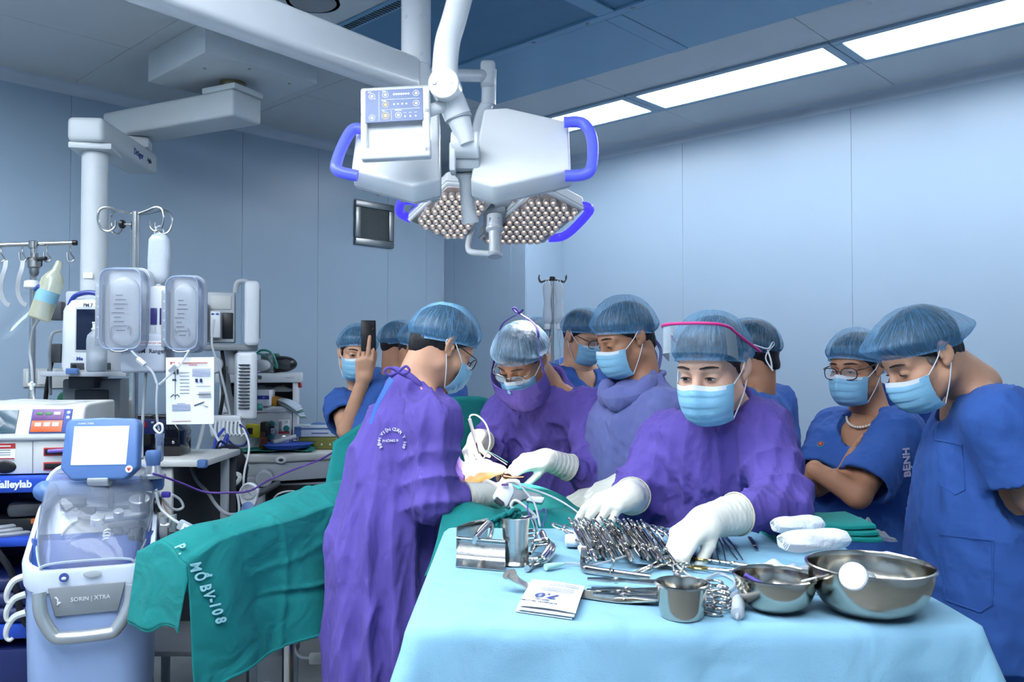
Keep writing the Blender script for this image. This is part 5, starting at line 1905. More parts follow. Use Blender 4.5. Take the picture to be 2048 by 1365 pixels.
# ---- clamps, scissors, forceps
def clamp(L=0.18, jaw=0.045, ringr=0.0125, curve=0.0, shank=0.0030, spread=0.011, name='clamp', straight_ring=True, ratchet=True, tipw=0.0022):
 """returns local-frame builders: ring end at y=0, tip at y=L, flat in xy"""
 out = []
 jy = L - jaw - 0.012
 for s in (-1, 1):
  mb = MB()
  ring = [Vector((s * spread + ringr * 0.85 * math.cos(a), 0.0 + ringr * 1.25 * math.sin(a), 0)) for a in np.linspace(0, 2 * PI, 21)[:-1]]
  rg = MB().tube(ring, 0.0024, 7, closed=True)
  pts = [Vector((s * spread * 0.80, ringr * 1.2, 0)), Vector((s * spread * 0.72, L * 0.25, 0)), Vector((s * spread * 0.42, L * 0.5, 0)), Vector((-s * 0.002, jy, 0)), Vector((-s * 0.0030, jy + 0.012, 0))]
  n = 5
  for k in range(1, n + 1):
   q = k / n
   pts.append(Vector((-s * (0.0030 - 0.0018 * q) + curve * q * q, jy + 0.012 + jaw * q, 0)))
  mb.tube(pts, [shank, shank, shank * 1.0, shank * 1.25, shank * 1.2, shank, tipw], 8, smooth=3)
  if ratchet:
   mb.box((s * spread * 0.45, 0.030, s * 0.001), (spread * 0.9, 0.0035, 0.002), bev=0.0005, seg=1)
  out.append(mb); out.append(rg)
 pin = MB().lathe([(0, 0.0052), (0.0035, 0.0052), (0.0048, 0.0035), (0.0048, -0.0035), (0.0035, -0.0052), (0, -0.0052)], (0, jy, 0), (0, 0, 1), 12)
 box = MB().box((0, jy, 0), (0.0095, 0.016, 0.0055), bev=0.0015)
 return out, pin, box
_cm = {}
def clamp_meshes(key, **kw):
 if key not in _cm:
  arms, pin, bx_ = clamp(**kw)
  _cm[key] = [a.mesh('arm' if k % 2 == 0 else 'finger_ring') for k, a in enumerate(arms)] + [pin.mesh('pivot'), bx_.mesh('box_lock')]
 return _cm[key]
GOLD = M('gilt_steel', (206, 172, 98), rough=0.2, metal=1.0, var=0.06)
TINT = M('tinted_steel', (104, 92, 128), rough=0.25, metal=1.0, var=0.1)
def put_clamp(name, label, cat, ring, tip, roll, key, mat=CHROME, group=None, ringmat=None, **kw):
 ms = clamp_meshes(key, **kw)
 y = (Vector(tip) - Vector(ring)).normalized()
 x0 = y.cross(Vector((0, 0, 1))).normalized()
 z0 = x0.cross(y)
 m = frame(ring, x0 * math.cos(roll) + z0 * math.sin(roll), y)
 t = T(name, label, cat, mat=m, group=group)
 for me, nm in zip(ms, ('arm', 'finger_ring', 'arm', 'finger_ring', 'pivot', 'box_lock')):
  if not me.materials:
   setmat(me, ringmat if (ringmat and nm == 'finger_ring') else mat)
  t.inst(nm, me, Matrix.Identity(4))
 return t
rnd = random.Random(5)
G = 'surgical clamps lined up over the gauze roll'
row = [1150, 1160, 1171, 1181, 1190, 1200, 1212, 1222, 1231, 1241, 1250, 1260, 1268, 1277, 1286, 1295]
for i, px in enumerate(row):
 q = i / (len(row) - 1)
 ring = PZ(px, 1053 + 3 * math.sin(i * 1.9) + (4 if i > 11 else 0), TZ + 0.045)
 d = Vector((0.10 + 0.02 * rnd.uniform(-1, 1) + 0.05 * q, -1.0, -0.18 + 0.01 * rnd.uniform(-1, 1))).normalized()
 L = (0.175, 0.19, 0.165)[i % 3]
 tip = ring + d * L
 tip.z = E + 0.008
 key = ('clampA', 'clampB', 'clampC')[i % 3]
 put_clamp('surgical_clamp', 'shiny steel clamp in the tight row, rings toward the patient, over the gauze roll', 'clamp', ring, tip, 0.85 + 0.12 * math.sin(i * 2.3), key, group=G,
    L=L, jaw=0.045 + 0.008 * (i % 3), curve=(0.0, 0.010, 0.004)[i % 3])
# first clamp of the row, lying flatter with wide open ring
put_clamp('ring_clamp', 'large steel clamp lying flat with one long open ring, first of the row', 'clamp', PZ(1128, 1056, TZ + 0.03), PZ(1190, 1112, E + 0.005), 0.25, 'clampR', L=0.20, jaw=0.05, ringr=0.018, spread=0.014)
# white gauze roll under the row
GAUZE = M('white_gauze', (226, 232, 240), rough=0.95, var=0.04, bump=0.5, bscale=70)
a, b = PZ(1133, 1082, E + 0.013), PZ(1292, 1082, E + 0.013)
mb = MB().grid(lambda u, v: a.lerp(b, u) + Vector((0, 0.024 * math.cos(v * 2 * PI) * (1 + 0.05 * math.sin(20 * u)), 0.0135 * math.sin(v * 2 * PI) * (1 + 0.06 * math.sin(13 * u)))), 24, 20)
mb.ball(a, (0.004, 0.023, 0.013)); mb.ball(b, (0.004, 0.023, 0.013))
solo('gauze_roll', 'white gauze roll propping up the row of clamps', 'gauze', mb, GAUZE, loc=(a + b) / 2 - Vector((0, 0, 0.013)))
# scissors and needle holders
for i, (r, t_, ro, L) in enumerate([((1322, 1062), (1345, 1115), 0.35, 0.17), ((1306, 1060), (1318, 1118), 0.5, 0.17), ((1338, 1064), (1366, 1120), 0.3, 0.17)]):
 put_clamp('scissors', 'open-ringed steel scissors behind the reaching glove, place %s from the clamp row' % ('one', 'two', 'three')[(1, 0, 2)[i]], 'scissors', PZ(*r, TZ + 0.030), PZ(*t_, E + 0.004), ro, 'scis', ratchet=False, L=0.17, jaw=0.04, ringr=0.014, spread=0.015)
names = ['uppermost, tip lifted', 'second from the top', 'third from the top', 'fourth from the top', 'lowest, on the retractor']
for i, (r, t_, z) in enumerate([((1428, 1172), (1200, 1160), 0.012), ((1440, 1182), (1212, 1180), 0.010), ((1436, 1196), (1155, 1180), 0.006), ((1444, 1206), (1188, 1189), 0.010), ((1430, 1218), (1240, 1187), 0.006)]):
 put_clamp('needle_holder', 'long steel needle holder passing behind the cup, ' + names[i], 'needle holder', PZ(*r, E + z), PZ(*t_, E + z), 0.15, 'nh%d' % (i % 2), L=0.215 if i % 2 else 0.225, jaw=0.040, ringr=0.0125, spread=0.012, shank=0.0032, tipw=0.0026)
for i, (r, t_, mt, lb) in enumerate([((1404, 1118), (1510, 1135), GOLD, 'gold-ringed steel scissors, upper of the pair beside the tweezers'), ((1398, 1136), (1500, 1146), GOLD, 'gold-ringed steel scissors, lower of the pair beside the bowl')]):
 t = put_clamp('scissors', lb, 'scissors', PZ(*r, E + 0.004), PZ(*t_, E + 0.004), 0.15, 'gold%d' % i, ringmat=GOLD, ratchet=False, L=0.115, jaw=0.036, ringr=0.014, spread=0.013)
put_clamp('scissors', 'steel scissors with round rings under the reaching glove, blades toward the cup', 'scissors', PZ(1357, 1130, E + 0.005), PZ(1350, 1172, E + 0.004), 0.05, 'sc9', ratchet=False, L=0.12, jaw=0.04, ringr=0.012, spread=0.014)
put_clamp('clamp', 'steel clamp lying across under the reaching glove, rings near the gold scissors', 'clamp', PZ(1345, 1118, E + 0.009), PZ(1268, 1148, E + 0.006), 0.2, 'sc8', L=0.14, jaw=0.04)
# tweezers
def tweezers(label, tail, tip, wid=0.010, mat=TINT):
 tail = Vector(tail); tip = Vector(tip)
 y = (tip - tail).normalized(); L = (tip - tail).length
 m = frame(tail, y.cross(Vector((0, 0, 1))), y)
 t = T('tweezers', label, 'tweezers', mat=m)
 for s in (-1, 1):
  t.p('prong', MB().ribbon([(0, 0, 0), (s * wid * 0.6, L * 0.2, 0), (s * wid, L * 0.55, 0), (s * wid * 0.75, L, 0)], (0.009, 0.003), 0.0016, (1, 0, 0), smooth=5), mat)
 t.p('joint', MB().box((0, 0.005, 0), (0.004, 0.014, 0.0088), bev=0.001), mat)
 return t
tweezers('purple-tinted tweezers, first beside the tilted pair, prongs apart', PZ(1420, 1067, E + 0.006), PZ(1415, 1124, E + 0.006))
tweezers('purple-tinted tweezers in the middle of three', PZ(1432, 1071, E + 0.006), PZ(1446, 1128, E + 0.006), 0.008)
tweezers('long dark tweezers, slanting, last of three beside the scalpel', PZ(1439, 1063, E + 0.006), PZ(1480, 1120, E + 0.006), 0.007)
t = T('scalpel', 'small steel scalpel lying beside the green towel', 'scalpel', mat=frame(PZ(1499, 1075, E + 0.003), PZ(1519, 1108, E + 0.003) - PZ(1499, 1075, E + 0.003), Vector((0, 0, 1)).cross(PZ(1519, 1108, E) - PZ(1499, 1075, E))))
t.p('handle', MB().box((0.045, 0, 0), (0.09, 0.009, 0.003), bev=0.001), STEEL_D)
t.p('blade', MB().prism([(0.09, -0.004), (0.125, -0.002), (0.13, 0.003), (0.09, 0.004)], -0.0005, 0.0005), CHROME)
t = T('flat_retractor', 'slim purple-tinted retractor with ring end beside the tweezers', 'retractor', mat=frame(PZ(1380, 1084, E + 0.004), PZ(1386, 1124, E + 0.004) - PZ(1380, 1084, E + 0.004), Vector((0, 0, 1)).cross(PZ(1386, 1124, E) - PZ(1380, 1084, E))))
t.p('shaft', MB().box((0.06, 0, 0), (0.15, 0.012, 0.004), bev=0.0015), TINT)
t.p('ring', MB().tube([Vector((-0.03 + 0.012 * math.cos(a), 0.018 * math.sin(a) + 0.012, 0)) for a in np.linspace(0, 2 * PI, 25)[:-1]], 0.003, 7, closed=True), CHROME)
t.p('tip', MB().box((0.14, 0, 0.002), (0.03, 0.016, 0.005), bev=0.002), TINT)
t = T('flat_retractor', 'purple-tinted steel rod showing beside the reaching wrist', 'retractor', mat=frame(PZ(1345, 1100, E + 0.004), PZ(1372, 1130, E + 0.004) - PZ(1345, 1100, E + 0.004), (-1, 1, 0)))
t.p('shaft', MB().box((0.04, 0, 0), (0.12, 0.010, 0.004), bev=0.0015), TINT)
t.p('tip', MB().box((0.105, 0, 0.001), (0.02, 0.014, 0.005), bev=0.002), TINT)

# ---- broad blade retractors and bent rods
t = T('blade_retractor', 'wide bent steel blade retractor with folded side arms', 'retractor', PZ(960, 1138, E))
W = lambda px, py, z=0.0: PZ(px, py, E + z)
a0, a1 = W(912, 1131), W(1010, 1140)
def plate(u, v):
 b = a0.lerp(a1, u)
 h = 0.052 * v
 back = 0.018 * (1 - math.cos(v * PI)) * 0.5 - 0.022 * (max(0, 0.28 - v) / 0.28) ** 1.5 + 0.010 * math.exp(-((v - 1) / 0.12) ** 2) * -1
 return b + Vector((0, back + 0.012, h + 0.0005))
t.p('front_blade', MB().grid(plate, 10, 24, th=0.0022), STEEL, world=True)
b0 = plate(0, 0.95); b1 = plate(1, 0.95)
back0 = W(975, 1058, 0.045)
t.p('side_blade', MB().ribbon([b0, (b0 + back0) / 2 + Vector((-0.006, 0, 0.001)), back0], 0.045, 0.0022, (1, -0.6, 0), smooth=4), STEEL, world=True)
t.p('top_edge', MB().tube([b0, b1], 0.002, 6), STEEL, world=True)
mb = MB().tube([W(948, 1085, 0.045), W(958, 1062, 0.055), W(975, 1046, 0.060), W(984, 1052, 0.055), W(980, 1075, 0.045), W(962, 1092, 0.035)], 0.0042, 8, smooth=5)
t.p('handle_loop', mb, CHROME, world=True)
for px in (946, 958):
 t.p('clamp_screw', MB().lathe([(0, 0.018), (0.010, 0.018), (0.011, 0.015), (0.011, 0.003), (0.010, 0), (0, 0)], W(px, 1090, 0.020), (0.3, -0.9, 0.2), 18), CHROME, world=True)
t.p('slide_bar', MB().cyl(W(950, 1078, 0.055), W(978, 1048, 0.062), 0.006, 12), CHROME, world=True)
t = T('trough_retractor', 'upright curved steel trough retractor standing on the drape', 'retractor', W(1031, 1136))
c = W(1031, 1130)
def trough(u, v):
 a = (u - 0.5) * 2.3
 r = 0.025 + 0.003 * (2 * v - 1) ** 2 + 0.006 * math.exp(-v / 0.07)
 h = 0.092 * v
 return c + Vector((r * math.sin(a) * 1.05, 0.012 - r * math.cos(a) * 0.9, h + 0.001 * 1))
t.p('blade', MB().grid(trough, 22, 26, th=-0.002), STEEL, world=True)
t.p('foot', MB().grid(lambda u, v: c + Vector((0.028 * (2 * u - 1), 0.012 - 0.030 * math.cos((2 * u - 1) * 1.15) * (1 - 0.7 * v) , 0.001)), 14, 4, th=0.0015), STEEL, world=True)
t.p('stem', MB().tube([c + Vector((0.015, 0.01, 0.09)), c + Vector((0.035, 0.05, 0.085)), c + Vector((0.045, 0.09, 0.05))], 0.0045, 8, smooth=4), CHROME, world=True)
t = T('rod_retractor', 'bent steel rods nested in loops beside the trough retractor', 'retractor', W(1085, 1120))
for k, (dx, dy, dz) in enumerate(((0, 0, 0.0), (-5, -4, 0.008), (-9, -8, 0.016))):
 t.p('rod', MB().tube([W(1054 + dx * 0.2, 1092 + dy, 0.012 + dz), W(1085 + dx, 1090 + dy, 0.020 + dz), W(1104 + dx, 1088 + dy, 0.022 + dz), W(1107 + dx, 1102 + dy, 0.014 + dz), W(1090 + dx, 1124 + dy, 0.006 + dz), W(1060 + dx * 0.2, 1126 + dy, 0.004 + dz)], 0.0040, 8, smooth=5), CHROME, world=True)
 t.p('loop', MB().tube([W(1052, 1064 + 10 * k, 0.035 - 0.01 * k), W(1070, 1062 + 10 * k, 0.036 - 0.01 * k), W(1073, 1072 + 10 * k, 0.03 - 0.01 * k), W(1060, 1108, 0.006 + 0.006 * k)], 0.0036, 8, smooth=5), CHROME, world=True)
t.p('tube_end', MB().lathe([(0.0028, 0), (0.0065, 0), (0.0068, 0.004), (0.0052, 0.02), (0.0045, 0.03)], W(1054, 1138, 0.006), W(1078, 1124, 0.004) - W(1054, 1138, 0.006), 14), CHROME, world=True)
t.p('tube_stem', MB().tube([W(1065, 1131, 0.006), W(1085, 1122, 0.006), W(1098, 1108, 0.010), W(1104, 1095, 0.016)], 0.0045, 8, smooth=4), CHROME, world=True)
# diathermy probe standing with its cable
t = T('diathermy_probe', 'fluted grey probe with a thin cable, leaning at the back of the table', 'probe', W(1088, 1100))
t.p('handle', MB().lathe([(0.0032, 0), (0.0042, 0.04), (0.0075, 0.075), (0.0085, 0.10), (0.006, 0.118), (0.004, 0.122)], W(1096, 1105, 0.004), W(1080, 1052, 0.03) - W(1096, 1105, 0.004), 14), STEEL, world=True)
# angled long retractor
t = T('angled_retractor', 'long steel retractor bent at a right angle, arm toward the reaching glove', 'retractor', W(1170, 1140))
t.p('stem', MB().tube([W(1167, 1096, 0.030), W(1164, 1120, 0.018), W(1166, 1137, 0.007), W(1172, 1142, 0.005), W(1200, 1146, 0.005), W(1300, 1158, 0.005)], 0.0042, 8, smooth=4), CHROME, world=True)
t.p('stem', MB().tube([W(1170, 1134, 0.010), W(1200, 1139, 0.009), W(1302, 1153, 0.006)], 0.0036, 8), CHROME, world=True)
t.p('hinge_block', MB().box(W(1168, 1112, 0.022), (0.012, 0.018, 0.030), bev=0.002), STEEL_D, world=True)
t.p('label_tape', MB().cyl(W(1161, 1096, 0.030), W(1166, 1106, 0.027), 0.0062, 10), PAPER, world=True)
t.p('wing_screw', MB().tube([W(1170, 1120, 0.018), W(1178, 1116, 0.020), W(1182, 1123, 0.016), W(1174, 1126, 0.014), W(1170, 1120, 0.018)], 0.0022, 6, smooth=3), CHROME, world=True)
t.p('hook', MB().tube([W(1220, 1142, 0.012), W(1223, 1136, 0.016), W(1227, 1130, 0.022)], 0.0022, 6), CHROME, world=True)
# malleable strip
t = T('malleable_retractor', 'pale flexible metal strip bent at one end under the glove wrapper', 'retractor', W(1100, 1190))
MAL = M('satin_nickel', (196, 192, 180), rough=0.32, metal=1.0, var=0.06)
pts = [W(1018, 1148, 0.030), W(1035, 1160, 0.020), W(1062, 1176, 0.004), W(1100, 1181, 0.003), W(1170, 1189, 0.003), W(1240, 1198, 0.004), W(1312, 1196, 0.010)]
t.p('strip', MB().ribbon(pts, 0.026, 0.002, (0, -0.25, 1), smooth=5), MAL, world=True)
t.p('rounded_end', MB().lathe([(0, 0.001), (0.013, 0.001), (0.013, -0.001), (0, -0.001)], W(1019, 1149, 0.029), (-0.35, -0.35, 0.87), 22), MAL, world=True)
# suction tip with tubing
t = T('suction_tip', 'mint green suction connector with clear tubing lying on the drape', 'connector', W(1100, 1135))
MINT = M('mint_plastic', (176, 222, 208), rough=0.35, var=0.03)
d = W(1130, 1128, 0.006) - W(1091, 1135, 0.006)
t.p('cone', MB().lathe([(0.004, 0), (0.0066, 0), (0.0068, 0.006), (0.0058, 0.012), (0.0062, 0.014), (0.0045, 0.034), (0.0026, 0.045)], W(1091, 1135, 0.007), d, 18), MINT, world=True)
t.p('tube', MB().tube([W(1128, 1128, 0.005), W(1150, 1128, 0.004), W(1175, 1131, 0.004), W(1200, 1128, 0.010), W(1256, 1112, 0.012)], 0.0024, 8, smooth=4), TUBING, world=True)
solo('suction_tubing', 'clear tubing looping between the cup and the medium bowl', 'tubing', MB().tube([W(1345, 1125, 0.004), W(1375, 1150, 0.003), W(1420, 1178, 0.003), W(1452, 1186, 0.003), W(1470, 1165, 0.003), W(1440, 1148, 0.003), W(1412, 1160, 0.003), W(1412, 1180, 0.003)], 0.0026, 8, smooth=6), TUBING)
# glove wrapper
pk = T('glove_wrapper', 'folded white paper wrapper of surgical gloves size 7.0 with blue print', 'packet', W(1092, 1215))
q = [W(1031, 1224), W(1144, 1240), W(1163, 1186), W(1058, 1172)]
for k, (dz, sh) in enumerate(((0.0015, 0.0), (0.006, -0.003), (0.0105, 0.002))):
 def sheet(u, v, dz=dz, sh=sh, k=k):
  b = (q[0].lerp(q[1], u)).lerp(q[3].lerp(q[2], u), v)
  return b + Vector((0.003 * k, sh, dz + 0.002 * math.sin(u * PI) * (k == 2) + 0.0015 * math.sin(v * 3)))
 s_ = pk.p('paper_fold', MB().grid(sheet, 10, 10, th=0.0016), PAPER, world=True)
ux = (q[0] - q[1]).normalized(); uy = (q[0] - q[3]).normalized()
pm = (q[0] + q[1] + q[2] + q[3]) / 4 + Vector((0.006, 0, 0.0155))
fm = frame(pm, ux, uy - ux * uy.dot(ux))
def ptext(s, x, y, size, bold=0.0, mat=INK):
 pk.text(s, fm @ TX(x, y * 1.75, 0), size, mat, world=True, bold=bold, ext=0.0002)
ptext('SURGICAL GLOVES', 0.0, 0.034, 0.0076, 0.0002)
ptext('MERUFA', 0.0, 0.0265, 0.0072, 0.0001)
ptext('7.0', 0.002, 0.0120, 0.034, 0.0006, BLUEINK)
def pline(x, y, w):
 b_ = MB().box((x, y, 0), (w, 0.0022, 0.0004), bev=0)
 pk.p('print_line', MB().add(b_.v, b_.f, fm), GREY, world=True)
for i in range(4):
 pline(-0.002, -0.008 - i * 0.0062, 0.060 - 0.006 * (i == 3))
for i in range(3):
 pline(-0.004, -0.040 - i * 0.0062, 0.056 - 0.008 * (i == 2))
pline(-0.004, -0.064, 0.034)
# syringe
t = T('syringe', 'clear plastic syringe lying beside the medium bowl, nozzle toward the table edge', 'syringe', W(1472, 1240))
s0 = W(1474, 1238, 0.007); s1 = W(1481, 1165, 0.012)
ax = (s1 - s0).normalized()
t.p('barrel', MB().lathe([(0.004, 0.018), (0.010, 0.021), (0.0105, 0.024), (0.0105, 0.095), (0.0095, 0.095), (0.0095, 0.025)], s0, ax, 22), MILKY, world=True)
t.p('nozzle', MB().lathe([(0.0015, 0), (0.0022, 0.001), (0.0032, 0.018), (0.0035, 0.020)], s0, ax, 12), MILKY, world=True)
t.p('flange', MB().lathe([(0.0095, 0.094), (0.016, 0.094), (0.016, 0.0965), (0.0095, 0.0965)], s0, ax, 22), MILKY, world=True)
t.p('plunger', MB().lathe([(0, 0.05), (0.0090, 0.05), (0.0090, 0.056), (0.003, 0.058), (0.003, 0.115), (0.010, 0.116), (0.010, 0.119), (0, 0.119)], s0, ax, 18), M('plunger_blue', (96, 110, 168), rough=0.4), world=True)
# green towel pack with gauze
TOWEL = cloth('green_towel', (24, 128, 124), wr=0.3, wscale=7, stretch=(1, 1, 1))
tw = T('green_towel_pack', 'folded green surgical towel on the drape carrying white gauze', 'towel', mat=frame(W(1630, 1072), (1, 0.05, 0), (-0.22, 1, 0)))
for k in range(3):
 w, d_ = 0.235 - 0.012 * k, 0.19 - 0.012 * k
 def lay(u, v, w=w, d_=d_, k=k):
  a = 2 * PI * v
  x = (u - 0.5) * w + 0.003 * math.sin(9 * v + k); y = d_ / 2 * (abs(math.cos(a)) ** 0.35) * (1 if math.cos(a) > 0 else -1)
  z = 0.008 + 0.0135 * k + 0.0075 * (abs(math.sin(a)) ** 0.5) * (1 if math.sin(a) > 0 else -1)
  return (x, y, z + 0.003 * math.sin(12 * u + k) * 0.4)
 m_ = MB().grid(lay, 16, 32)
 m_.add([lay(0, j / 32) for j in range(32)], [list(range(32))]); m_.add([lay(1, j / 32) for j in range(32)], [list(range(32))[::-1]])
 tw.p('fold_layer', m_, TOWEL)
def gauze(label, a, b, r, seed):
 a = Vector(a); b = Vector(b)
 ax = (b - a).normalized(); sd = ax.cross(Vector((0, 0, 1))).normalized()
 rr = random.Random(seed); p1, p2 = rr.uniform(0, 6), rr.uniform(0, 6)
 def fn(u, v):
  e = 1 - 0.25 * abs(2 * u - 1) ** 4
  ang = v * 2 * PI
  k = 1 + 0.06 * math.sin(5 * ang + 7 * u + p1) + 0.04 * math.sin(11 * u + p2)
  return a.lerp(b, u) + (sd * math.cos(ang) * r * 1.35 + Vector((0, 0, 1)) * math.sin(ang) * r * 0.9) * e * k
 mb = MB().grid(fn, 30, 28)
 for q in (0.0, 1.0):
  ring = [fn(q, j / 28) for j in range(28)]
  c = sum((Vector(x) for x in ring), Vector()) / 28
  mb.add([c] + ring, [[0, j + 1, (j + 1) % 28 + 1] if q else [0, (j + 1) % 28 + 1, j + 1] for j in range(28)])
  for k in range(3):
   mb.tube([c.lerp(Vector(x), 0.3 + 0.22 * k) + ax * (0.0015 if q else -0.0015) for x in ring], 0.0012, 5, closed=True)
 solo('gauze_roll', label, 'gauze', mb, GAUZE, loc=(a + b) / 2 - Vector((0, 0, r * 0.9)), sharp=70)
gauze('thick white gauze roll lying on the green towel, nearer the bowls', PZ(1566, 1085, TZ + 0.068), PZ(1688, 1077, TZ + 0.068), 0.022, 1)
gauze('crumpled white gauze roll on the green towel behind the thicker one', PZ(1550, 1052, TZ + 0.066), PZ(1640, 1048, TZ + 0.066), 0.020, 2)
# crinkled clear wrapper
def crinkle(label, c, w, d_, hgt, seed, mat, name='plastic_wrapper'):
 ph_ = np.random.default_rng(seed).uniform(0, 6, 10)
 def fn(u, v):
  x, y = (u - 0.5) * w, (v - 0.5) * d_
  z = hgt * (0.35 + 0.3 * math.sin(9 * u + ph_[0] + 3 * v) + 0.25 * math.sin(13 * v + ph_[1] + 5 * u) + 0.2 * math.sin(23 * u - 17 * v + ph_[2])) * math.sin(PI * u) ** 0.6 * math.sin(PI * v) ** 0.6
  return Vector(c) + Vector((x + 0.008 * math.sin(9 * v + ph_[3]), y + 0.008 * math.sin(8 * u + ph_[4]), max(0.0006, z)))
 return solo(name, label, 'wrapper', MB().grid(fn, 26, 26), mat, loc=c)
crinkle('crumpled clear plastic wrapper beside the gauze', W(1722, 1072), 0.10, 0.13, 0.05, 4, clear('crinkle_film', (225, 232, 240), 0.10, 0.06))
crinkle('crumpled white plastic bag lying between the two bowls', W(1598, 1160), 0.13, 0.20, 0.035, 6, clear('white_film', (228, 234, 240), 0.72, 0.3), 'plastic_bag')
solo('paper_slip', 'white paper slip sticking out behind the large bowl', 'paper', MB().box(W(1775, 1112, 0.008), (0.06, 0.05, 0.003), rot=0.5, bev=0.001), PAPER)
# ================================================================ surgical lamps and ceiling pendant
LAMPW = M('lamp_enamel', (240, 243, 245), rough=0.26, var=0.015, coat=0.2)
LAMPG = M('lamp_grey', (176, 184, 190), rough=0.35, var=0.02)
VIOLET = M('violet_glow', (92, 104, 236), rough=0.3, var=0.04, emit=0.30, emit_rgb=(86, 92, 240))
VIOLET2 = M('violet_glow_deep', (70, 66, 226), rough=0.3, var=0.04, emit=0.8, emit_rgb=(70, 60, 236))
SCREENB = M('panel_slate', (88, 106, 148), rough=0.3, var=0.03, emit=0.12)
GLOWW = M('panel_icon', (226, 232, 240), rough=0.4, var=0.0, emit=0.5)
GLOWY = M('panel_icon_amber', (236, 204, 120), rough=0.4, var=0.0, emit=0.5)
def px_local(m, px, py):
 """photo pixel -> local xy of the plane z = 0 of frame m"""
 o = Vector((0, 0, CAMZ)); d = P(px, py, 1.0) - o
 n = m.to_3x3() @ Vector((0, 0, 1)); c = m.translation
 t = (c - o).dot(n) / d.dot(n)
 q = m.inverted() @ (o + d * t)
 return (q.x, q.y)
def inset(poly, k):
 cx = sum(p[0] for p in poly) / len(poly); cy = sum(p[1] for p in poly) / len(poly)
 out = []
 for x, y in poly:
  d = math.hypot(x - cx, y - cy)
  s = max(0, (d - k) / d)
  out.append((cx + (x - cx) * s, cy + (y - cy) * s))
 return out
def inside(poly, x, y):
 c = False
 for i in range(len(poly)):
  (x0, y0), (x1, y1) = poly[i - 1], poly[i]
  if (y0 > y) != (y1 > y) and x < (x1 - x0) * (y - y0) / (y1 - y0) + x0:
   c = not c
 return c
def ccw(poly):
 a = sum(poly[i - 1][0] * poly[i][1] - poly[i][0] * poly[i - 1][1] for i in range(len(poly)))
 return poly if a > 0 else poly[::-1]
_lens = {}
def lens_cell(r):
 key = round(r, 4)
 if key not in _lens:
  cup = MB().lathe([(r * 0.96, -0.017), (r * 0.98, 0.0), (r * 0.94, 0.0015), (r * 0.80, 0.0), (r * 0.55, -0.010), (r * 0.25, -0.016), (0, -0.016)], (0, 0, 0), (0, 0, 1), 14).mesh('reflector')
  setmat(cup, M('reflector_coat', (226, 214, 208), rough=0.22, metal=0.35, var=0.3, scale=60))
  dome = MB().lathe([(0, -0.005), (r * 0.20, -0.006), (r * 0.28, -0.010), (r * 0.28, -0.014), (0, -0.014)], (0, 0, 0), (0, 0, 1), 10).mesh('diode')
  setmat(dome, M('diode_glow', (255, 246, 232), rough=0.2, var=0.0, emit=1.1, emit_rgb=(255, 246, 236)))
  _lens[key] = (cup, dome)
 return _lens[key]
def pod(t, poly, thick, bev, lens_side=True, lens_plate=None, holder=None, spacing=0.030):
 """one lamp pod: shell (top at z=0, underside at z=-thick), lens plate and lens cells on the underside"""
 poly = ccw(poly)
 sh = t.p('pod_shell', MB().prism(poly, -thick, 0, bev=bev, seg=3), LAMPW)
 t.p('seam', MB().tube([Vector((x, y, -thick + 0.012)) for x, y in inset(poly, -0.0004)], 0.0012, 5, closed=True), GREY, par=sh)
 pl = ccw(inset(poly, 0.016))
 fr = t.p('lens_plate', MB().prism(pl, -thick - 0.003, -thick + 0.004, bev=0.001, seg=1), M('lens_plate', (206, 192, 186), rough=0.4, metal=0.9, var=0.06))
 ip = inset(pl, 0.014)
 cup, dome = lens_cell(spacing * 0.5)
 xs = [p[0] for p in ip]; ys = [p[1] for p in ip]
 row = 0; y = min(ys)
 flip = TX(0, 0, -thick - 0.0195) @ RX(PI)
 n = 0
 while y <= max(ys):
  x = min(xs) + (spacing / 2 if row % 2 else 0)
  while x <= max(xs):
   if inside(ip, x, y):
    c = t.inst('lens', cup, TX(x, y, 0) @ flip, par=fr)
    t.inst('diode', dome, TX(x, y, 0) @ flip, par=fr)
    n += 1
   x += spacing
  y += spacing * 0.87; row += 1
 return sh
def lamp_light(name, m, z, watts, target, size, angle=60):
 ld = bpy.data.lights.new(name, 'SPOT')
 ld.energy = watts; ld.spot_size = math.radians(angle); ld.spot_blend = 0.55; ld.shadow_soft_size = size
 ld.color = (1.0, 0.93, 0.84)
 return ld

# ---- shared ceiling column with the long horizontal arm
t = T('lamp_mount', 'white ceiling column with a long boom arm carrying the surgical lamps', 'lamp mount', P(832, 120, 3.15))
c = t.m.translation
base = Vector((c.x, c.y, 0))
t.p('column', MB().lathe([(0.056, 0), (0.056, CEIL - 2.53)], base + Vector((0, 0, 2.53)), (0, 0, 1), 36), LAMPW, world=True)
t.p('flange', MB().lathe([(0, 0), (0.10, 0), (0.11, -0.015), (0.11, -0.03), (0.056, -0.035)], base + Vector((0, 0, CEIL)), (0, 0, 1), 36), LAMPW, world=True)
t.p('swivel', MB().lathe([(0.0, -0.16), (0.052, -0.16), (0.054, -0.15), (0.054, 0.0), (0.050, 0.002)], base + Vector((0, 0, 2.53)), (0, 0, 1), 36), LAMPW, world=True)
t.p('gap_ring', MB().lathe([(0.0525, 0), (0.0525, 0.004)], base + Vector((0, 0, 2.528)), (0, 0, 1), 36), BLACK, world=True)
for a in (-2.2, -1.1):
 for z in (2.56, 2.70):
  d = Vector((math.cos(a), math.sin(a), 0))
  t.p('screw_cap', MB().lathe([(0, 0.003), (0.006, 0.003), (0.008, 0)], base + d * 0.0555 + Vector((0, 0, z)), d, 10), WHITE, world=True)
d = Vector((-0.615, -0.79, 0)).normalized()
sd = Vector((d.y, -d.x, 0))
m = frame(base + Vector((0, 0, 2.46)), d, Vector((0, 0, 1)))
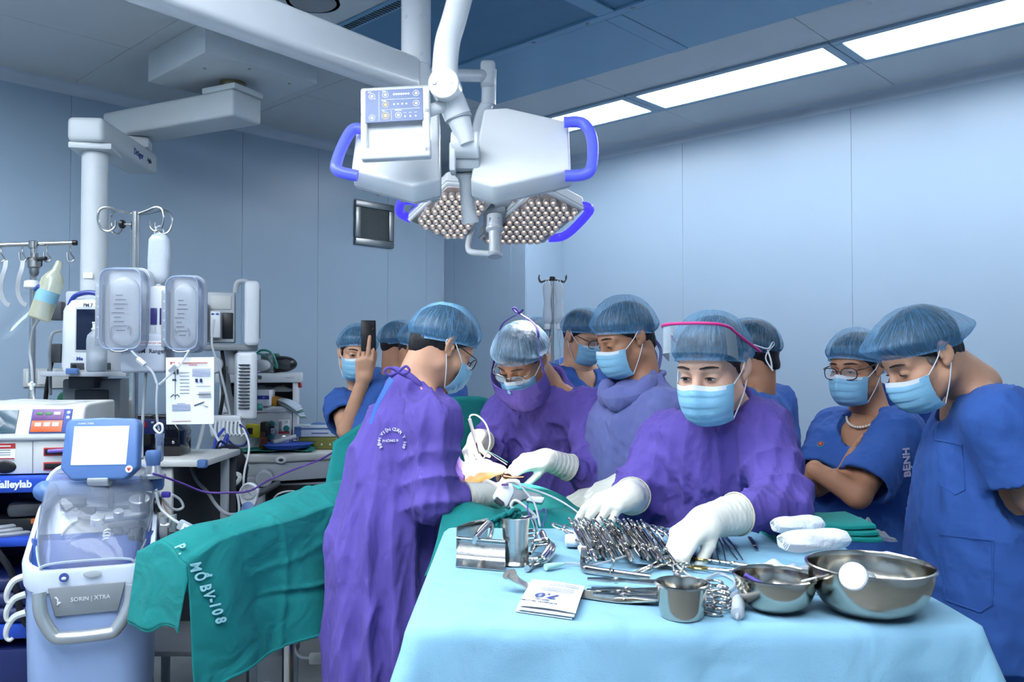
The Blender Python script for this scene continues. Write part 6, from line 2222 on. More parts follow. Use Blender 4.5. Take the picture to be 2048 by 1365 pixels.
arm = MB().box((0.62, 0.02, 0), (1.20, 0.135, 0.105), bev=0.022, seg=3)
t.p('boom_arm', MB().add(arm.v, arm.f, m), LAMPW, world=True)
# ---- near lamp
al = math.radians(50)
H1 = P(925, 300, 2.5)
m1 = frame(H1, (1, 0, 0), (0, math.cos(al), math.sin(al)))
L1 = T('surgical_lamp', 'white two-pod surgical lamp with control panel, its back to the camera', 'surgical lamp', mat=m1)
for poly in ([(967, 206), (1014, 203), (1138, 231), (1143, 327), (990, 361), (940, 347)], [(877, 206), (832, 203), (712, 236), (700, 326), (824, 360), (879, 347)]):
 pod(L1, [px_local(m1 @ TX(0, 0, 0.02), *q) for q in poly], 0.075, 0.010)
def W1(px, py, D): return P(px, py, D)
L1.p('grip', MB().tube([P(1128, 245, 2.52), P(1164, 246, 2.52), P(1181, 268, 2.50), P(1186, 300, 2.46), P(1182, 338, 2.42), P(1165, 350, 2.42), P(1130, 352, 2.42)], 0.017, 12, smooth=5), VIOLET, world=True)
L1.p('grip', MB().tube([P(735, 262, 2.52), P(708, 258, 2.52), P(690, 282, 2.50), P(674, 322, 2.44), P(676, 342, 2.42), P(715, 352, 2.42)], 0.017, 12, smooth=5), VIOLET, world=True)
L1.p('hub', MB().lathe([(0, 0), (0.036, 0), (0.040, 0.004), (0.040, 0.076), (0.036, 0.080), (0, 0.080)], P(903, 290, 2.44), P(962, 290, 2.44) - P(903, 290, 2.44), 26), LAMPW, world=True)
L1.p('hub_block', MB().box(P(932, 318, 2.47), (0.085, 0.06, 0.075), bev=0.010, seg=2), LAMPG, world=True)
L1.p('bracket', MB().box(P(906, 318, 2.44), (0.018, 0.07, 0.085), bev=0.006), LAMPW, world=True)
jt = P(889, 171, 2.36)
L1.p('drop_tube', MB().tube([jt, P(891, 120, 2.40), P(896, 80, 2.42), P(908, 40, 2.45), P(930, -40, 2.50), P(955, -120, 2.55)], 0.037, 20, smooth=6), LAMPW, world=True)
L1.p('joint', MB().lathe([(0, 0), (0.041, 0), (0.0435, 0.003), (0.0435, 0.085), (0.038, 0.09), (0, 0.09)], jt + Vector((0, -0.035, -0.004)), (0.06, 1, 0.05), 30), LAMPW, world=True)
for dx in (-0.026, 0.026):
 L1.p('cap_screw', MB().lathe([(0, 0.002), (0.005, 0.002), (0.006, 0)], jt + Vector((dx, -0.0345, -0.004)), (0, -1, 0), 10), STEEL_D, world=True)
L1.p('arm_sleeve', MB().tube([P(893, 178, 2.40), P(916, 234, 2.41)], 0.040, 24), LAMPW, world=True)
L1.p('arm_collar', MB().tube([P(916, 233, 2.41), P(918, 240, 2.41)], 0.0385, 24), LAMPG, world=True)
L1.p('arm_rod', MB().tube([P(917, 236, 2.41), P(935, 288, 2.41)], [0.034, 0.026, 0.024], 20), LAMPW, world=True)
L1.p('sterile_handle', MB().lathe([(0.030, 0), (0.032, 0.006), (0.024, 0.016), (0.021, 0.03), (0.022, 0.125), (0.026, 0.145), (0.026, 0.150), (0, 0.150)], P(930, 345, 2.50), P(940, 438, 2.54) - P(930, 345, 2.50), 26), clear('milky_handle', (226, 232, 238), 0.7, 0.3), world=True)
# control panel
pc = P(792, 248, 2.33)
mp = frame(pc, (1, -0.03, 0.045), (-0.03, 0.18, 1))
PW, PH = 0.194, 0.212
pan = MB()
for c_, s_ in (((0, 0.062, 0), (PW, 0.112 - 0.020, 0.030)), ((0, -0.090, 0), (PW, 0.034, 0.030)), ((-0.088, -0.03, 0), (0.018, 0.14, 0.030)), ((0.086, -0.03, 0), (0.022, 0.14, 0.030))):
 pan.box(c_, s_, bev=0.007, seg=3)
L1.p('recess_plate', MB().add(*(lambda b: (b.v, b.f))(MB().box((0, -0.03, -0.010), (PW - 0.02, 0.12, 0.006), bev=0.002)), mp), LAMPW, world=True)
cp = L1.p('control_panel', MB().add(pan.v, pan.f, mp), LAMPW, world=True)
L1.p('panel_top_edge', MB().add(*(lambda b: (b.v, b.f))(MB().box((0, 0.100, 0), (PW, 0.016, 0.030), bev=0.007, seg=3)), mp), LAMPW, par=cp, world=True)
sc_ = MB().box((-0.002, 0.048, 0.0155), (0.162, 0.098, 0.002), bev=0.001, seg=1)
L1.p('display', MB().add(sc_.v, sc_.f, mp), SCREENB, par=cp, world=True)
L1.p('mount_stub', MB().cyl(P(850, 225, 2.36), P(905, 205, 2.40), 0.018, 14), LAMPW, world=True)
def icon(x, y, r, mat, ring=True):
 b = MB()
 b.lathe([(r * 0.5, 0), (r * 0.5, 0.001), (0, 0.001)], (0, 0, 0), (0, 0, 1), 14)
 if ring:
  b.tube([Vector((r * math.cos(a), r * math.sin(a), 0.0006)) for a in np.linspace(0, 2 * PI, 23)[:-1]], 0.0006, 5, closed=True)
 L1.p('icon', MB().add(b.v, b.f, mp @ TX(x, y, 0.0165)), mat, par=cp, world=True)
def dline(x0, y0, x1, y1):
 b = MB().box(((x0 + x1) / 2, (y0 + y1) / 2, 0.0168), (abs(x1 - x0) + 0.0007, abs(y1 - y0) + 0.0007, 0.0006), bev=0)
 L1.p('panel_line', MB().add(b.v, b.f, mp), GLOWW, par=cp, world=True)
icon(-0.064, 0.078, 0.0085, GLOWW); icon(-0.064, 0.014, 0.0085, GLOWW); icon(-0.055, 0.070, 0.003, GLOWW, False)
dline(-0.044, 0.004, -0.044, 0.092); dline(-0.038, 0.066, 0.070, 0.066); dline(-0.038, 0.036, 0.070, 0.036); dline(-0.010, 0.004, -0.010, 0.032)
icon(-0.026, 0.081, 0.0085, GLOWW); icon(0.060, 0.081, 0.0085, GLOWW); icon(-0.026, 0.051, 0.0085, GLOWY); icon(0.060, 0.051, 0.0085, GLOWW)
icon(-0.026, 0.018, 0.010, GLOWY); icon(0.010, 0.018, 0.0085, GLOWW)
for k in range(7): icon(-0.002 + 0.0068 * k, 0.081, 0.0058, GLOWW, False)
for k in range(4): icon(-0.002 + 0.0115 * k, 0.051, 0.005, GLOWW, False)
for k in range(3): icon(0.028 + 0.015 * k, 0.013, 0.005, GLOWW, False)
for k in range(3): dline(0.024 + 0.015 * k, 0.024, 0.032 + 0.015 * k, 0.024)
for s_, x, y in (('Sync', -0.070, 0.091), ('Light', -0.030, 0.092), ('Color', -0.030, 0.0625), ('Size', -0.031, 0.032), ('Distance', 0.010, 0.0325)):
 L1.text(s_, mp @ TX(x, y, 0.0168), 0.0052, GLOWW, world=True, par=cp)
icon(0.077, -0.094, 0.003, M('orange_led', (255, 150, 110), emit=1.2), False)
# ---- far lamp
be = math.radians(40)
H2 = P(990, 430, 3.2)
m2 = frame(H2, (1, 0, 0), (0, math.cos(be), -math.sin(be)))     # +z points up and away, lens side is -z
n2 = m2.to_3x3() @ Vector((0, 0, 1))
L2 = T('surgical_lamp', 'surgical lamp with its sparkling lens faces turned to the camera', 'surgical lamp', mat=m2)
for poly in ([(893, 366), (814, 443), (891, 481), (932, 477), (984, 408), (960, 372)], [(957, 480), (976, 492), (1088, 488), (1170, 419), (1096, 380), (1060, 386)]):
 pod(L2, [px_local(m2 @ TX(0, 0, -0.07), *q) for q in poly], 0.07, 0.008, spacing=0.0265)
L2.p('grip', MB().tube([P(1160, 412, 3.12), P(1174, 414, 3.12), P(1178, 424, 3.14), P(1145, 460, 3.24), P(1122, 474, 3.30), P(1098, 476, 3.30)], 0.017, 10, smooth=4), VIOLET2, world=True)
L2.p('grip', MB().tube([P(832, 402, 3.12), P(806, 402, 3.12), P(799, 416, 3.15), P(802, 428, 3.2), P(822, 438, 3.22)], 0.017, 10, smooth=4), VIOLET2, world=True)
L2.p('hub', MB().add(*(lambda b: (b.v, b.f))(MB().box((0.0, 0.0, -0.035), (0.085, 0.16, 0.08), bev=0.012)), m2), LAMPG, world=True)
L2.p('hub_pin', MB().cyl(P(985, 410, 3.12), P(1022, 400, 3.14), 0.028, 20, 0.004), LAMPG, world=True)
hb = P(989, 432, 3.10)
L2.p('sterile_handle', MB().lathe([(0.029, 0), (0.030, 0.045), (0.033, 0.048), (0.033, 0.058), (0.022, 0.066), (0.022, 0.145), (0.030, 0.155), (0.026, 0.162), (0, 0.163)], hb, P(990, 516, 3.06) - hb, 26), LAMPW, world=True)
L2.text('M.C', frame(hb + Vector((0, -0.0305, -0.020)), (1, 0, 0), (0, 0.1, 1)), 0.022, BLUEINK, world=True)
L2.p('guard_bar', MB().tube([P(947, 455, 3.18), P(938, 480, 3.16), P(937, 498, 3.12), P(945, 505, 3.10), P(978, 508, 3.08)], 0.012, 10, smooth=4), LAMPW, world=True)
L2.p('arm', MB().tube([P(960, 385, 3.3), P(952, 320, 3.42), P(962, 240, 3.5), P(976, 205, 3.5)], [0.034, 0.032, 0.026], 14, smooth=4), LAMPW, world=True)
L2.p('riser', MB().tube([P(977, 210, 3.5), P(979, 140, 3.5)], 0.031, 20), LAMPW, world=True)
L2.p('riser_head', MB().box(P(976, 152, 3.5), (0.062, 0.10, 0.11), bev=0.016, seg=3), LAMPW, world=True)
L2.p('spring_arm', MB().tube([P(976, 152, 3.5), P(905, 150, 3.30), P(845, 148, 3.16)], 0.026, 14), LAMPW, world=True)
# lamp light: one source per pod, aimed at the wound
FIELD = Vector((-0.035, 2.76, 1.02))
def add_spot(L, pts):
 for q in pts:
  ld = lamp_light('pod_light', None, 0, FIELD_WATTS, FIELD, 0.06, 19)
  o = bpy.data.objects.new('pod_light', ld); COL.objects.link(o)
  d = (FIELD - q).normalized()
  mm = rot_to(-d).to_4x4(); mm.translation = q
  o.parent = L.o
  o.matrix_local = L.inv @ mm
add_spot(L2, [P(893, 430, 3.2) - n2 * 0.10, P(1080, 436, 3.2) - n2 * 0.10])
n1 = m1.to_3x3() @ Vector((0, 0, 1))
add_spot(L1, [P(800, 330, 2.5) - n1 * 0.16, P(1050, 330, 2.5) - n1 * 0.16])

# ---- ceiling pendant with two-part arm and column
PEN = M('pendant_grey', (206, 213, 216), rough=0.4, var=0.02)
t = T('ceiling_pendant', 'pale grey ceiling supply pendant with folded arm and round column', 'pendant', R(2.87, 1.115, CEIL))
bx_ = MB().box((0, 0, 0), (0.60, 0.60, 0.152), bev=0.006)
t.p('mount_box', MB().add(bx_.v, bx_.f, Matrix.Translation(R(2.87, 1.115, CEIL - 0.076)) @ RZ(YAWR)), PEN, world=True)
cpt = R(2.87, 1.115, CEIL - 0.152)
for a, b in ((0.2, 0.1), (-0.22, -0.2), (0.05, 0.25), (-0.2, 0.2)):
 t.p('screw', MB().lathe([(0, 0.003), (0.007, 0.003), (0.008, 0)], R(2.87 + a, 1.115 + b, CEIL - 0.152), (0, 0, -1), 10), STEEL_D, world=True)
BRASS = M('brass_collar', (150, 138, 112), rough=0.3, metal=1.0)
t.p('collar', MB().lathe([(0.065, 0), (0.065, 0.05)], cpt - Vector((0, 0, 0.05)), (0, 0, 1), 30), BRASS, world=True)
zA = cpt.z - 0.05
e1 = P(272, 262, 4.52); e1.z = 0
c1 = Vector((cpt.x, cpt.y, 0))
d = (e1 - c1).normalized(); L = (e1 - c1).length
mA = frame(c1 + Vector((0, 0, zA - 0.085)), d, Vector((0, 0, 1)))
b = MB().box((L / 2 + 0.02, 0, 0), (L + 0.24, 0.135, 0.20), bev=0.016, seg=3)
t.p('upper_arm', MB().add(b.v, b.f, mA), PEN, world=True)
b = MB().box((0, 0.08, 0), (0.22, 0.03, 0.20), bev=0.006)
t.p('arm_plate', MB().add(b.v, b.f, mA), PEN, world=True)
zB = zA - 0.085 - 0.0675
t.p('elbow', MB().box(e1 + Vector((0, 0, zB - 0.03)), (0.15, 0.15, 0.06), rot=0.3, bev=0.012), PEN, world=True)
c2 = P(190, 400, 4.02); c2.z = 0
d2 = (c2 - e1).normalized(); L2_ = (c2 - e1).length
zC = zB - 0.06 - 0.055
mB = frame(e1 + Vector((0, 0, zC)), d2, Vector((0, 0, 1)))
b = MB().box((L2_ / 2 + 0.01, 0, 0), (L2_ + 0.22, 0.115, 0.165), bev=0.022, seg=3)
ob = t.p('lower_arm', MB().add(b.v, b.f, mB), PEN, world=True)
sidez = mB.to_3x3() @ Vector((0, 0, 1))
sgn = 1 if sidez.x > 0 else -1
fx = -d2
for s_, q, sz, mt in (('Dräger', 0.40 * L2_, 0.045, BLUEINK), ('Agila', 0.10 * L2_, 0.030, INK)):
 o = e1 + d2 * (q - 0.02) + Vector((0, 0, zC - 0.01)) + sidez * sgn * 0.0835
 t.text(s_, frame(o, fx, Vector((0, 0, 1))), sz, mt, world=True, bold=0.001)
t.p('column_plate', MB().box(c2 + Vector((0, 0, zC - 0.072)), (0.19, 0.19, 0.03), rot=0.2, bev=0.006), PEN, world=True)
t.p('column', MB().lathe([(0.060, 0), (0.060, zC - 0.08 - 1.30)], c2 + Vector((0, 0, 1.30)), (0, 0, 1), 36), PEN, world=True)
b = MB().box((0, 0, 0), (0.045, 0.028, 0.001), bev=0)
t.p('rating_label', MB().add(b.v, b.f, frame(P(176, 551, 3.955), (1, 0, 0), (0, 0, 1))), PAPER, world=True)
PEND_C = c2.copy()
# supply head below the column: hollow channel body and shelf
t.p('supply_body', MB().box(c2 + Vector((0.03, 0.0, 1.02)), (0.26, 0.20, 0.62), rot=0.12, bev=0.012), GREY, world=True)
t.p('channel', MB().box(c2 + Vector((0.045, -0.098, 1.08)), (0.15, 0.02, 0.40), rot=0.12, bev=0.006), DGREY, world=True)
# ================================================================ patient, operating table, drapes
TEAL = cloth('teal_drape', (30, 128, 126), wr=0.5, wscale=8.0, var=0.08, stretch=(1, 1, 1))
AX = Vector((0.48, -0.88, 0)).normalized()        # along the patient, head -> feet
NX = Vector((AX.y, -AX.x, 0)) * -1                  # across, toward the lead surgeon
if NX.x < 0: NX = -NX
F0 = Vector((-0.13, 2.84, 0)) + NX * 0.03                      # wound, on the table axis
def ot(s, w, z=0.0):
 return F0 + AX * s + NX * w + Vector((0, 0, z))
# table under the drapes
t = T('operating_table', 'operating table with steel column standing under the green drapes', 'operating table', mat=frame(ot(0.1, 0), AX, Vector((0, 0, 1)).cross(AX)))
t.p('table_pad', MB().box((0, 0, 0.80), (1.75, 0.38, 0.07), bev=0.02), BLACK)
t.p('column', MB().box((0, 0, 0.42), (0.28, 0.22, 0.72), bev=0.02), STEEL)
t.p('foot', MB().box((0, 0, 0.05), (0.8, 0.42, 0.09), bev=0.02), STEEL)
# the draped patient: one height-field sheet hanging over the sides
rnd = np.random.default_rng(4)
php = rnd.uniform(0, 6, 12)
def body_h(s, w):
 """height of the patient surface above the floor, s along, w across"""
 torso = 0.128 * math.exp(-((s + 0.02) / 0.42) ** 4) + 0.10 * math.exp(-((s - 0.62) / 0.5) ** 4)
 h = 0.835 + torso * max(0.0, 1 - (min(abs(w), 0.219) / 0.22) ** 2) ** 0.5
 return h
def sheet(u, v):
 s = -0.34 + 1.20 * u
 w = (v - 0.5) * 1.24
 edge = 0.212
 if abs(w) < edge:
  z = body_h(s, w) + 0.012
  ww = w
 else:
  d = abs(w) - edge
  sg = 1 if w > 0 else -1
  ww = sg * (edge + 0.02 + 0.05 * d + 0.016 * math.sin(14 * s + php[0] + sg) * min(1, d / 0.2) + 0.008 * math.sin(33 * s + php[1]) * min(1, d / 0.2))
  z = body_h(s, edge * 0.995) + 0.012 - d
 z += 0.004 * math.sin(17 * s + 9 * w + php[2]) + 0.003 * math.sin(31 * w - 13 * s + php[3]) + 0.007 * math.sin(8 * s + php[5]) * math.sin(11 * w + php[4])
 if s > 0.30:
  z = min(z, 0.958)
 return ot(s, ww, z)
g = T('patient_drape', 'green surgical drape over the patient with wound opening', 'drape', ot(0.2, 0))
NU, NV = 90, 84
verts = []; faces = []
for i in range(NU + 1):
 for k in range(NV + 1):
  verts.append(sheet(i / NU, k / NV))
hole = lambda s, w: ((s - HS) / 0.20) ** 2 + ((w - HW) / 0.155) ** 2 < 1
HS, HW = 0.03, -0.065
for i in range(NU):
 for k in range(NV):
  s = -0.34 + 1.20 * (i + 0.5) / NU; w = ((k + 0.5) / NV - 0.5) * 1.24
  if hole(s, w):
   continue
  faces.append([i * (NV + 1) + k, (i + 1) * (NV + 1) + k, (i + 1) * (NV + 1) + k + 1, i * (NV + 1) + k + 1])
g.p('sheet', MB().add(verts, faces), TEAL, world=True, sharp=0)
# rolled edge around the opening
ring = []
for a in np.linspace(0, 2 * PI, 41)[:-1]:
 s, w = HS + 0.198 * math.cos(a), max(-0.216, HW + 0.152 * math.sin(a))
 ring.append(ot(s, w, body_h(s, w) + 0.016))
g.p('opening_towel', MB().tube(ring, 0.011, 8, closed=True), GAUZE, world=True)
# bunched cloth at the near edge, gathered beside the retractors
mb = MB()
for k in range(5):
 c = P(975 + 13 * k, 1056 - 3 * k, 2.24 + 0.01 * k)
 mb.tube([c + Vector((0.02 * math.cos(a) * (1 + 0.3 * math.sin(3 * a + k)), 0.016 * math.sin(2 * a), 0.014 * math.sin(a) + 0.004 * k)) for a in np.linspace(0, 5.5, 12)], 0.007, 7, smooth=3)
g.p('gathered_edge', mb, TEAL, world=True)
# second sheet between wound and table
def apron(u, v):
 a = P(900, 1010, 2.42).lerp(P(1260, 1040, 2.36), u)
 b = P(850, 1150, 2.24).lerp(P(1260, 1110, 2.18), u)
 q = a.lerp(b, v)
 return q + Vector((0, -0.03 * math.sin(v * PI) + 0.010 * math.sin(21 * u + 4 * v), 0.035 * math.sin(PI * min(1, v * 2)) * 0.5 + 0.010 * math.sin(13 * u + 6 * v)))
g.p('apron', MB().grid(apron, 40, 16, th=0.003), TEAL, world=True, sharp=0)
# patient's prepared skin and wound
IOD = M('iodine_skin', (206, 140, 62), rough=0.35, var=0.22, scale=16)
pt = T('patient', 'patient under green drapes, iodine-stained skin showing at the wound', 'person', ot(0, 0))
def skin(u, v):
 a = u * 2 * PI; r = v
 s, w = HS + 0.235 * r * math.cos(a), max(-0.214, HW + 0.18 * r * math.sin(a))
 dip = 0.03 * math.exp(-((s + 0.02) / 0.09) ** 2 - (w / 0.03) ** 2)
 return ot(s, w, body_h(s, w) - dip - 0.002)
pt.p('belly', MB().grid(skin, 48, 16), IOD, world=True, sharp=0)
def wound(u, v):
 a = u * 2 * PI
 s, w = -0.02 + 0.085 * v * math.cos(a), 0.026 * v * math.sin(a)
 return ot(s, w, body_h(s, w) - 0.024 - 0.012 * (1 - v))
pt.p('wound', MB().grid(wound, 28, 6), M('wound_red', (150, 40, 34), rough=0.2, var=0.2, scale=60), world=True, sharp=0)
s = SDF((-0.9, -0.3, 0.80), (1.0, 0.3, 1.08), 0.014)
s.ell((-0.02, 0, 0.885), (0.42, 0.16, 0.06), k=0)
s.cap((0.3, 0.09, 0.89), (0.92, 0.10, 0.87), 0.055, 0.035, k=0.03); s.cap((0.3, -0.09, 0.89), (0.92, -0.10, 0.87), 0.055, 0.035, k=0.03)
s.ell((-0.62, 0, 0.92), (0.11, 0.075, 0.085), k=0.01); s.cap((-0.5, 0, 0.91), (-0.35, 0, 0.9), 0.05, 0.06, k=0.03)
v, f = s.net(2)
mm = frame(F0, AX, Vector((0, 0, 1)).cross(AX))
me = np_mesh('torso', tr_np(mm, v) - V3(pt.m.translation), f); pt.p('torso', me, SKIN)

# anaesthetic screen: drape over a bar across the table, sloping down to both sides
def screen(u, v):
 w = -0.37 + 0.85 * u
 top = 1.262 - 0.9 * max(0, -0.12 - w) ** 1.3 - 0.45 * max(0, w - 0.22) ** 1.3 + 0.012 * math.sin(9 * w)
 z = top - (top - 0.80) * v
 w -= 0.10 * v * max(0, -w) / 0.36
 off = 0.14 * v ** 1.6 + 0.016 * math.sin(17 * w + 2 * v) * (0.3 + v) + 0.01 * math.sin(31 * w + 1) * v
 return ot(-0.46 + off, w, z)
g = T('screen_drape', 'green drape hung upright between the patient and the onlookers', 'drape', ot(-0.46, 0))
g.p('front_sheet', MB().grid(screen, 60, 26, th=0.003), TEAL, world=True, sharp=0)
def screen_b(u, v):
 p0 = screen(u, 0)
 return p0 + Vector((0, 0, -0.45 * v)) - AX * (0.02 + 0.10 * v)
g.p('back_sheet', MB().grid(screen_b, 50, 12, th=0.003, flip=True), TEAL, world=True, sharp=0)
g.p('bar', MB().tube([ot(-0.47, -0.30, 1.10), ot(-0.47, -0.14, 1.24), ot(-0.47, 0.18, 1.24), ot(-0.47, 0.42, 1.15)], 0.010, 8), STEEL, world=True)

# draped arm board running toward the camera
A0 = Vector((-0.56, 3.02, 0.965)); A1 = Vector((-0.985, 2.42, 0.885))
ad = (A1 - A0); ad.z = 0; AL = ad.length; ad.normalize(); asd = Vector((ad.y, -ad.x, 0))     # asd: toward the camera-right side
if asd.x < 0: asd = -asd
t = T('arm_board', 'padded arm board under the green printed drape', 'arm board', A0 + Vector((0, 0, -A0.z)))
t.p('pad', MB().add(*(lambda b: (b.v, b.f))(MB().box((AL / 2 - 0.05, 0, -0.06), (AL - 0.06, 0.13, 0.05), bev=0.02)), frame(Vector((A0.x, A0.y, 0.92)), ad - Vector((0, 0, 0.11)), asd)), BLACK, world=True)
t.p('post', MB().cyl((A0.x + ad.x * 0.3, A0.y + ad.y * 0.3, 0.0), (A0.x + ad.x * 0.3, A0.y + ad.y * 0.3, 0.80), 0.02), STEEL, world=True)
pha = np.random.default_rng(9).uniform(0, 6, 12)
def arm_sheet(u, v):
 """u along the board (0 at the table), v across: 0 far skirt, 1 near skirt"""
 far, near = 0.30, 0.47
 q = -far + (far + near) * v
 L = AL * 1.0
 s = u * (L + 0.02)
 zt = A0.z + (A1.z - A0.z) * (s / L) - 0.02 * max(0, u - 0.85) / 0.15
 hw = 0.095
 wr = 0.006 * math.sin(13 * s + 9 * q + pha[0]) + 0.005 * math.sin(29 * q + 7 * s + pha[1])
 if abs(q) < hw:
  off = q; z = zt + 0.035 * (1 - (q / hw) ** 2)
 else:
  d = abs(q) - hw; sg = 1 if q > 0 else -1
  off = sg * (hw + 0.025 + 0.10 * d + (0.016 * math.sin(11 * s + pha[2] + sg * 2) + 0.012 * math.sin(23 * s + 6 * d + pha[3])) * min(1, d / 0.2))
  z = zt - d
 # ironed fold lines and drag creases
 g_ = lambda x, w: math.exp(-(x / w) ** 2)
 cr_ = 0.006 * g_(s - 0.20 - 0.03 * math.sin(5 * q), 0.010) + 0.006 * g_(s - 0.44 + 0.02 * math.sin(7 * q), 0.010) + 0.007 * g_(q - 0.30 - 0.02 * math.sin(6 * s), 0.010) + 0.005 * g_(q - 0.17 - 0.10 * s, 0.012) - 0.006 * g_(q - 0.40 + 0.18 * s, 0.014)
 cr_ *= 1 - min(1, max(0, (s - 0.46) / 0.1))
 p = Vector((A0.x, A0.y, 0)) + ad * s + asd * (off + (cr_ if q > hw else 0))
 p.z = z + wr + (cr_ if abs(q) <= hw else 0)
 return p
g = T('arm_drape', 'green drape printed MỔ BV-108 hanging from the arm board', 'drape', Vector((A0.x, A0.y, 0.5)))
g.p('sheet', MB().grid(arm_sheet, 120, 150, th=0.0025), TEAL, world=True, sharp=0)
# end flap hanging over the tip of the board
def flap(u, v):
 q = -0.13 + 0.27 * u
 c = arm_sheet(1.0, (0.30 + q) / 0.77)
 d = (0.18 + 0.06 * math.sin(3.5 * u)) * v
 out = 0.022 * v ** 0.8 + 0.016 * v * (0.5 + 0.5 * math.sin(5 * u + 0.6))
 return Vector(c) + ad * out + Vector((0, 0, -d * (0.92 + 0.10 * math.sin(4 * u)))) + asd * (0.01 * v * (1 - u) + 0.02 * math.sin(6 * u) * v)
fl = g.p('end_flap', MB().grid(flap, 26, 22, th=0.003), TEAL, world=True, sharp=0)
g.p('hem', MB().tube([flap(k / 26, 1.0) for k in range(27)], 0.0035, 6), TEAL, par=fl, world=True)
hem = [arm_sheet(k / 60, 1.0) for k in range(61)]
g.p('hem', MB().tube(hem, 0.0045, 6), TEAL, world=True)
PRINT = M('drape_print', (150, 205, 212), rough=0.85, var=0.15, scale=40)
# letters follow the hanging cloth
def cloth_char(ch, v, u, size, bold=0.0015, xs=0.75):
 p = Vector(arm_sheet(u, v)); pu = Vector(arm_sheet(u + 0.01, v)); pv = Vector(arm_sheet(u, v + 0.01))
 xdir = (pv - p).normalized()            # reading direction: down the skirt
 ydir = (p - pu).normalized() * 1
 n = xdir.cross(ydir)
 if n.y > 0:
  ydir = -ydir; n = -n
 g.text(ch, frame(p + n * 0.010, xdir, ydir), size, PRINT, world=True, bold=bold, xs=xs, ext=0.0016)
txt = 'MỔ BV-108'
adv = {'M': 0.031, 'Ổ': 0.026, ' ': 0.012, 'B': 0.025, 'V': 0.026, '-': 0.017, '1': 0.017, '0': 0.025, '8': 0.025}
run = 0.100
for i, ch in enumerate(txt):
 w_ = adv[ch]
 if ch != ' ':
  cloth_char(ch, (0.30 + run + w_ / 2) / 0.77, 0.975 - 0.45 * (run - 0.100), 0.044, bold=0.0012, xs=0.72)
 run += w_
for ch, r_ in (('P', 0.068), ('.', 0.084)):
 cloth_char(ch, (0.30 + r_) / 0.77, 0.985, 0.040, bold=0.0010, xs=0.72)

# ---- things lying on the patient
STAPW = M('stapler_white', (222, 226, 230), rough=0.35, var=0.02)
bas = P(1000, 1010, 2.36)
t = T('surgical_stapler', 'white and grey surgical stapler with ring trigger lying on the green drape', 'stapler', bas)
Q = lambda px, py, D=2.34: P(px, py, D)
def plate_px(pts, D, th, bev=0.006):
 mf = frame(P(1030, 1010, D), (1, 0, 0), (0, 0.35, 1))
 return MB().prism(ccw([px_local(mf, *q) for q in pts]), -th / 2, th / 2, mf, bev=bev)
t.p('head', plate_px([(998, 972), (1024, 967), (1030, 985), (1014, 1018), (1008, 1016), (984, 1000), (986, 992)], 2.32, 0.034, 0.008), STAPW, world=True)
t.p('body', plate_px([(1026, 970), (1034, 980), (1062, 985), (1088, 992), (1080, 1004), (1052, 1000), (1030, 1010), (1016, 1020), (1012, 1016)], 2.325, 0.030, 0.008), GREY, world=True)
t.p('grip_end', plate_px([(1060, 994), (1091, 996), (1084, 1010), (1050, 1004)], 2.318, 0.030, 0.006), STAPW, world=True)
t.p('trigger_ring', MB().tube([Q(1022, 1010, 2.31), Q(1028, 1002, 2.31), Q(1040, 1006, 2.31), Q(1068, 1030, 2.31), Q(1072, 1040, 2.31), Q(1062, 1045, 2.31), Q(1046, 1036, 2.31), Q(1024, 1016, 2.31)], 0.0042, 8, smooth=4, closed=True), STAPW, world=True)
t.p('dial', MB().cyl(Q(990, 998, 2.30), Q(1006, 1011, 2.30), 0.008, 12, 0.002), DGREY, world=True)
t.p('button', MB().box(Q(1010, 970, 2.31), (0.020, 0.008, 0.006), bev=0.002), M('violet_button', (120, 84, 150), rough=0.4), world=True)
solo('suture_loop', 'violet suture thread curling on the drape beside the stapler', 'thread', MB().tube([P(1056, 1005, 2.32), P(1055, 1020, 2.3), P(1062, 1035, 2.28), P(1072, 1040, 2.27), P(1082, 1022, 2.28), P(1090, 1018, 2.28), P(1092, 1030, 2.27), P(1088, 1042, 2.26), P(1086, 1055, 2.2)], 0.0015, 6, smooth=6), M('violet_thread', (96, 70, 170), rough=0.5))
solo('probe_cable', 'thin grey cable running from the probe up over the stapler', 'cable', MB().tube([PZ(1080, 1052, E + 0.03), P(1070, 1010, 2.22), P(1052, 985, 2.28), P(1036, 968, 2.36), P(1022, 965, 2.44), P(1010, 968, 2.5)], 0.0026, 7, smooth=6), TUBING)
solo('drain_tube', 'thin pale tube crossing the green drape toward the clamps', 'tubing', MB().tube([P(1026, 968, 2.45), P(1050, 975, 2.38), P(1090, 988, 2.3), P(1130, 1008, 2.22), P(1160, 1030, 2.15), PZ(1172, 1050, E + 0.05)], 0.0024, 7, smooth=6), TUBING)
# cautery pencil in the raised hand, forceps in the other
t = T('cautery_pencil', 'grey cautery pencil held in the raised gloved hand', 'cautery pencil', P(950, 880, 2.8))
t.p('barrel', MB().cyl(P(939, 838, 2.80), P(952, 886, 2.80), 0.006, 12, 0.002), GREY, world=True)
t.p('tip', MB().cyl(P(952, 886, 2.80), P(958, 908, 2.80), 0.0028, 8), STEEL, world=True)
t.p('cable', MB().tube([P(939, 838, 2.80), P(942, 831, 2.8), P(955, 832, 2.8), P(972, 850, 2.78), P(980, 880, 2.76), P(975, 905, 2.76), P(966, 918, 2.78)], 0.0026, 7, smooth=5), TUBING, world=True)
t = T('forceps', 'steel tissue forceps held over the wound', 'forceps', P(990, 910, 2.74))
t.p('prong', MB().ribbon([P(971, 900, 2.72), P(992, 911, 2.74), P(1015, 925, 2.76)], 0.006, 0.002, (0, -0.3, 1)), STEEL, world=True)
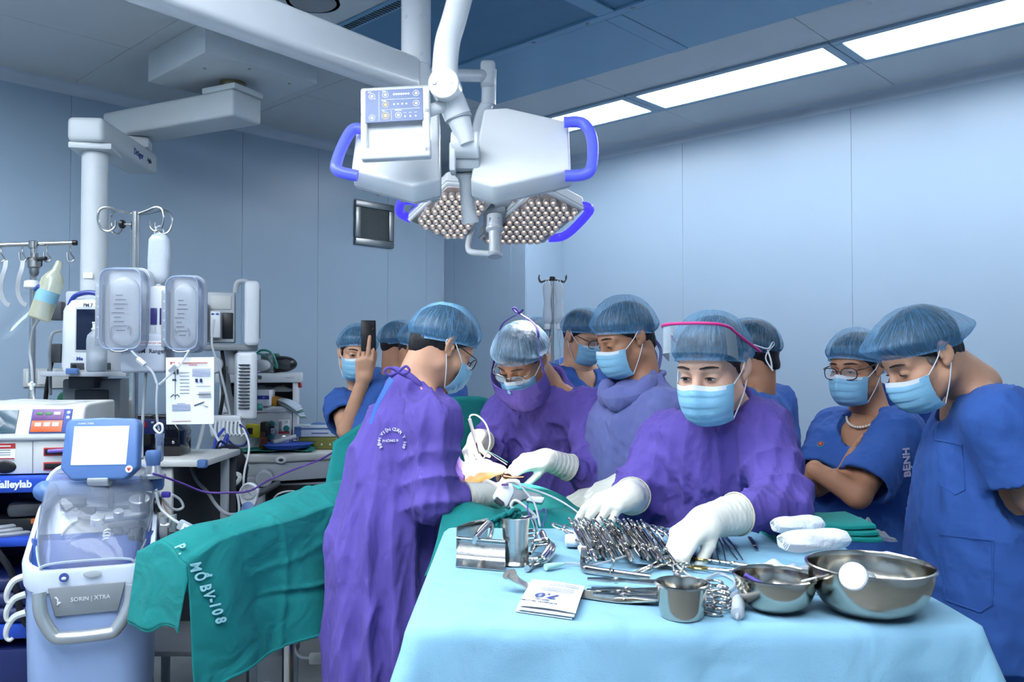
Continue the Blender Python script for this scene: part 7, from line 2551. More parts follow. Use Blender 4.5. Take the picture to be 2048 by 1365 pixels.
t.p('prong', MB().ribbon([P(971, 900, 2.72), P(990, 914, 2.74), P(1014, 930, 2.75)], 0.006, 0.002, (0, -0.3, 1)), STEEL, world=True)
t = T('needle_holder', 'copper-toned needle holder in the surgeon glove by the stapler', 'needle holder', P(1030, 955, 2.5))
COP = M('copper_tone', (176, 120, 92), rough=0.25, metal=1.0)
t.p('shaft', MB().tube([P(1008, 953, 2.50), P(1025, 956, 2.49), P(1048, 955, 2.48)], [0.006, 0.004, 0.003], 8), COP, world=True)
t.p('ring', MB().tube([P(1014 + 8 * math.cos(a), 953 + 4 * math.sin(a), 2.50) for a in np.linspace(0, 2 * PI, 17)[:-1]], 0.003, 6, closed=True), COP, world=True)
# ================================================================ equipment along the left wall
def bxm(m, c, size, bev=0.004, seg=2, rot=None):
 b = MB().box(c, size, rot, bev, seg)
 return MB().add(b.v, b.f, m)
def sloft(secs, n=40, pw=4.0):
 """closed loft of rounded rectangles: (z, cx, cy, hx, hy)"""
 verts = []; faces = []
 for z, cx, cy, hx, hy in secs:
  for j in range(n):
   a = 2 * PI * j / n
   c, s = math.cos(a), math.sin(a)
   k = (abs(c) ** pw + abs(s) ** pw) ** (-1 / pw)
   verts.append((cx + hx * c * k, cy + hy * s * k, z))
 m = len(secs)
 for i in range(m - 1):
  for j in range(n):
   faces.append([i * n + j, i * n + (j + 1) % n, (i + 1) * n + (j + 1) % n, (i + 1) * n + j])
 faces.append(list(range(n))[::-1]); faces.append([(m - 1) * n + j for j in range(n)])
 return MB().add(verts, faces)
def rrect(w, h, r, n=5):
 out = []
 for cx, cy, a0 in ((w / 2 - r, h / 2 - r, 0), (-w / 2 + r, h / 2 - r, PI / 2), (-w / 2 + r, -h / 2 + r, PI), (w / 2 - r, -h / 2 + r, 1.5 * PI)):
  for k in range(n + 1):
   a = a0 + PI / 2 * k / n
   out.append((cx + r * math.cos(a), cy + r * math.sin(a)))
 return out
SCREEN_ON = M('screen_glow', (206, 220, 246), rough=0.3, var=0.05, scale=3, emit=0.45, emit_rgb=(190, 208, 244))
SCREEN_OFF = M('screen_grey', (72, 96, 110), rough=0.15, var=0.25, scale=12, emit=0.05)
NAVY = M('navy_panel', (30, 40, 92), rough=0.4)
XBLUE = M('machine_pale_blue', (160, 184, 226), rough=0.35, var=0.02)
XDARK = M('machine_dark_blue', (44, 74, 140), rough=0.35, var=0.03)
XWHITE = M('machine_white', (206, 216, 232), rough=0.32, var=0.02)
SILVER = M('silver_plastic', (176, 182, 186), rough=0.3, metal=0.5, var=0.03)
DRUM = M('drum_grey', (170, 174, 176), rough=0.35, metal=0.4)

# ---- (C) cell saver
cx, cy = (196 - 1024) / F * 2.76, 2.76
X = T('cell_saver', 'pale blue blood-recovery machine with tilted screen and clear dome lid', 'medical machine', (cx, cy, 0), yaw=0.36)
X.p('base', sloft([(0.06, 0, 0, 0.165, 0.20), (0.10, 0, 0, 0.178, 0.215), (0.335, 0, 0, 0.176, 0.208), (0.345, 0, 0, 0.174, 0.205)]), XDARK)
X.p('body', sloft([(0.345, 0, 0, 0.172, 0.202), (0.36, 0, 0, 0.176, 0.206), (0.55, 0, 0, 0.181, 0.215), (0.66, 0, 0, 0.184, 0.222), (0.73, 0, 0, 0.184, 0.222)]), XBLUE)
X.p('shoulder_band', sloft([(0.70, 0, 0.01, 0.188, 0.222), (0.80, 0, 0.03, 0.190, 0.205), (0.86, 0, 0.06, 0.186, 0.18)]), XDARK)
for sx in (-1, 1):
 for sy in (-1, 1):
  X.p('wheel', MB().cyl((sx * 0.13 - 0.015, sy * 0.15, 0.04), (sx * 0.13 + 0.015, sy * 0.15, 0.04), 0.04, 18, 0.006), BLACK)
X.p('seam', MB().box((0, -0.2085, 0.22), (0.002, 0.006, 0.22), bev=0), BLACK)
# sloped deck: rim, tray, drum
def deck(x, y):      # height of the deck plane
 return 0.775 + (y + 0.235) * 0.42
rim = [Vector((x, y, deck(0, y) + 0.0)) for x, y in rrect(0.365, 0.40, 0.075, 7)]
rim = [Vector((p.x, p.y - 0.02, deck(0, p.y - 0.02))) for p in rim]
rb = MB()
n = len(rim)
vt = []
for p in rim:
 o = Vector((p.x, p.y + 0.02, 0));
 q = 0.93
 vt += [p + Vector((0, 0, -0.058)), p + Vector((o.x * 0.02, o.y * 0.02, 0)), p + Vector((0, 0, 0.010)), Vector((p.x * q, (p.y + 0.02) * q - 0.02, p.z + 0.010)), Vector((p.x * 0.90, (p.y + 0.02) * 0.90 - 0.02, p.z - 0.02))]
fc = []
for i in range(n):
 for k in range(4):
  a = i * 5 + k; b = ((i + 1) % n) * 5 + k
  fc.append([a, b, b + 1, a + 1])
rb.add(vt, fc)
X.p('deck_rim', rb, XWHITE)
tr = MB().add([Vector((p.x * 0.92, (p.y + 0.02) * 0.92 - 0.02, p.z - 0.012)) for p in rim], [list(range(n))])
X.p('deck_tray', tr, XWHITE)
dm = frame((0.03, -0.04, deck(0, -0.04) - 0.008), (1, 0, 0), (0, 1, 0.42))
dk = MB().lathe([(0.128, 0.0), (0.128, 0.010), (0.122, 0.012), (0.118, 0.004), (0, 0.004)], (0, 0, 0), (0, 0, 1), 40)
X.p('drum', MB().add(dk.v, dk.f, dm), DRUM)
arm = MB().box((0.05, 0.03, 0.055), (0.15, 0.045, 0.018), bev=0.006, rot=0.15).cyl((0.10, 0.06, 0.03), (0.10, 0.06, 0.10), 0.032, 24, 0.004).cyl((0.04, 0.015, 0.05), (0.04, 0.015, 0.085), 0.016, 16, 0.003).cyl((-0.02, 0.01, 0.04), (-0.02, 0.01, 0.07), 0.022, 18, 0.003)
X.p('clamp_arm', MB().add(arm.v, arm.f, dm), SILVER)
bl = MB()
for c_, s_ in (((-0.105, 0.135, 0.045), (0.075, 0.05, 0.03)), ((-0.06, 0.085, 0.035), (0.05, 0.06, 0.02)), ((0.01, 0.125, 0.06), (0.018, 0.05, 0.05)), ((0.095, -0.055, 0.03), (0.045, 0.05, 0.035)), ((0.04, -0.03, 0.025), (0.03, 0.035, 0.03))):
 bl.box(c_, s_, bev=0.006)
X.p('tube_guides', MB().add(bl.v, bl.f, dm), DGREY)
X.p('pump_rail', MB().add(*(lambda b: (b.v, b.f))(MB().box((-0.02, 0.13, 0.03), (0.22, 0.03, 0.02), bev=0.006)), dm), GREY)
X.p('rotor', MB().add(*(lambda b: (b.v, b.f))(MB().cyl((0.075, -0.03, 0.01), (0.10, -0.06, 0.04), 0.024, 18, 0.003)), dm), DGREY)
X.p('coil', MB().tube([dm @ Vector((0.01 + 0.010 * math.cos(a * 3), -0.02 - 0.008 * a, 0.03 + 0.010 * math.sin(a * 3))) for a in np.linspace(0, 8, 70)], 0.003, 6), OFFWHITE)
# clear dome
def dome(u, v):
 a = (u - 0.5) * PI
 yy = -0.215 + 0.365 * v
 w = 0.168 * (1 - 0.25 * (1 - v) ** 3)
 h = 0.150 * math.sin(min(1, v * 1.9 + 0.04) * PI / 2) ** 0.8 * (1 - 0.18 * v)
 k = (abs(math.sin(a)) ** 3.2 + abs(math.cos(a)) ** 3.2) ** (-1 / 3.2)
 return (w * math.sin(a) * k, yy, deck(0, yy) + 0.012 + h * math.cos(a) * k)
X.p('dome_lid', MB().grid(dome, 36, 24), clear('dome_plastic', (200, 214, 236), 0.14, 0.05))
X.p('lid_hinge', MB().tube([dome(k / 24, 1.0) for k in range(25)], 0.008, 8), XWHITE)
X.p('lid_edge', MB().tube([dome(0.0, k / 20) for k in range(20, -1, -1)] + [dome(k / 20, 0.0) for k in range(1, 20)] + [dome(1.0, k / 20) for k in range(21)], 0.004, 6), clear('dome_edge', (206, 220, 240), 0.5, 0.15))
X.p('lid_knob', MB().cyl((0.172, 0.03, 0.93), (0.196, 0.03, 0.93), 0.026, 18, 0.004), BLACK)
# screen on its neck
X.p('rear_shelf', MB().box((0.02, 0.165, 0.985), (0.36, 0.07, 0.05), bev=0.015), MIDBLUE)
X.p('left_cap', MB().ball((-0.165, 0.13, 0.98), (0.04, 0.05, 0.035)), MIDBLUE)
ms = X.inv @ frame(P(200, 899, 2.74), (1, 0.05, 0.01), (-0.01, 0.22, 1))
poly = [(-0.122, -0.060), (-0.118, 0.085), (-0.108, 0.100), (0.0, 0.105), (0.108, 0.100), (0.116, 0.085), (0.122, -0.060), (0.085, -0.098), (-0.085, -0.098)]
mon = X.p('monitor', MB().prism(poly, -0.045, 0.0, ms, bev=0.008, seg=3), MIDBLUE)
b = MB().box((0, 0.012, 0.001), (0.176, 0.126, 0.003), bev=0.001, seg=1)
scr = X.p('screen', MB().add(b.v, b.f, ms), SCREEN_ON, par=mon)
LINEM = M('screen_line', (246, 250, 255), rough=0.4, emit=1.0)
for k in range(6):
 b = MB().box((0.012, 0.022 - 0.009 * k, 0.0028), (0.13, 0.0012, 0.0006), bev=0); X.p('grid_line', MB().add(b.v, b.f, ms), LINEM, par=mon)
for k in range(6):
 b = MB().box((-0.053 + 0.026 * k, 0.0, 0.0028), (0.0012, 0.045, 0.0006), bev=0); X.p('grid_line', MB().add(b.v, b.f, ms), LINEM, par=mon)
for x, y, w, h in ((-0.02, -0.034, 0.028, 0.010), (0.035, -0.034, 0.022, 0.010), (0.072, -0.044, 0.016, 0.010), (-0.02, 0.045, 0.045, 0.012), (0.03, 0.045, 0.03, 0.012)):
 b = MB().box((x, y, 0.0028), (w, h, 0.0008), bev=0.001, seg=1); X.p('touch_button', MB().add(b.v, b.f, ms), LINEM, par=mon)
X.text('SORIN | XTRA', ms @ TX(-0.052, 0.084, 0.0008), 0.008, WHITEINK, par=mon)
b = MB().lathe([(0, 0.002), (0.011, 0.002), (0.012, 0)], (0.098, -0.066, 0), (0, 0, 1), 20); X.p('power_badge', MB().add(b.v, b.f, ms), WHITE, par=mon)
b = MB().prism([(0.098 - 0.007, -0.062), (0.098 + 0.007, -0.062), (0.098, -0.074)], 0.0022, 0.003); X.p('badge_triangle', MB().add(b.v, b.f, ms), REDINK, par=mon)
b = MB().cyl((-0.034, -0.098, -0.02), (0.034, -0.098, -0.02), 0.02, 20, 0.003); X.p('hinge_barrel', MB().add(b.v, b.f, ms), SILVER)
X.p('neck', MB().box((0.005, 0.10, 0.995), (0.055, 0.07, 0.07), bev=0.012), SILVER)
X.p('valve_cap', MB().lathe([(0.012, 0), (0.022, 0.005), (0.026, 0.03), (0.026, 0.052), (0.022, 0.058), (0, 0.058)], (0.165, 0.13, 1.045), (0, 0, 1), 22), MIDBLUE)
X.p('valve_base', MB().lathe([(0.042, 0), (0.042, 0.012), (0.03, 0.016), (0.022, 0.045), (0, 0.045)], (0.165, 0.13, 1.008), (0, 0, 1), 22), SILVER)
# front handle, badges, hooks
hy = -0.245
hp = [(-0.125, 0.735), (-0.118, 0.672), (-0.085, 0.612), (-0.055, 0.600), (0.055, 0.600), (0.085, 0.612), (0.118, 0.672), (0.125, 0.735)]
X.p('front_handle', MB().tube([(x, hy - 0.02 * math.sin(PI * k / 7), z) for k, (x, z) in enumerate(hp)], 0.019, 12, smooth=4), SILVER)
X.p('handle_plate', MB().prism([(-0.105, 0.742), (0.105, 0.742), (0.085, 0.655), (-0.085, 0.655)], 0.222, 0.232, RX(PI / 2), bev=0.003), GREY)
fy = -0.2335
X.text('SORIN | XTRA', TX(0.01, fy, 0.702) @ FRONT, 0.017, WHITEINK)
for k in range(5):
 a = 0.6 + k * 0.5
 X.p('leaf_mark', MB().add(*(lambda b: (b.v, b.f))(MB().ball((0, 0, 0), (0.007, 0.0008, 0.002), 8)), TX(-0.078 - 0.004 * math.cos(a), fy, 0.702 + 0.009 * math.sin(a * 2)) @ RY(a)), WHITEINK)
X.p('info_badge', MB().lathe([(0, 0.002), (0.013, 0.002), (0.0135, 0)], (-0.062, -0.233, 0.770), (0, -1, 0.1), 22), BLUEINK)
X.p('info_figure', MB().ball((-0.062, -0.236, 0.768), (0.007, 0.001, 0.005), 10), WHITE)
X.p('oval_sticker', MB().ball((0.015, -0.2335, 0.775), (0.026, 0.002, 0.012), 20), GREYW)
for k in range(3):
 z = 0.745 - 0.055 * k
 X.p('side_hook', MB().tube([(-0.175, -0.15, z + 0.02), (-0.205, -0.155, z + 0.01), (-0.222, -0.158, z - 0.02), (-0.224, -0.158, z - 0.045), (-0.215, -0.16, z - 0.055), (-0.206, -0.16, z - 0.05)], [0.011, 0.009, 0.006, 0.005], 8, smooth=4), OFFWHITE)
X.p('side_latch', MB().box((0.205, 0.0, 0.86), (0.03, 0.06, 0.07), bev=0.01), GREY)
X.p('side_crank', MB().tube([(0.195, -0.02, 0.87), (0.225, -0.02, 0.87), (0.235, -0.02, 0.90), (0.235, -0.02, 0.845)], 0.011, 8, smooth=3), SILVER)

# ---- (B) electrosurgical generator on its blue cart
gx, gy = -1.745, 3.08
yawG = 0.17
C = T('equipment_cart', 'blue enamelled cart with shelves carrying the electrosurgical unit', 'cart', (gx, gy, 0), yaw=yawG)
for z, h in ((0.995, 0.055), (0.80, 0.03), (0.50, 0.05), (0.16, 0.05)):
 C.p('shelf', MB().box((0, 0, z), (0.46, 0.46, h), bev=0.008), CARTBLUE)
for sx in (-1, 1):
 C.p('side_panel', MB().box((sx * 0.222, 0.08, 0.55), (0.02, 0.26, 0.86), bev=0.004), NAVY)
C.p('back_panel', MB().box((0, 0.222, 0.55), (0.45, 0.012, 0.86), bev=0.003), NAVY)
C.p('drawer', MB().box((0, -0.02, 0.33), (0.42, 0.40, 0.22), bev=0.01), NAVY)
for sx in (-1, 1):
 for sy in (-1, 1):
  C.p('caster', MB().cyl((sx * 0.19 - 0.012, sy * 0.19, 0.045), (sx * 0.19 + 0.012, sy * 0.19, 0.045), 0.045, 16, 0.005), BLACK)
  C.p('caster_fork', MB().box((sx * 0.19, sy * 0.19, 0.09), (0.04, 0.04, 0.10), bev=0.006), STEEL_D)
C.text('Valleylab', TX(0.015, -0.2312, 0.997) @ FRONT, 0.034, WHITEINK, bold=0.0012)
C.p('logo_block', MB().box((-0.078, -0.231, 0.997), (0.022, 0.002, 0.028), bev=0), WHITEINK)
U = T('electrosurgical_unit', 'beige electrosurgical generator with two screens and red warning sticker', 'medical machine', (gx, gy, 1.024), yaw=yawG)
U.p('lower_housing', MB().box((0, 0.0, 0.062), (0.44, 0.38, 0.120), bev=0.006), OFFWHITE)
up = MB().prism([(-0.205, 0.118), (-0.205, 0.14), (-0.165, 0.232), (-0.12, 0.240), (0.19, 0.240), (0.19, 0.118)], -0.222, 0.222, Matrix(((0, 0, 1, 0), (1, 0, 0, 0), (0, 1, 0, 0), (0, 0, 0, 1))), bev=0.010, seg=3)
U.p('upper_housing', up, OFFWHITE)
fm_ = frame((0, -0.186, 0.183), (1, 0, 0), (0, 0.040, 0.092))
b = MB().box((-0.055, 0, 0.001), (0.13, 0.085, 0.006), bev=0.002); U.p('screen', MB().add(b.v, b.f, fm_), SCREEN_OFF)
b = MB().box((-0.19, 0, 0.001), (0.06, 0.085, 0.006), bev=0.002); U.p('screen', MB().add(b.v, b.f, fm_), SCREEN_OFF)
b = MB().prism([(-0.07, -0.012), (-0.03, -0.012), (-0.05, -0.032)], 0.004, 0.005); U.p('screen_arrow', MB().add(b.v, b.f, fm_), GREY)
b = MB().prism([(-0.07, 0.0), (-0.03, 0.0), (-0.05, 0.022)], 0.004, 0.005); U.p('screen_arrow', MB().add(b.v, b.f, fm_), GREY)
PURP = M('panel_purple', (110, 74, 130), rough=0.3); ORNG = M('panel_orange', (204, 96, 52), rough=0.3)
b = MB().box((0.118, 0.0, 0.001), (0.13, 0.088, 0.006), bev=0.002); U.p('panel_frame', MB().add(b.v, b.f, fm_), BLUEINK)
b = MB().box((0.108, 0.022, 0.003), (0.10, 0.040, 0.006), bev=0.001); U.p('cut_panel', MB().add(b.v, b.f, fm_), PURP)
b = MB().box((0.108, -0.020, 0.003), (0.10, 0.042, 0.006), bev=0.001); U.p('coag_panel', MB().add(b.v, b.f, fm_), ORNG)
for k in range(3):
 b = MB().box((0.08 + 0.028 * k, 0.026, 0.006), (0.021, 0.011, 0.003), bev=0.001); U.p('key', MB().add(b.v, b.f, fm_), OFFWHITE if k == 2 else M('key_green', (62, 118, 72), rough=0.4))
 b = MB().box((0.08 + 0.028 * k, -0.014, 0.006), (0.021, 0.014, 0.003), bev=0.001); U.p('key', MB().add(b.v, b.f, fm_), OFFWHITE)
for y in (0.030, 0.012):
 b = MB().lathe([(0, 0.002), (0.005, 0.002), (0.006, 0)], (0.172, y, 0.004), (0, 0, 1), 12); U.p('round_key', MB().add(b.v, b.f, fm_), WHITE)
fyu = -0.1915
U.p('divider', MB().box((0.062, fyu, 0.06), (0.002, 0.003, 0.11), bev=0), GREY)
U.p('divider', MB().box((-0.105, fyu, 0.06), (0.002, 0.003, 0.11), bev=0), GREY)
for z in (0.078, 0.028):
 U.p('socket_frame', MB().box((0.142, fyu, z), (0.09, 0.006, 0.028), bev=0.002), REDINK)
 U.p('socket', MB().box((0.142, fyu - 0.002, z), (0.082, 0.006, 0.020), bev=0.003), BLACK)
U.p('plug', MB().cyl((0.115, fyu - 0.012, 0.080), (0.18, fyu - 0.016, 0.084), 0.007, 12, 0.002), M('violet_plug', (112, 88, 170), rough=0.3))
U.p('return_socket', MB().ball((-0.025, fyu, 0.028), (0.036, 0.006, 0.022), 24), BLACK)
U.p('sticker', MB().box((-0.03, fyu, 0.082), (0.075, 0.002, 0.058), bev=0), PAPER)
U.p('sticker_band', MB().box((-0.03, fyu - 0.001, 0.100), (0.075, 0.002, 0.018), bev=0), REDINK)
U.p('sticker_band', MB().box((-0.03, fyu - 0.001, 0.057), (0.07, 0.002, 0.004), bev=0), REDINK)
U.p('sticker_line', MB().box((-0.03, fyu - 0.0025, 0.100), (0.046, 0.001, 0.004), bev=0), WHITEINK)
for k in range(3):
 U.p('sticker_line', MB().box((-0.03, fyu - 0.001, 0.086 - 0.008 * k), (0.045, 0.002, 0.0015), bev=0), INK)
U.p('small_socket', MB().box((-0.135, fyu, 0.045), (0.034, 0.006, 0.018), bev=0.002), BLACK)
U.p('power_switch', MB().box((-0.18, fyu, 0.05), (0.022, 0.006, 0.03), bev=0.002), BLACK)
crinkle('clear plastic film lying over the electrosurgical unit', Vector((gx - 0.01, gy - 0.02, 1.264)), 0.40, 0.22, 0.016, 22, clear('dust_film', (222, 226, 226), 0.30, 0.15), 'dust_cover')
# pedals and coiled leads on the cart
wl = lambda x, y, z: Vector((gx, gy, 0)) + RZ(yawG).to_3x3() @ Vector((x, y, z))
t = T('foot_pedal', 'black foot pedal with orange stripe stored on the cart shelf', 'pedal', wl(0.02, -0.08, 0.815))
t.p('base', MB().box(wl(0.02, -0.10, 0.845), (0.22, 0.15, 0.06), rot=yawG, bev=0.015), BLACK, world=True)
t.p('treadle', MB().box(wl(0.05, -0.11, 0.90), (0.17, 0.13, 0.05), rot=yawG + 0.2, bev=0.018), DGREY, world=True)
t.p('stripe', MB().box(wl(0.09, -0.175, 0.862), (0.07, 0.02, 0.018), rot=yawG, bev=0.004), M('orange_plastic', (196, 104, 40), rough=0.4), world=True)
for k, lb in enumerate(('outermost loop', 'inner loop', 'loose end loop')):
 r = 0.13 - 0.022 * k
 solo('coiled_lead', 'grey coiled lead on the middle cart shelf, ' + lb, 'cable', MB().tube([wl(-0.09 + r * 1.2 * math.cos(a), -0.13 + 0.08 * math.sin(a), 0.822 + 0.012 * k) for a in np.linspace(-2.8, 1.5, 18)], 0.009, 8, smooth=2), GREY)
solo('hanging_cable', 'thick black cable hanging down the side of the blue cart', 'cable', MB().tube([wl(-0.12, -0.22, 0.86), wl(-0.04, -0.25, 0.80), wl(0.03, -0.26, 0.70), wl(0.06, -0.26, 0.56), wl(0.10, -0.24, 0.50)], 0.011, 8, smooth=6), BLACK)
t = T('folded_cover', 'dark navy folded cover lying on the low cart shelf', 'cover', wl(0.0, -0.05, 0.53))
for k in range(3):
 t.p('fold_layer', MB().box(wl(-0.01 * k, -0.08 + 0.01 * k, 0.553 + 0.05 * k), (0.38 - 0.03 * k, 0.30, 0.055), rot=yawG, bev=0.024, seg=3), NAVY, world=True)

# ---- (A) drip stand with bar
def stand_base(t, x, y, n=5, r=0.24):
 for k in range(n):
  a = 2 * PI * k / n + 0.3
  t.p('foot_leg', MB().tube([(x, y, 0.12), (x + r * 0.5 * math.cos(a), y + r * 0.5 * math.sin(a), 0.10), (x + r * math.cos(a), y + r * math.sin(a), 0.065)], 0.012, 8), STEEL, world=True)
  t.p('caster', MB().ball((x + r * math.cos(a), y + r * math.sin(a), 0.028), (0.018, 0.018, 0.028), 10), BLACK, world=True)
q = P(66, 600, 3.34); sx_, sy_ = q.x, q.y
t = T('drip_stand', 'steel drip stand with straight crossbar and wire hooks', 'drip stand', (sx_, sy_, 0))
ztop = P(66, 488, 3.34).z
t.p('pole', MB().cyl((sx_, sy_, 0.1), (sx_, sy_, ztop + 0.005), 0.0125, 16), STEEL, world=True)
stand_base(t, sx_, sy_)
t.p('crossbar', MB().cyl(P(-80, 493, 3.30), P(147, 486, 3.38), 0.0085, 14), STEEL, world=True)
t.p('end_cap', MB().cyl(P(144, 486, 3.38), P(155, 486, 3.385), 0.011, 12, 0.003), BLACK, world=True)
t.p('cross_joint', MB().cyl(P(66, 482, 3.34), P(66, 498, 3.34), 0.017, 14, 0.003), STEEL, world=True)
for px in (2, 45, 94, 141):
 D = 3.33 + 0.03 * px / 150
 t.p('hook', MB().tube([P(px, 489, D), P(px, 505, D), P(px + 6, 515, D - 0.02), P(px + 7, 520, D - 0.03), P(px + 1, 524, D - 0.035), P(px - 5, 520, D - 0.035), P(px - 6, 505, D - 0.03)], 0.0032, 7, smooth=4), STEEL_D, world=True)
t.p('pole_clamp', MB().box(P(70, 524, 3.33), (0.038, 0.05, 0.035), bev=0.006), BLACK, world=True)
t.p('clamp_lever', MB().cyl(P(76, 519, 3.31), P(92, 517, 3.28), 0.008, 10, 0.002), BLACK, world=True)
t.p('regulator', MB().lathe([(0.012, 0), (0.018, 0.01), (0.018, 0.03), (0.024, 0.034), (0.024, 0.06), (0.014, 0.07), (0.014, 0.09), (0, 0.09)], P(68, 552, 3.32), (0, 0, 1), 16), STEEL_D, world=True)
t.p('collar', MB().lathe([(0.022, 0), (0.028, 0.006), (0.026, 0.03), (0.016, 0.034)], P(63, 578, 3.33), (0, 0, 1), 18), WHITE, world=True)
for px, lb in ((8, 'first of the pair'), (42, 'second of the pair')):
 pts = [P(px + 4, 522, 3.30), P(px + 2, 536, 3.28), P(px - 5, 560, 3.27), P(px - 6, 585, 3.27), P(px + 2, 605, 3.27), P(px + 12, 611, 3.27)]
 solo('strap', 'grey studded strap hanging from the drip stand hook, ' + lb, 'strap', MB().ribbon(pts, 0.016, 0.003, (0.3, -1, 0), smooth=5), GREY)
t = T('pressure_canister', 'yellowed clear plastic canister hanging tilted on the drip stand', 'canister', P(85, 640, 3.2))
a, b = P(77, 640, 3.22), P(106, 560, 3.24)
PVCY = clear('aged_pvc', (206, 208, 180), 0.42, 0.12)
t.p('cylinder', MB().lathe([(0, 0), (0.034, 0), (0.040, 0.006), (0.040, 0.16), (0.030, 0.18), (0.016, 0.20), (0.012, 0.235), (0.008, 0.24)], a, b - a, 26), PVCY, world=True)
t.p('label', MB().lathe([(0.0405, 0.07), (0.0405, 0.115)], a, b - a, 26), M('pale_blue_label', (120, 170, 190), rough=0.5), world=True)
t.p('valve', MB().cyl(P(70, 580, 3.22), P(78, 572, 3.2), 0.008, 10, 0.002), BLUEINK, world=True)
solo('canister_tube', 'clear tube running down the drip stand pole from the canister', 'tubing', MB().tube([P(78, 640, 3.2), P(66, 660, 3.25), P(60, 700, 3.3), P(64, 740, 3.3), P(66, 780, 3.3), P(69, 806, 3.28)], 0.005, 8, smooth=5), TUBING)
t = T('stopcock', 'white plastic stopcock on the drip stand tube', 'stopcock', P(63, 770, 3.28))
t.p('body', MB().cyl(P(57, 770, 3.27), P(70, 770, 3.27), 0.007, 10, 0.002), WHITE, world=True)
t.p('tap', MB().cyl(P(63, 764, 3.26), P(63, 780, 3.27), 0.006, 10, 0.002), WHITE, world=True)
solo('film_sheet', 'clear plastic sheet hanging below the straps', 'plastic sheet', MB().grid(lambda u, v: P(-30 + 95 * u + 12 * math.sin(5 * v), 590 + 95 * v * (0.6 + 0.4 * math.sin(2 * u + 1)), 3.36 + 0.03 * math.sin(9 * u + 4 * v)), 20, 20), clear('thin_film', (200, 214, 230), 0.05, 0.4, 1.04))

# ---- (E) pump monitor on the pendant shelf, saline bottle
PD = PEND_C
t = T('pendant_shelf', 'grey shelf with blue corner clip hung on the pendant column', 'shelf', P(160, 742, 3.85))
shp = [P(80, 745, 3.72), P(252, 748, 3.62), P(270, 738, 3.98), P(110, 735, 4.06)]
zs = 1.368
poly = ccw([(p.x, p.y) for p in shp])
t.p('tray', MB().prism(poly, zs - 0.022, zs, bev=0.004), GREYW, world=True)
t.p('corner_clip', MB().box(P(145, 743, 3.665), (0.055, 0.02, 0.026), rot=-0.1, bev=0.004), MIDBLUE, world=True)
t.p('bracket', MB().box((PD.x + 0.02, PD.y - 0.08, zs - 0.05), (0.12, 0.14, 0.06), bev=0.006), DGREY, world=True)
Mt = frame(P(186, 735, 3.80), (1, 0.04, 0), (-0.04, 1, 0)); Mt.translation.z = zs + 0.001
t = T('patient_monitor', 'white upright monitor with dark screen and blue carry handle on the pendant shelf', 'monitor', mat=Mt)
t.p('housing', sloft([(0.0, 0, 0.02, 0.115, 0.10), (0.02, 0, 0.02, 0.122, 0.105), (0.27, 0, 0.02, 0.118, 0.10), (0.315, 0, 0.02, 0.10, 0.085), (0.325, 0, 0.02, 0.07, 0.06)]), WHITE)
t.p('bezel', MB().box((0.025, -0.082, 0.185), (0.135, 0.012, 0.20), bev=0.008), GREYW)
t.p('screen', MB().box((0.025, -0.089, 0.185), (0.118, 0.004, 0.18), bev=0.003), M('dark_screen', (24, 34, 60), rough=0.12, var=0.1))
t.p('handle', MB().tube([(-0.085, -0.05, 0.29), (-0.06, -0.05, 0.335), (0, -0.05, 0.352), (0.06, -0.05, 0.335), (0.085, -0.05, 0.29)], 0.011, 8, smooth=5), M('handle_blue', (40, 62, 150), rough=0.35))
t.text('PM 7', TX(0.015, -0.0885, 0.292) @ FRONT, 0.020, INK, bold=0.0006)
t.text('Me', TX(-0.02, -0.086, 0.055) @ FRONT, 0.022, BLUEINK, bold=0.0008)
t.text('NPC', TX(0.09, -0.084, 0.055) @ FRONT, 0.010, INK)
for x, mt in ((-0.03, BLACK), (0.085, M('green_port', (46, 108, 96), rough=0.4))):
 t.p('port_plate', MB().box((x, -0.084, 0.022), (0.06, 0.008, 0.030), bev=0.003), DGREY)
 t.p('port', MB().lathe([(0, 0.006), (0.009, 0.006), (0.010, 0)], (x - 0.012, -0.087, 0.022), (0, -1, 0), 14), mt)
for z, s in ((0.27, 1.0), (0.08, 1.0)):
 t.p('side_clamp', MB().box((-0.15, -0.02, z), (0.055, 0.05, 0.085), bev=0.008), DGREY)
t.p('back_rest', MB().box((0.0, 0.10, 0.31), (0.34, 0.03, 0.12), bev=0.012), GREYW)
solo('black_hose', 'black corrugated hose dropping behind the pendant shelf', 'hose', MB().tube([P(112, 690, 3.8), P(100, 740, 3.82), P(92, 790, 3.84), P(88, 850, 3.86)], 0.010, 8, smooth=5), BLACK)
solo('grey_lead', 'grey lead looping beside the pendant shelf', 'cable', MB().tube([P(123, 662, 3.75), P(105, 668, 3.72), P(99, 700, 3.72), P(100, 740, 3.75), P(101, 790, 3.8)], 0.007, 8, smooth=5), GREY)
bt = P(193, 738, 3.55); bt.z = zs + 0.001
t = T('saline_bottle', 'translucent saline bottle standing on the shelf in front of the upright monitor', 'bottle', bt)
t.p('body', MB().lathe([(0, 0), (0.034, 0), (0.040, 0.008), (0.040, 0.135), (0.036, 0.155), (0.020, 0.172), (0.018, 0.18)], (0, 0, 0), (0, 0, 1), 28), MILKY)
t.p('cap', MB().lathe([(0.0215, 0), (0.0215, 0.006), (0.017, 0.008), (0.017, 0.024), (0.019, 0.026), (0.019, 0.033), (0, 0.034)], (0, 0, 0.178), (0, 0, 1), 22), WHITE)
t.p('water', MB().lathe([(0, 0.002), (0.037, 0.002), (0.0385, 0.01), (0.0385, 0.05), (0, 0.05)], (0, 0, 0), (0, 0, 1), 24), clear('blue_water', (140, 178, 206), 0.45, 0.05))

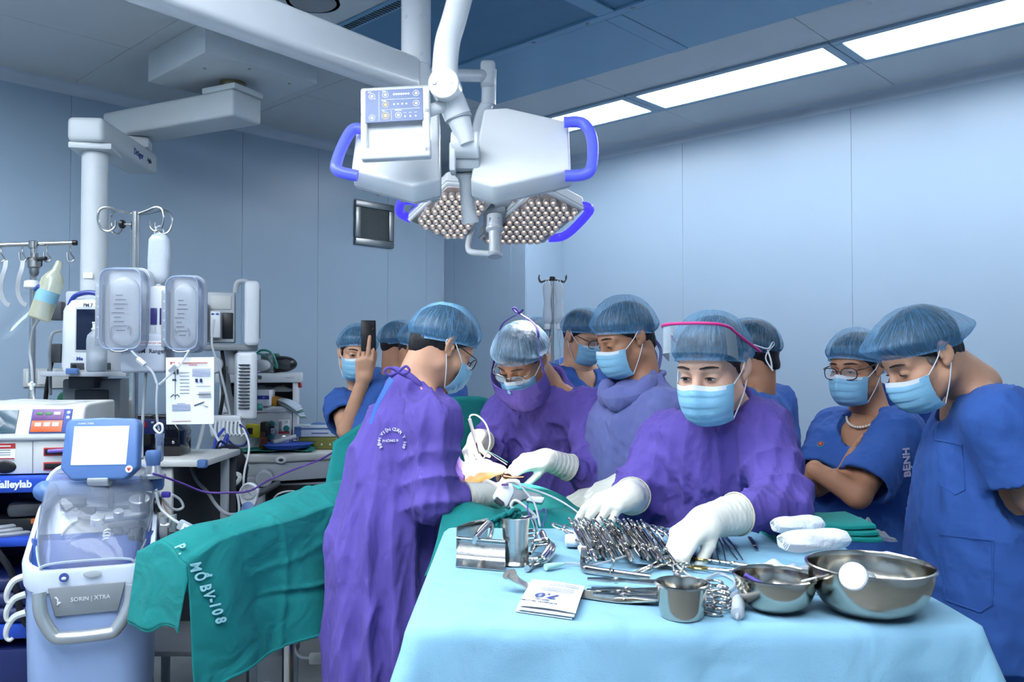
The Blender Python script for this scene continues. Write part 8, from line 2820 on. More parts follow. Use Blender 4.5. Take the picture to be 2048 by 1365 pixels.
# ---- (D) fluid warmer stand
rx_, ry_ = P(268, 700, 3.25).x, 3.25
t = T('warmer_stand', 'steel infusion stand with four curled hooks and black knob', 'drip stand', (rx_, ry_, 0))
zt = P(268, 424, 3.25).z
t.p('pole', MB().cyl((rx_, ry_, 0.1), (rx_, ry_, zt), 0.0165, 18), STEEL, world=True)
stand_base(t, rx_, ry_)
for sx, sy in ((-1, -0.6), (-1, 0.8), (1, -0.6), (1, 0.8)):
 d = Vector((sx * 0.95, sy * 0.5, 0)).normalized()
 o = Vector((rx_, ry_, zt - 0.012))
 z = lambda s, h: o + d * s + Vector((0, 0, h))
 t.p('hook', MB().tube([z(0.0, 0), z(0.05, 0.012), z(0.095, 0.024), z(0.125, 0.014), z(0.132, -0.022), z(0.120, -0.058), z(0.095, -0.068), z(0.072, -0.050), z(0.070, -0.025)], 0.0048, 8, smooth=5), STEEL, world=True)
t.p('knob', MB().cyl((rx_ - 0.055, ry_ - 0.01, zt - 0.05), (rx_ - 0.037, ry_ - 0.01, zt - 0.05), 0.017, 16, 0.004), BLACK, world=True)
t.p('knob_screw', MB().cyl((rx_ - 0.04, ry_ - 0.01, zt - 0.05), (rx_, ry_, zt - 0.05), 0.004, 8), STEEL, world=True)
# hanging bag
hb = P(319, 457, 3.22)
t = T('infusion_bag', 'milky infusion bottle bag hanging from the curled hook of the warmer stand', 'infusion bag', hb)
bagm = clear('bag_plastic', (220, 230, 240), 0.55, 0.2)
def bag(w, dp, h, top=0.03):
 mb = MB()
 def fn(u, v):
  a = u * 2 * PI
  prof = np.interp(v, [0, 0.04, 0.12, 0.5, 0.86, 0.95, 1.0], [0.20, 0.62, 0.92, 1.0, 0.98, 0.7, 0.15])
  c, s = math.cos(a), math.sin(a)
  k = (abs(c) ** 3 + abs(s) ** 3) ** (-1 / 3)
  return (w / 2 * prof * c * k, dp / 2 * prof * s * k, -h * v)
 return mb.grid(fn, 28, 24, flip=True)
b = bag(0.082, 0.05, 0.20)
t.p('bag', MB().add(b.v, b.f, TX(0, 0, -0.018)), bagm)
b = bag(0.066, 0.040, 0.09)
t.p('fluid', MB().add(b.v, b.f, TX(0.004, -0.002, -0.10)), clear('bag_fluid', (226, 234, 242), 0.5, 0.05))
t.p('hang_loop', MB().tube([(-0.018, 0, -0.02), (-0.01, 0, 0.004), (0.008, 0, 0.006), (0.018, 0, -0.02)], 0.003, 7, smooth=4), bagm)
t.p('port', MB().cyl((0, 0, -0.215), (0, 0, -0.265), 0.012, 14, 0.002), WHITE)
t.p('drip_chamber', MB().lathe([(0.008, 0), (0.011, 0.01), (0.011, 0.055), (0.006, 0.06)], (0, 0, -0.33), (0, 0, 1), 14), CLEAR)
# warmer body
RG = T('fluid_warmer', 'pale grey dual fluid warmer with clear bag chambers and purple keypads', 'medical machine', P(300, 745, 3.12))
RGM = M('warmer_grey', (178, 186, 200), rough=0.38, var=0.02)
RGL = M('warmer_light', (206, 212, 220), rough=0.38, var=0.02)
mq = frame(P(296, 706, 3.16), (1, 0, 0), (0, 0, 1))
b = MB().prism([(-0.085, -0.075), (0.085, -0.075), (0.085, 0.06), (0.06, 0.075), (-0.085, 0.075)], -0.05, 0.05, bev=0.014, seg=3)
RG.p('base_unit', MB().add(b.v, b.f, mq), RGM, world=True)
b = MB().box((0.055, 0.13, 0.0), (0.085, 0.24, 0.08), bev=0.012)
RG.p('control_tower', MB().add(b.v, b.f, mq), RGL, world=True)
for k, x in ((0, 0.038), (1, 0.072)):
 b = MB().box((x, 0.135, 0.042), (0.024, 0.062, 0.004), bev=0.004); RG.p('keypad', MB().add(b.v, b.f, mq), M('keypad_purple', (52, 44, 112), rough=0.35), world=True)
 b = MB().box((x, 0.085, 0.042), (0.016, 0.030, 0.004), bev=0.005); RG.p('power_key', MB().add(b.v, b.f, mq), GREYW, world=True)
RG.text('3M  Ranger', mq @ TX(0.036, 0.005, 0.0508), 0.022, INK, world=True, bold=0.0003)
b = MB().box((0.035, 0.035, 0.0505), (0.085, 0.016, 0.0012), bev=0); RG.p('label_strip', MB().add(b.v, b.f, mq), PAPER, world=True)
RG.text('NORMAFLEX CAO', mq @ TX(0.035, 0.035, 0.0515), 0.010, REDINK, world=True)
CHB = clear('chamber_clear', (206, 218, 236), 0.15, 0.05)
CHE = clear('chamber_edge', (170, 190, 224), 0.5, 0.1)
def chamber(px, py, w, h, D, turn, lab):
 m = frame(P(px, py, D), (math.cos(turn), math.sin(turn), 0), (0, 0, 1))
 W = lambda b: MB().add(b.v, b.f, m)
 bk = RG.p('chamber_back', W(MB().prism(rrect(w, h, 0.035), -0.065, -0.005, bev=0.008)), RGL, world=True, label=lab)
 RG.p('spine', W(MB().box((-w / 2 - 0.004, -0.02, 0.01), (0.022, h * 0.72, 0.05), bev=0.004)), GREY, par=bk, world=True)
 for k in range(6):
  RG.p('spine_dot', W(MB().lathe([(0, 0.001), (0.003, 0.001), (0.003, 0)], (-w / 2 - 0.004, -h * 0.33 + k * h * 0.12, 0.035), (0, 0, 1), 8)), GREYW, par=bk, world=True)
 outer = rrect(w * 0.94, h * 0.96, 0.036)
 def wall(u, v):
  q = u * len(outer); i = int(q) % len(outer); j = (i + 1) % len(outer); f = q - int(q)
  x = outer[i][0] * (1 - f) + outer[j][0] * f; y = outer[i][1] * (1 - f) + outer[j][1] * f
  return (x * (1 - 0.06 * v), y * (1 - 0.04 * v), -0.004 + 0.064 * v)
 RG.p('chamber_wall', W(MB().grid(wall, len(outer), 4)), CHB, par=bk, world=True)
 RG.p('chamber_door', W(MB().add([(x * 0.94, y * 0.96, 0.060) for x, y in outer], [list(range(len(outer)))])), CHB, par=bk, world=True)
 RG.p('door_edge', W(MB().tube([(x * 0.94, y * 0.96, 0.060) for x, y in outer], 0.003, 6, closed=True)), CHE, par=bk, world=True)
 RG.p('door_edge', W(MB().tube([(x, y, 0.0) for x, y in outer], 0.004, 6, closed=True)), CHE, par=bk, world=True)
 b = bag(w * 0.66, 0.035, h * 0.80)
 RG.p('fluid_bag', MB().add([m @ Vector((x + 0.004, z + h * 0.38, 0.022 - y)) for x, y, z in b.v], b.f), clear('chamber_bag', (226, 232, 240), 0.45, 0.2), par=bk, world=True)
 for k in range(9):
  RG.p('bag_print', W(MB().box((-w * 0.05 + 0.006 * math.sin(k), h * 0.16 - k * 0.016, 0.0455), (w * 0.30 * (0.5 + 0.5 * ((k * 7) % 5) / 4), 0.003, 0.0006), bev=0)), INK, par=bk, world=True)
 for sx in (-1, 1):
  RG.p('bag_hook', W(MB().tube([(sx * w * 0.20, -h * 0.30, 0.05), (sx * w * 0.20, -h * 0.22, 0.05), (sx * w * 0.17, -h * 0.20, 0.05), (sx * w * 0.14, -h * 0.23, 0.05)], 0.0022, 6, smooth=3)), STEEL_D, par=bk, world=True)
 RG.p('door_clip', W(MB().tube([(-0.03, -h * 0.47, 0.062), (-0.012, -h * 0.49, 0.066), (0.012, -h * 0.49, 0.066), (0.03, -h * 0.47, 0.062)], 0.003, 6)), STEEL_D, par=bk, world=True)
chamber(252, 620, 0.165, 0.315, 3.10, 0.10, 'larger clear chamber')
chamber(372, 628, 0.128, 0.290, 3.12, 0.12, 'smaller clear chamber')
# Y tubing with drip chamber and clamp
YT = T('giving_set', 'clear Y-shaped giving set with white clamp and drip chamber', 'tubing', P(318, 870, 3.0))
YT.p('branch', MB().tube([P(263, 702, 3.04), P(285, 725, 3.03), P(305, 745, 3.02), P(314, 768, 3.01)], 0.0042, 8, smooth=4), TUBING, world=True)
YT.p('branch', MB().tube([P(378, 702, 3.06), P(360, 730, 3.03), P(338, 752, 3.02), P(318, 770, 3.01)], 0.0042, 8, smooth=4), TUBING, world=True)
YT.p('stem', MB().tube([P(315, 768, 3.01), P(313, 800, 3.0), P(314, 835, 3.0), P(318, 862, 3.0)], 0.0042, 8, smooth=4), TUBING, world=True)
for a, b in ((P(275, 718, 3.02), P(289, 730, 3.02)), (P(350, 730, 3.02), P(337, 742, 3.02))):
 YT.p('tape_tag', MB().cyl(a, b, 0.010, 4), WHITE, world=True)
YT.p('roller_clamp', MB().tube([P(318, 847, 2.99), P(324, 850, 2.99), P(325, 862, 2.99), P(318, 867, 2.99), P(309, 858, 2.99), P(311, 852, 2.99)], 0.0042, 8, smooth=4, closed=True), WHITE, world=True)
YT.p('drip_chamber', MB().lathe([(0.004, 0), (0.012, 0.006), (0.014, 0.02), (0.014, 0.085), (0.016, 0.088), (0.016, 0.102), (0, 0.103)], P(319, 925, 3.0), (0, 0, 1), 18), clear('chamber_blueish', (170, 188, 226), 0.35, 0.08), world=True)
YT.p('filter', MB().lathe([(0, 0), (0.008, 0), (0.008, 0.05), (0, 0.05)], P(319, 921, 3.0), (0, 0, 1), 14), WHITE, world=True)
YT.p('tail', MB().tube([P(319, 925, 3.0), P(317, 945, 3.0), P(314, 975, 2.98), P(320, 1010, 2.95)], 0.0038, 8, smooth=4), TUBING, world=True)
# instruction sheet
mi = frame(P(380, 782, 3.06), (1, 0.03, 0.01), (-0.015, 0.0, 1))
IS = T('instruction_sheet', 'laminated white instruction sheet with diagrams hanging below the warmer', 'paper', mat=mi)
IS.p('sheet', MB().grid(lambda u, v: ((u - 0.5) * 0.171, (v - 0.5) * 0.243, 0.003 * math.sin(3 * u + 2 * v)), 8, 8, th=0.0012), PAPER)
def iline(x, y, w, h=0.0016, mat=BLUEINK, rot=0.0):
 IS.p('print_line', MB().box((x, y, 0.0042), (w, h, 0.0005), rot=rot, bev=0), mat)
IS.text('3M', TX(-0.062, 0.100, 0.004), 0.013, REDINK, bold=0.0006)
iline(0.012, 0.101, 0.105, 0.003, REDINK)
iline(0.012, 0.094, 0.030, 0.0025, REDINK)
for k in range(6): iline(0.042, 0.078 - 0.005 * k, 0.066)
for k in range(7): iline(-0.018, 0.066 - 0.0125 * k, 0.034, mat=INK)
for k in range(6): iline(-0.03, -0.046 - 0.0052 * k, 0.066 if k else 0.03)
for k in range(2): iline(0.05, 0.016 - 0.03 * k, 0.05, mat=INK)
for k in range(4): iline(0.055, -0.006 - 0.006 * k, 0.045, mat=INK)
iline(-0.03, -0.110, 0.07, mat=REDINK)
IS.p('diagram_pole', MB().box((-0.052, 0.02, 0.0045), (0.002, 0.10, 0.0008), bev=0), INK)
IS.p('diagram_device', MB().box((-0.055, 0.070, 0.0045), (0.007, 0.018, 0.0008), bev=0).box((-0.043, 0.070, 0.0045), (0.007, 0.018, 0.0008), bev=0).box((-0.055, 0.040, 0.0045), (0.014, 0.006, 0.0008), bev=0), INK)
IS.p('diagram_foot', MB().tube([(-0.068, -0.022, 0.0045), (-0.058, -0.012, 0.0045), (-0.052, -0.02, 0.0045), (-0.045, -0.012, 0.0045), (-0.036, -0.022, 0.0045)], 0.0015, 5), INK)
IS.p('diagram_pads', MB().box((0.025, 0.037, 0.0045), (0.009, 0.013, 0.0008), bev=0).box((0.041, 0.037, 0.0045), (0.009, 0.013, 0.0008), bev=0), NAVY)
IS.p('diagram_tube', MB().box((0.034, -0.048, 0.0045), (0.038, 0.004, 0.0008), rot=0.35, bev=0).box((0.058, -0.057, 0.0045), (0.018, 0.002, 0.0008), rot=-0.3, bev=0), INK)

# ---- (F) shelf trolley with black device
t = T('side_trolley', 'pale grey trolley with open shelf behind the blue machine', 'trolley', P(385, 1100, 3.35))
c = P(388, 910, 3.40)
zt_ = 1.035
bx0, bx1 = P(296, 910, 3.4).x, P(418, 910, 3.25).x
t.p('top', MB().box(((bx0 + bx1) / 2, 3.42, zt_ - 0.012), (bx1 - bx0, 0.42, 0.025), bev=0.005), OFFWHITE, world=True)
t.p('corner_cap', MB().box((bx1 - 0.012, 3.215, zt_ - 0.012), (0.035, 0.03, 0.032), bev=0.006), MIDBLUE, world=True)
t.p('side_panel', MB().box((bx0 + 0.09, 3.24, 0.885), (0.155, 0.02, 0.25), bev=0.006), OFFWHITE, world=True)
t.p('back_panel', MB().box(((bx0 + bx1) / 2, 3.6, 0.62), (bx1 - bx0 - 0.02, 0.015, 0.8), bev=0.004), DGREY, world=True)
t.p('leg', MB().box((bx1 - 0.03, 3.52, 0.51), (0.03, 0.03, 1.0), bev=0.004), GREYW, world=True)
t.p('leg', MB().box((bx0 + 0.03, 3.52, 0.51), (0.03, 0.03, 1.0), bev=0.004), GREYW, world=True)
t.p('lower_shelf', MB().box(((bx0 + bx1) / 2, 3.42, 0.30), (bx1 - bx0 - 0.02, 0.40, 0.02), bev=0.004), GREY, world=True)
mk = Matrix.Translation((P(316, 905, 3.42).x, 3.42, zt_ + 0.001)) @ RZ(0.05)
t = T('tourniquet_unit', 'glossy black control unit with small red display and keys on the trolley', 'medical machine', mat=mk)
prof = [(-0.11, 0.0), (-0.11, 0.10), (-0.07, 0.165), (0.06, 0.165), (0.11, 0.10), (0.11, 0.0)]
t.p('housing', MB().prism(prof, -0.07, 0.07, RX(PI / 2), bev=0.006), M('gloss_black', (16, 17, 22), rough=0.12, coat=0.5))
t.p('key_panel', MB().box((-0.01, -0.0715, 0.118), (0.13, 0.004, 0.06), bev=0.002), NAVY)
t.p('display', MB().box((-0.045, -0.074, 0.125), (0.05, 0.003, 0.022), bev=0.001), M('red_display', (120, 24, 26), rough=0.2, emit=0.3))
for x, z, mt in ((0.005, 0.135, OFFWHITE), (0.015, 0.122, OFFWHITE), (0.030, 0.108, MIDBLUE)):
 t.p('key', MB().box((x, -0.075, z), (0.010, 0.004, 0.007), bev=0.001), mt)
t.p('knob', MB().ball((0.085, -0.07, 0.055), 0.008, 10), CHROME)

# ---- (G) monitors of the anaesthetic workstation
mm_ = frame(P(462, 690, 4.55), (0.96, 0.28, 0), (-0.28, 0.96, 0))
t = T('module_monitor', 'side-turned patient monitor with plug-in modules on a swivel arm', 'monitor', mat=mm_)
t.p('rack', MB().box((-0.05, 0.02, 0.145), (0.14, 0.17, 0.27), bev=0.008), GREYW)
t.p('recorder', MB().box((-0.05, -0.067, 0.225), (0.105, 0.008, 0.075), bev=0.004), OFFWHITE)
t.p('module_bay', MB().box((-0.015, -0.067, 0.10), (0.055, 0.006, 0.14), bev=0.003), BLACK)
t.p('module', MB().box((-0.075, -0.085, 0.105), (0.052, 0.05, 0.14), bev=0.005), WHITE)
for x in (-0.088, -0.065):
 t.p('module_key', MB().ball((x, -0.111, 0.160), (0.009, 0.002, 0.006), 12), MIDBLUE)
t.p('module', MB().box((-0.145, -0.10, 0.12), (0.06, 0.06, 0.20), bev=0.005), GREYW)
for x in (-0.157, -0.133):
 for z in (0.205, 0.185):
  t.p('module_key', MB().ball((x, -0.131, z), (0.009, 0.002, 0.006), 12), MIDBLUE)
for z in (0.15, 0.10):
 t.p('connector', MB().cyl((-0.145, -0.13, z), (-0.145, -0.16, z), 0.013, 12, 0.003), GREY)
t.p('display_housing', MB().box((0.11, -0.03, 0.165), (0.075, 0.32, 0.34), bev=0.022, seg=3), WHITE)
t.p('display', MB().box((0.150, -0.04, 0.165), (0.004, 0.24, 0.26), bev=0.002), GREY)
t.p('handle', MB().tube([(0.02, -0.02, 0.28), (0.03, -0.02, 0.335), (0.07, -0.02, 0.345), (0.10, -0.02, 0.32)], 0.014, 8, smooth=4), GREYW)
t.p('foot', MB().box((0.0, 0.0, -0.015), (0.28, 0.20, 0.035), bev=0.01), GREY)
t.p('swivel', MB().cyl((0.0, 0.02, -0.03), (0.0, 0.02, -0.16), 0.035, 18, 0.004), GREYW)
t.p('joint_cap', MB().lathe([(0, 0), (0.045, 0), (0.045, 0.04), (0.04, 0.045), (0, 0.045)], (-0.07, -0.06, -0.11), (-0.3, -1, 0), 24), GREYW)
t.p('support_arm', MB().tube([(-0.04, 0.0, -0.12), (-0.02, 0.05, -0.28), (0.03, 0.12, -0.42)], 0.028, 12), GREY)
mm_ = frame(P(492, 836, 4.45), (0.93, 0.36, 0), (-0.36, 0.93, 0))
t = T('ventilator_screen', 'white side-turned ventilator screen with cooling slots', 'monitor', mat=mm_)
t.p('housing', MB().prism([(-0.055, -0.14), (-0.055, 0.14), (0.02, 0.17), (0.045, 0.15), (0.045, -0.15), (0.02, -0.17)], 0.0, 0.345, bev=0.016, seg=3), WHITE)
t.p('display', MB().box((0.047, 0, 0.19), (0.004, 0.22, 0.23), bev=0.003), M('tinted_display', (64, 80, 96), rough=0.12))
for k in range(14):
 t.p('slot', MB().box((-0.02, -0.158, 0.06 + 0.017 * k), (0.055, 0.02, 0.005), bev=0.001, seg=1, rot=-0.38), DGREY)
t.p('knob', MB().cyl((0.045, -0.10, 0.06), (0.075, -0.10, 0.06), 0.018, 14, 0.003), M('teal_knob', (46, 128, 124), rough=0.4))

# ---- (H) anaesthetic machine
ma = frame(P(545, 1000, 4.95), (0.975, 0.22, 0), (-0.22, 0.975, 0)); ma.translation.z = 0
A = T('anaesthetic_machine', 'white anaesthetic machine with open shelf, gauges and curved worktop', 'medical machine', mat=ma)
def loc(px, py, y=None):
 """local coordinates of a photo pixel on the machine's local plane y"""
 m = ma; n = m.to_3x3() @ Vector((0, 1, 0)); c = m @ Vector((0, y or 0, 0))
 o = Vector((0, 0, CAMZ)); d = P(px, py, 1) - o
 tt_ = (c - o).dot(n) / d.dot(n)
 return m.inverted() @ (o + d * tt_)
a0 = loc(440, 750); a1 = loc(594, 890)
W_ = a1.x - a0.x; zc = a0.z
A.p('top_board', MB().box(((a0.x + a1.x) / 2, 0.18, zc - 0.02), (W_ + 0.05, 0.42, 0.055), bev=0.008), WHITE)
A.p('side_panel', MB().box((a1.x - 0.012, 0.18, zc - 0.28), (0.03, 0.38, 0.52), bev=0.006), WHITE)
A.p('side_panel', MB().box((a0.x + 0.012, 0.18, zc - 0.28), (0.03, 0.38, 0.52), bev=0.006), WHITE)
A.p('back_panel', MB().box(((a0.x + a1.x) / 2, 0.35, zc - 0.28), (W_, 0.02, 0.52), bev=0.004), GREY)
zs2 = loc(560, 818).z
A.p('shelf', MB().box(((a0.x + a1.x) / 2, 0.15, zs2), (W_ - 0.03, 0.42, 0.035), bev=0.006), WHITE)
A.p('gauge_panel', MB().box(((a0.x + a1.x) / 2, 0.10, zs2 - 0.15), (W_ - 0.06, 0.30, 0.27), bev=0.008), GREYW)
A.text('7.08', TX(loc(515, 755).x, -0.031, zc - 0.018) @ FRONT, 0.030, INK, bold=0.001)
A.text('Aisys CS', TX(loc(580, 753).x, -0.031, zc - 0.018) @ FRONT, 0.014, GREY)
gy_ = -0.052
def gl(px, py):
 q = loc(px, py, gy_); return q
for px, py, r in ((543, 862, 0.026), (569, 882, 0.032)):
 q = gl(px, py)
 A.p('gauge', MB().lathe([(r, 0), (r, 0.012), (r * 0.85, 0.014), (0, 0.012)], q, (0, -1, 0), 22), STEEL)
 A.p('gauge_face', MB().lathe([(r * 0.82, 0.0145), (0, 0.015)], q, (0, -1, 0), 22), PAPER)
 A.p('needle', MB().tube([q + Vector((0, -0.016, 0)), q + Vector((r * 0.6, -0.016, r * 0.3))], 0.0015, 5), INK)
for px, py in ((543, 848), (573, 857), (543, 873)):
 q = gl(px, py)
 A.p('valve_knob', MB().lathe([(0.016, 0), (0.018, 0.004), (0.018, 0.02), (0.014, 0.024), (0, 0.024)], q, (0, -1, 0), 16), M('teal_knob', (46, 128, 124), rough=0.4))
q0, q1 = gl(557, 840), gl(579, 868)
A.p('flow_plate', MB().box(((q0.x + q1.x) / 2, gy_, (q0.z + q1.z) / 2), (q1.x - q0.x, 0.006, q0.z - q1.z), bev=0.002), PAPER)
A.p('flow_band', MB().box(((q0.x + q1.x) / 2, gy_ - 0.003, q1.z + 0.008), (q1.x - q0.x, 0.004, 0.014), bev=0.001), REDINK)
A.p('flow_tube', MB().cyl(gl(561, 862) + Vector((0, -0.01, 0)), gl(561, 843) + Vector((0, -0.01, 0)), 0.008, 12), GREY)
A.p('selector', MB().lathe([(0.010, 0), (0.010, 0.006), (0, 0.006)], gl(573, 844), (0, -1, 0), 14), OFFWHITE)
# worktop, skirt, drawers
w0, w1 = loc(470, 955, -0.28), loc(690, 905, -0.20)
zw = loc(600, 905, -0.20).z
wx0, wx1 = loc(440, 900, -0.2).x, loc(684, 900, -0.2).x
pl = [(wx0, 0.30), (wx1, 0.30), (wx1 + 0.02, -0.12), (wx1 - 0.03, -0.22), ((wx0 + wx1) / 2, -0.30), (wx0 + 0.05, -0.26), (wx0, -0.12)]
A.p('worktop', MB().prism(ccw(pl), zw - 0.045, zw, bev=0.012, seg=3), OFFWHITE)
A.p('apron', MB().prism(ccw([(x * 0.96 + 0.012, y * 0.93) for x, y in pl]), zw - 0.15, zw - 0.045, bev=0.006), GREYW)
A.p('badge', MB().ball((loc(562, 933, -0.29).x, -0.300, zw - 0.030), (0.030, 0.005, 0.020), 20), WHITE)
A.p('badge_mark', MB().ball((loc(562, 933, -0.29).x, -0.3045, zw - 0.030), (0.013, 0.002, 0.009), 12), DGREY)
A.p('lower_cabinet', MB().box(((wx0 + wx1) / 2, 0.06, (zw - 0.16) / 2 + 0.05), (wx1 - wx0 - 0.10, 0.44, zw - 0.22), bev=0.01), DGREY)
A.p('drawer', MB().box(((wx0 + wx1) / 2 + 0.10, -0.17, zw - 0.24), (0.36, 0.03, 0.14), bev=0.006), BLACK)
A.p('drawer', MB().box(((wx0 + wx1) / 2 + 0.10, -0.17, zw - 0.42), (0.36, 0.03, 0.18), bev=0.006), DGREY)
A.p('drawer_handle', MB().box(((wx0 + wx1) / 2 + 0.10, -0.19, zw - 0.18), (0.30, 0.02, 0.012), bev=0.003), GREYW)
for sx in (wx0 + 0.1, wx1 - 0.1):
 for y in (-0.12, 0.22):
  A.p('caster', MB().cyl((sx - 0.015, y, 0.05), (sx + 0.015, y, 0.05), 0.05, 16, 0.006), BLACK)
# breathing fittings on the front
q = loc(530, 955, -0.27)
bf = MB().cyl((q.x, -0.27, q.z), (q.x, -0.36, q.z), 0.045, 20, 0.006).cyl((q.x - 0.07, -0.27, q.z - 0.02), (q.x - 0.07, -0.34, q.z - 0.02), 0.032, 18, 0.005).box((q.x - 0.14, -0.29, q.z + 0.01), (0.022, 0.03, 0.10), bev=0.006).box((q.x - 0.175, -0.29, q.z + 0.01), (0.022, 0.03, 0.11), bev=0.006).cyl((q.x - 0.03, -0.30, q.z - 0.05), (q.x - 0.03, -0.30, q.z - 0.26), 0.035, 18, 0.005)
A.p('breathing_block', bf, GREYW)
A.p('absorber', MB().lathe([(0.055, 0), (0.065, 0.02), (0.065, 0.15), (0.055, 0.17), (0, 0.17)], (q.x - 0.30, -0.27, q.z - 0.32), (0, 0, 1), 22), DGREY)
mw = lambda px, py, y: ma @ loc(px, py, y)
# items on the machine
def item_at(px, py, y, z):
 v = loc(px, py, y); return ma @ Vector((v.x, y, z))
ztop_ = zc + 0.009
t = T('black_pouch', 'black zipped pouch lying on top of the anaesthetic machine', 'pouch', item_at(563, 735, 0.12, ztop_))
t.p('body', MB().ball((0, 0, 0.052), (0.095, 0.07, 0.050), 20), BLACK)
t.p('flap', MB().box((0.0, -0.045, 0.05), (0.13, 0.05, 0.06), bev=0.02), DGREY)
t = T('mask_box', 'clear box holding green breathing tubing on top of the machine', 'box', item_at(522, 735, 0.05, ztop_))
t.p('tub', MB().box((0, 0, 0.055), (0.14, 0.12, 0.11), bev=0.01), CLEAR)
t.p('green_tube', MB().tube([(-0.05, 0, 0.06), (0.0, -0.03, 0.13), (0.06, 0, 0.12), (0.09, 0.02, 0.03), (0.02, 0.03, 0.10), (-0.05, 0.02, 0.11), (-0.06, -0.02, 0.05)], 0.007, 8, smooth=6), M('green_tubing', (70, 158, 140), rough=0.3))
t.p('wad', MB().ball((0.01, -0.01, 0.045), (0.05, 0.04, 0.035), 14), PAPER)
t = T('green_box', 'dark green carton standing beside the clear box', 'box', item_at(541, 735, 0.16, ztop_))
t.p('carton', MB().box((0, 0, 0.055), (0.09, 0.10, 0.11), bev=0.003), M('dark_green', (34, 92, 72), rough=0.5))
t.p('lid_flap', MB().box((0.0, -0.005, 0.112), (0.088, 0.09, 0.003), bev=0.001, rot=RX(0.1)), M('dark_green', (34, 92, 72), rough=0.5))
t = T('red_tag', 'red plastic tag dangling off the machine top edge', 'tag', item_at(597, 750, 0.05, zc - 0.06))
t.p('barrel', MB().cyl((0, 0, 0.03), (0.012, 0, -0.02), 0.012, 12, 0.003), M('red_plastic', (186, 44, 52), rough=0.4))
t.p('string', MB().tube([(0, 0, 0.03), (-0.02, 0, 0.07)], 0.0015, 5), WHITE)
t = T('carton', 'white carton with blue band and number 12 on the machine shelf', 'box', item_at(527, 806, -0.03, zs2 + 0.019))
t.p('box', MB().box((0, 0, 0.048), (0.10, 0.12, 0.092), bev=0.002), PAPER)
t.p('band', MB().box((0, -0.0605, 0.052), (0.10, 0.002, 0.022), bev=0), M('band_blue', (44, 64, 168), rough=0.5))
t.text('12', TX(0.018, -0.0625, 0.052) @ FRONT, 0.014, WHITEINK)
t = T('amber_carton', 'small amber carton on the machine shelf', 'box', item_at(549, 806, 0.0, zs2 + 0.019))
t.p('box', MB().box((0, 0, 0.025), (0.05, 0.10, 0.05), bev=0.002), M('amber_card', (176, 122, 36), rough=0.6))
t.p('flap', MB().box((0, -0.03, 0.051), (0.05, 0.04, 0.002), bev=0, rot=RX(0.2)), M('amber_card', (176, 122, 36), rough=0.6))
for k in range(6):
 solo('sterile_pouch', 'long clear sterile pouch fanned out from the machine shelf, place %s in the fan' % ('one', 'two', 'three', 'four', 'five', 'six')[k], 'pouch', MB().ribbon([item_at(556, 798 + 3 * k, 0.02, zs2 + 0.06 - 0.006 * k), item_at(575 + 2 * k, 806 + 2 * k, -0.10, zs2 + 0.05 - 0.010 * k), item_at(598 + 2 * k, 812 + 4 * k, -0.16, zs2 + 0.012 - 0.012 * k)], 0.05, 0.002, (0.2, -0.5 + 0.1 * k, 1), smooth=4), (CLEAR, MILKY, M('pouch_green', (90, 140, 128), rough=0.3))[k % 3])
crinkle('stack of clear sterile packs on the top of the machine shelf', item_at(545, 780, 0.12, zs2 + 0.10), 0.26, 0.2, 0.05, 31, MILKY, 'pack_stack')
t = T('yellow_sensor', 'yellow and black gas sensor hung on the machine front', 'sensor', mw(508, 862, -0.12))
t.p('body', MB().box((0, 0, 0), (0.09, 0.05, 0.075), bev=0.010, rot=RY(0.12)), M('yellow_plastic', (206, 190, 40), rough=0.4))
t.p('cap', MB().box((0.065, 0, 0.01), (0.05, 0.06, 0.085), bev=0.012), BLACK)
t.p('label', MB().box((-0.015, -0.027, 0.0), (0.03, 0.002, 0.035), bev=0), BLACK)
t.p('stem', MB().cyl((0.09, 0, 0.02), (0.115, 0, 0.022), 0.008, 10), BLACK)
# worktop items
def on_top(px, y): return item_at(px, 905, y, zw + 0.001)
GC = cloth('green_cloth_small', (40, 128, 116), wr=0.4, stretch=(1, 1, 1))
solo('green_cloth', 'crumpled green cloth spread on the machine worktop', 'cloth', MB().grid(lambda u, v: on_top(470 + 160 * u, -0.24 + 0.34 * v) + Vector((0, 0, 0.006 + 0.010 * abs(math.sin(7 * u + 4 * v)) + 0.006 * math.sin(13 * v + 3 * u) ** 2)), 26, 16, th=0.003), GC)
t = T('blue_tray', 'shallow blue plastic tray on the green cloth', 'tray', on_top(575, -0.14) + Vector((0, 0, 0.022)))
t.p('dish', MB().lathe([(0, 0), (0.12, 0), (0.14, 0.022), (0.137, 0.022), (0.118, 0.003), (0, 0.003)], (0, 0, 0), (0, 0, 1), 30), M('tray_blue', (50, 92, 200), rough=0.4))
t.p('rim', MB().lathe([(0.138, 0.020), (0.146, 0.021), (0.146, 0.024), (0.138, 0.024)], (0, 0, 0), (0, 0, 1), 30), M('tray_blue', (50, 92, 200), rough=0.4))
t = T('brown_bottle', 'small brown glass medicine bottle on the worktop', 'bottle', on_top(526, -0.16) + Vector((0, 0, 0.022)))
t.p('glass', MB().lathe([(0, 0), (0.022, 0), (0.024, 0.004), (0.024, 0.055), (0.014, 0.066), (0.012, 0.07)], (0, 0, 0), (0, 0, 1), 20), M('brown_glass', (92, 48, 22), rough=0.12))
t.p('cap', MB().lathe([(0.016, 0), (0.016, 0.022), (0, 0.023)], (0, 0, 0.069), (0, 0, 1), 18), M('brown_cap', (58, 36, 26), rough=0.5))
t = T('laryngoscope', 'white handled laryngoscope lying across the tray', 'laryngoscope', on_top(565, -0.16) + Vector((0, 0, 0.05)))
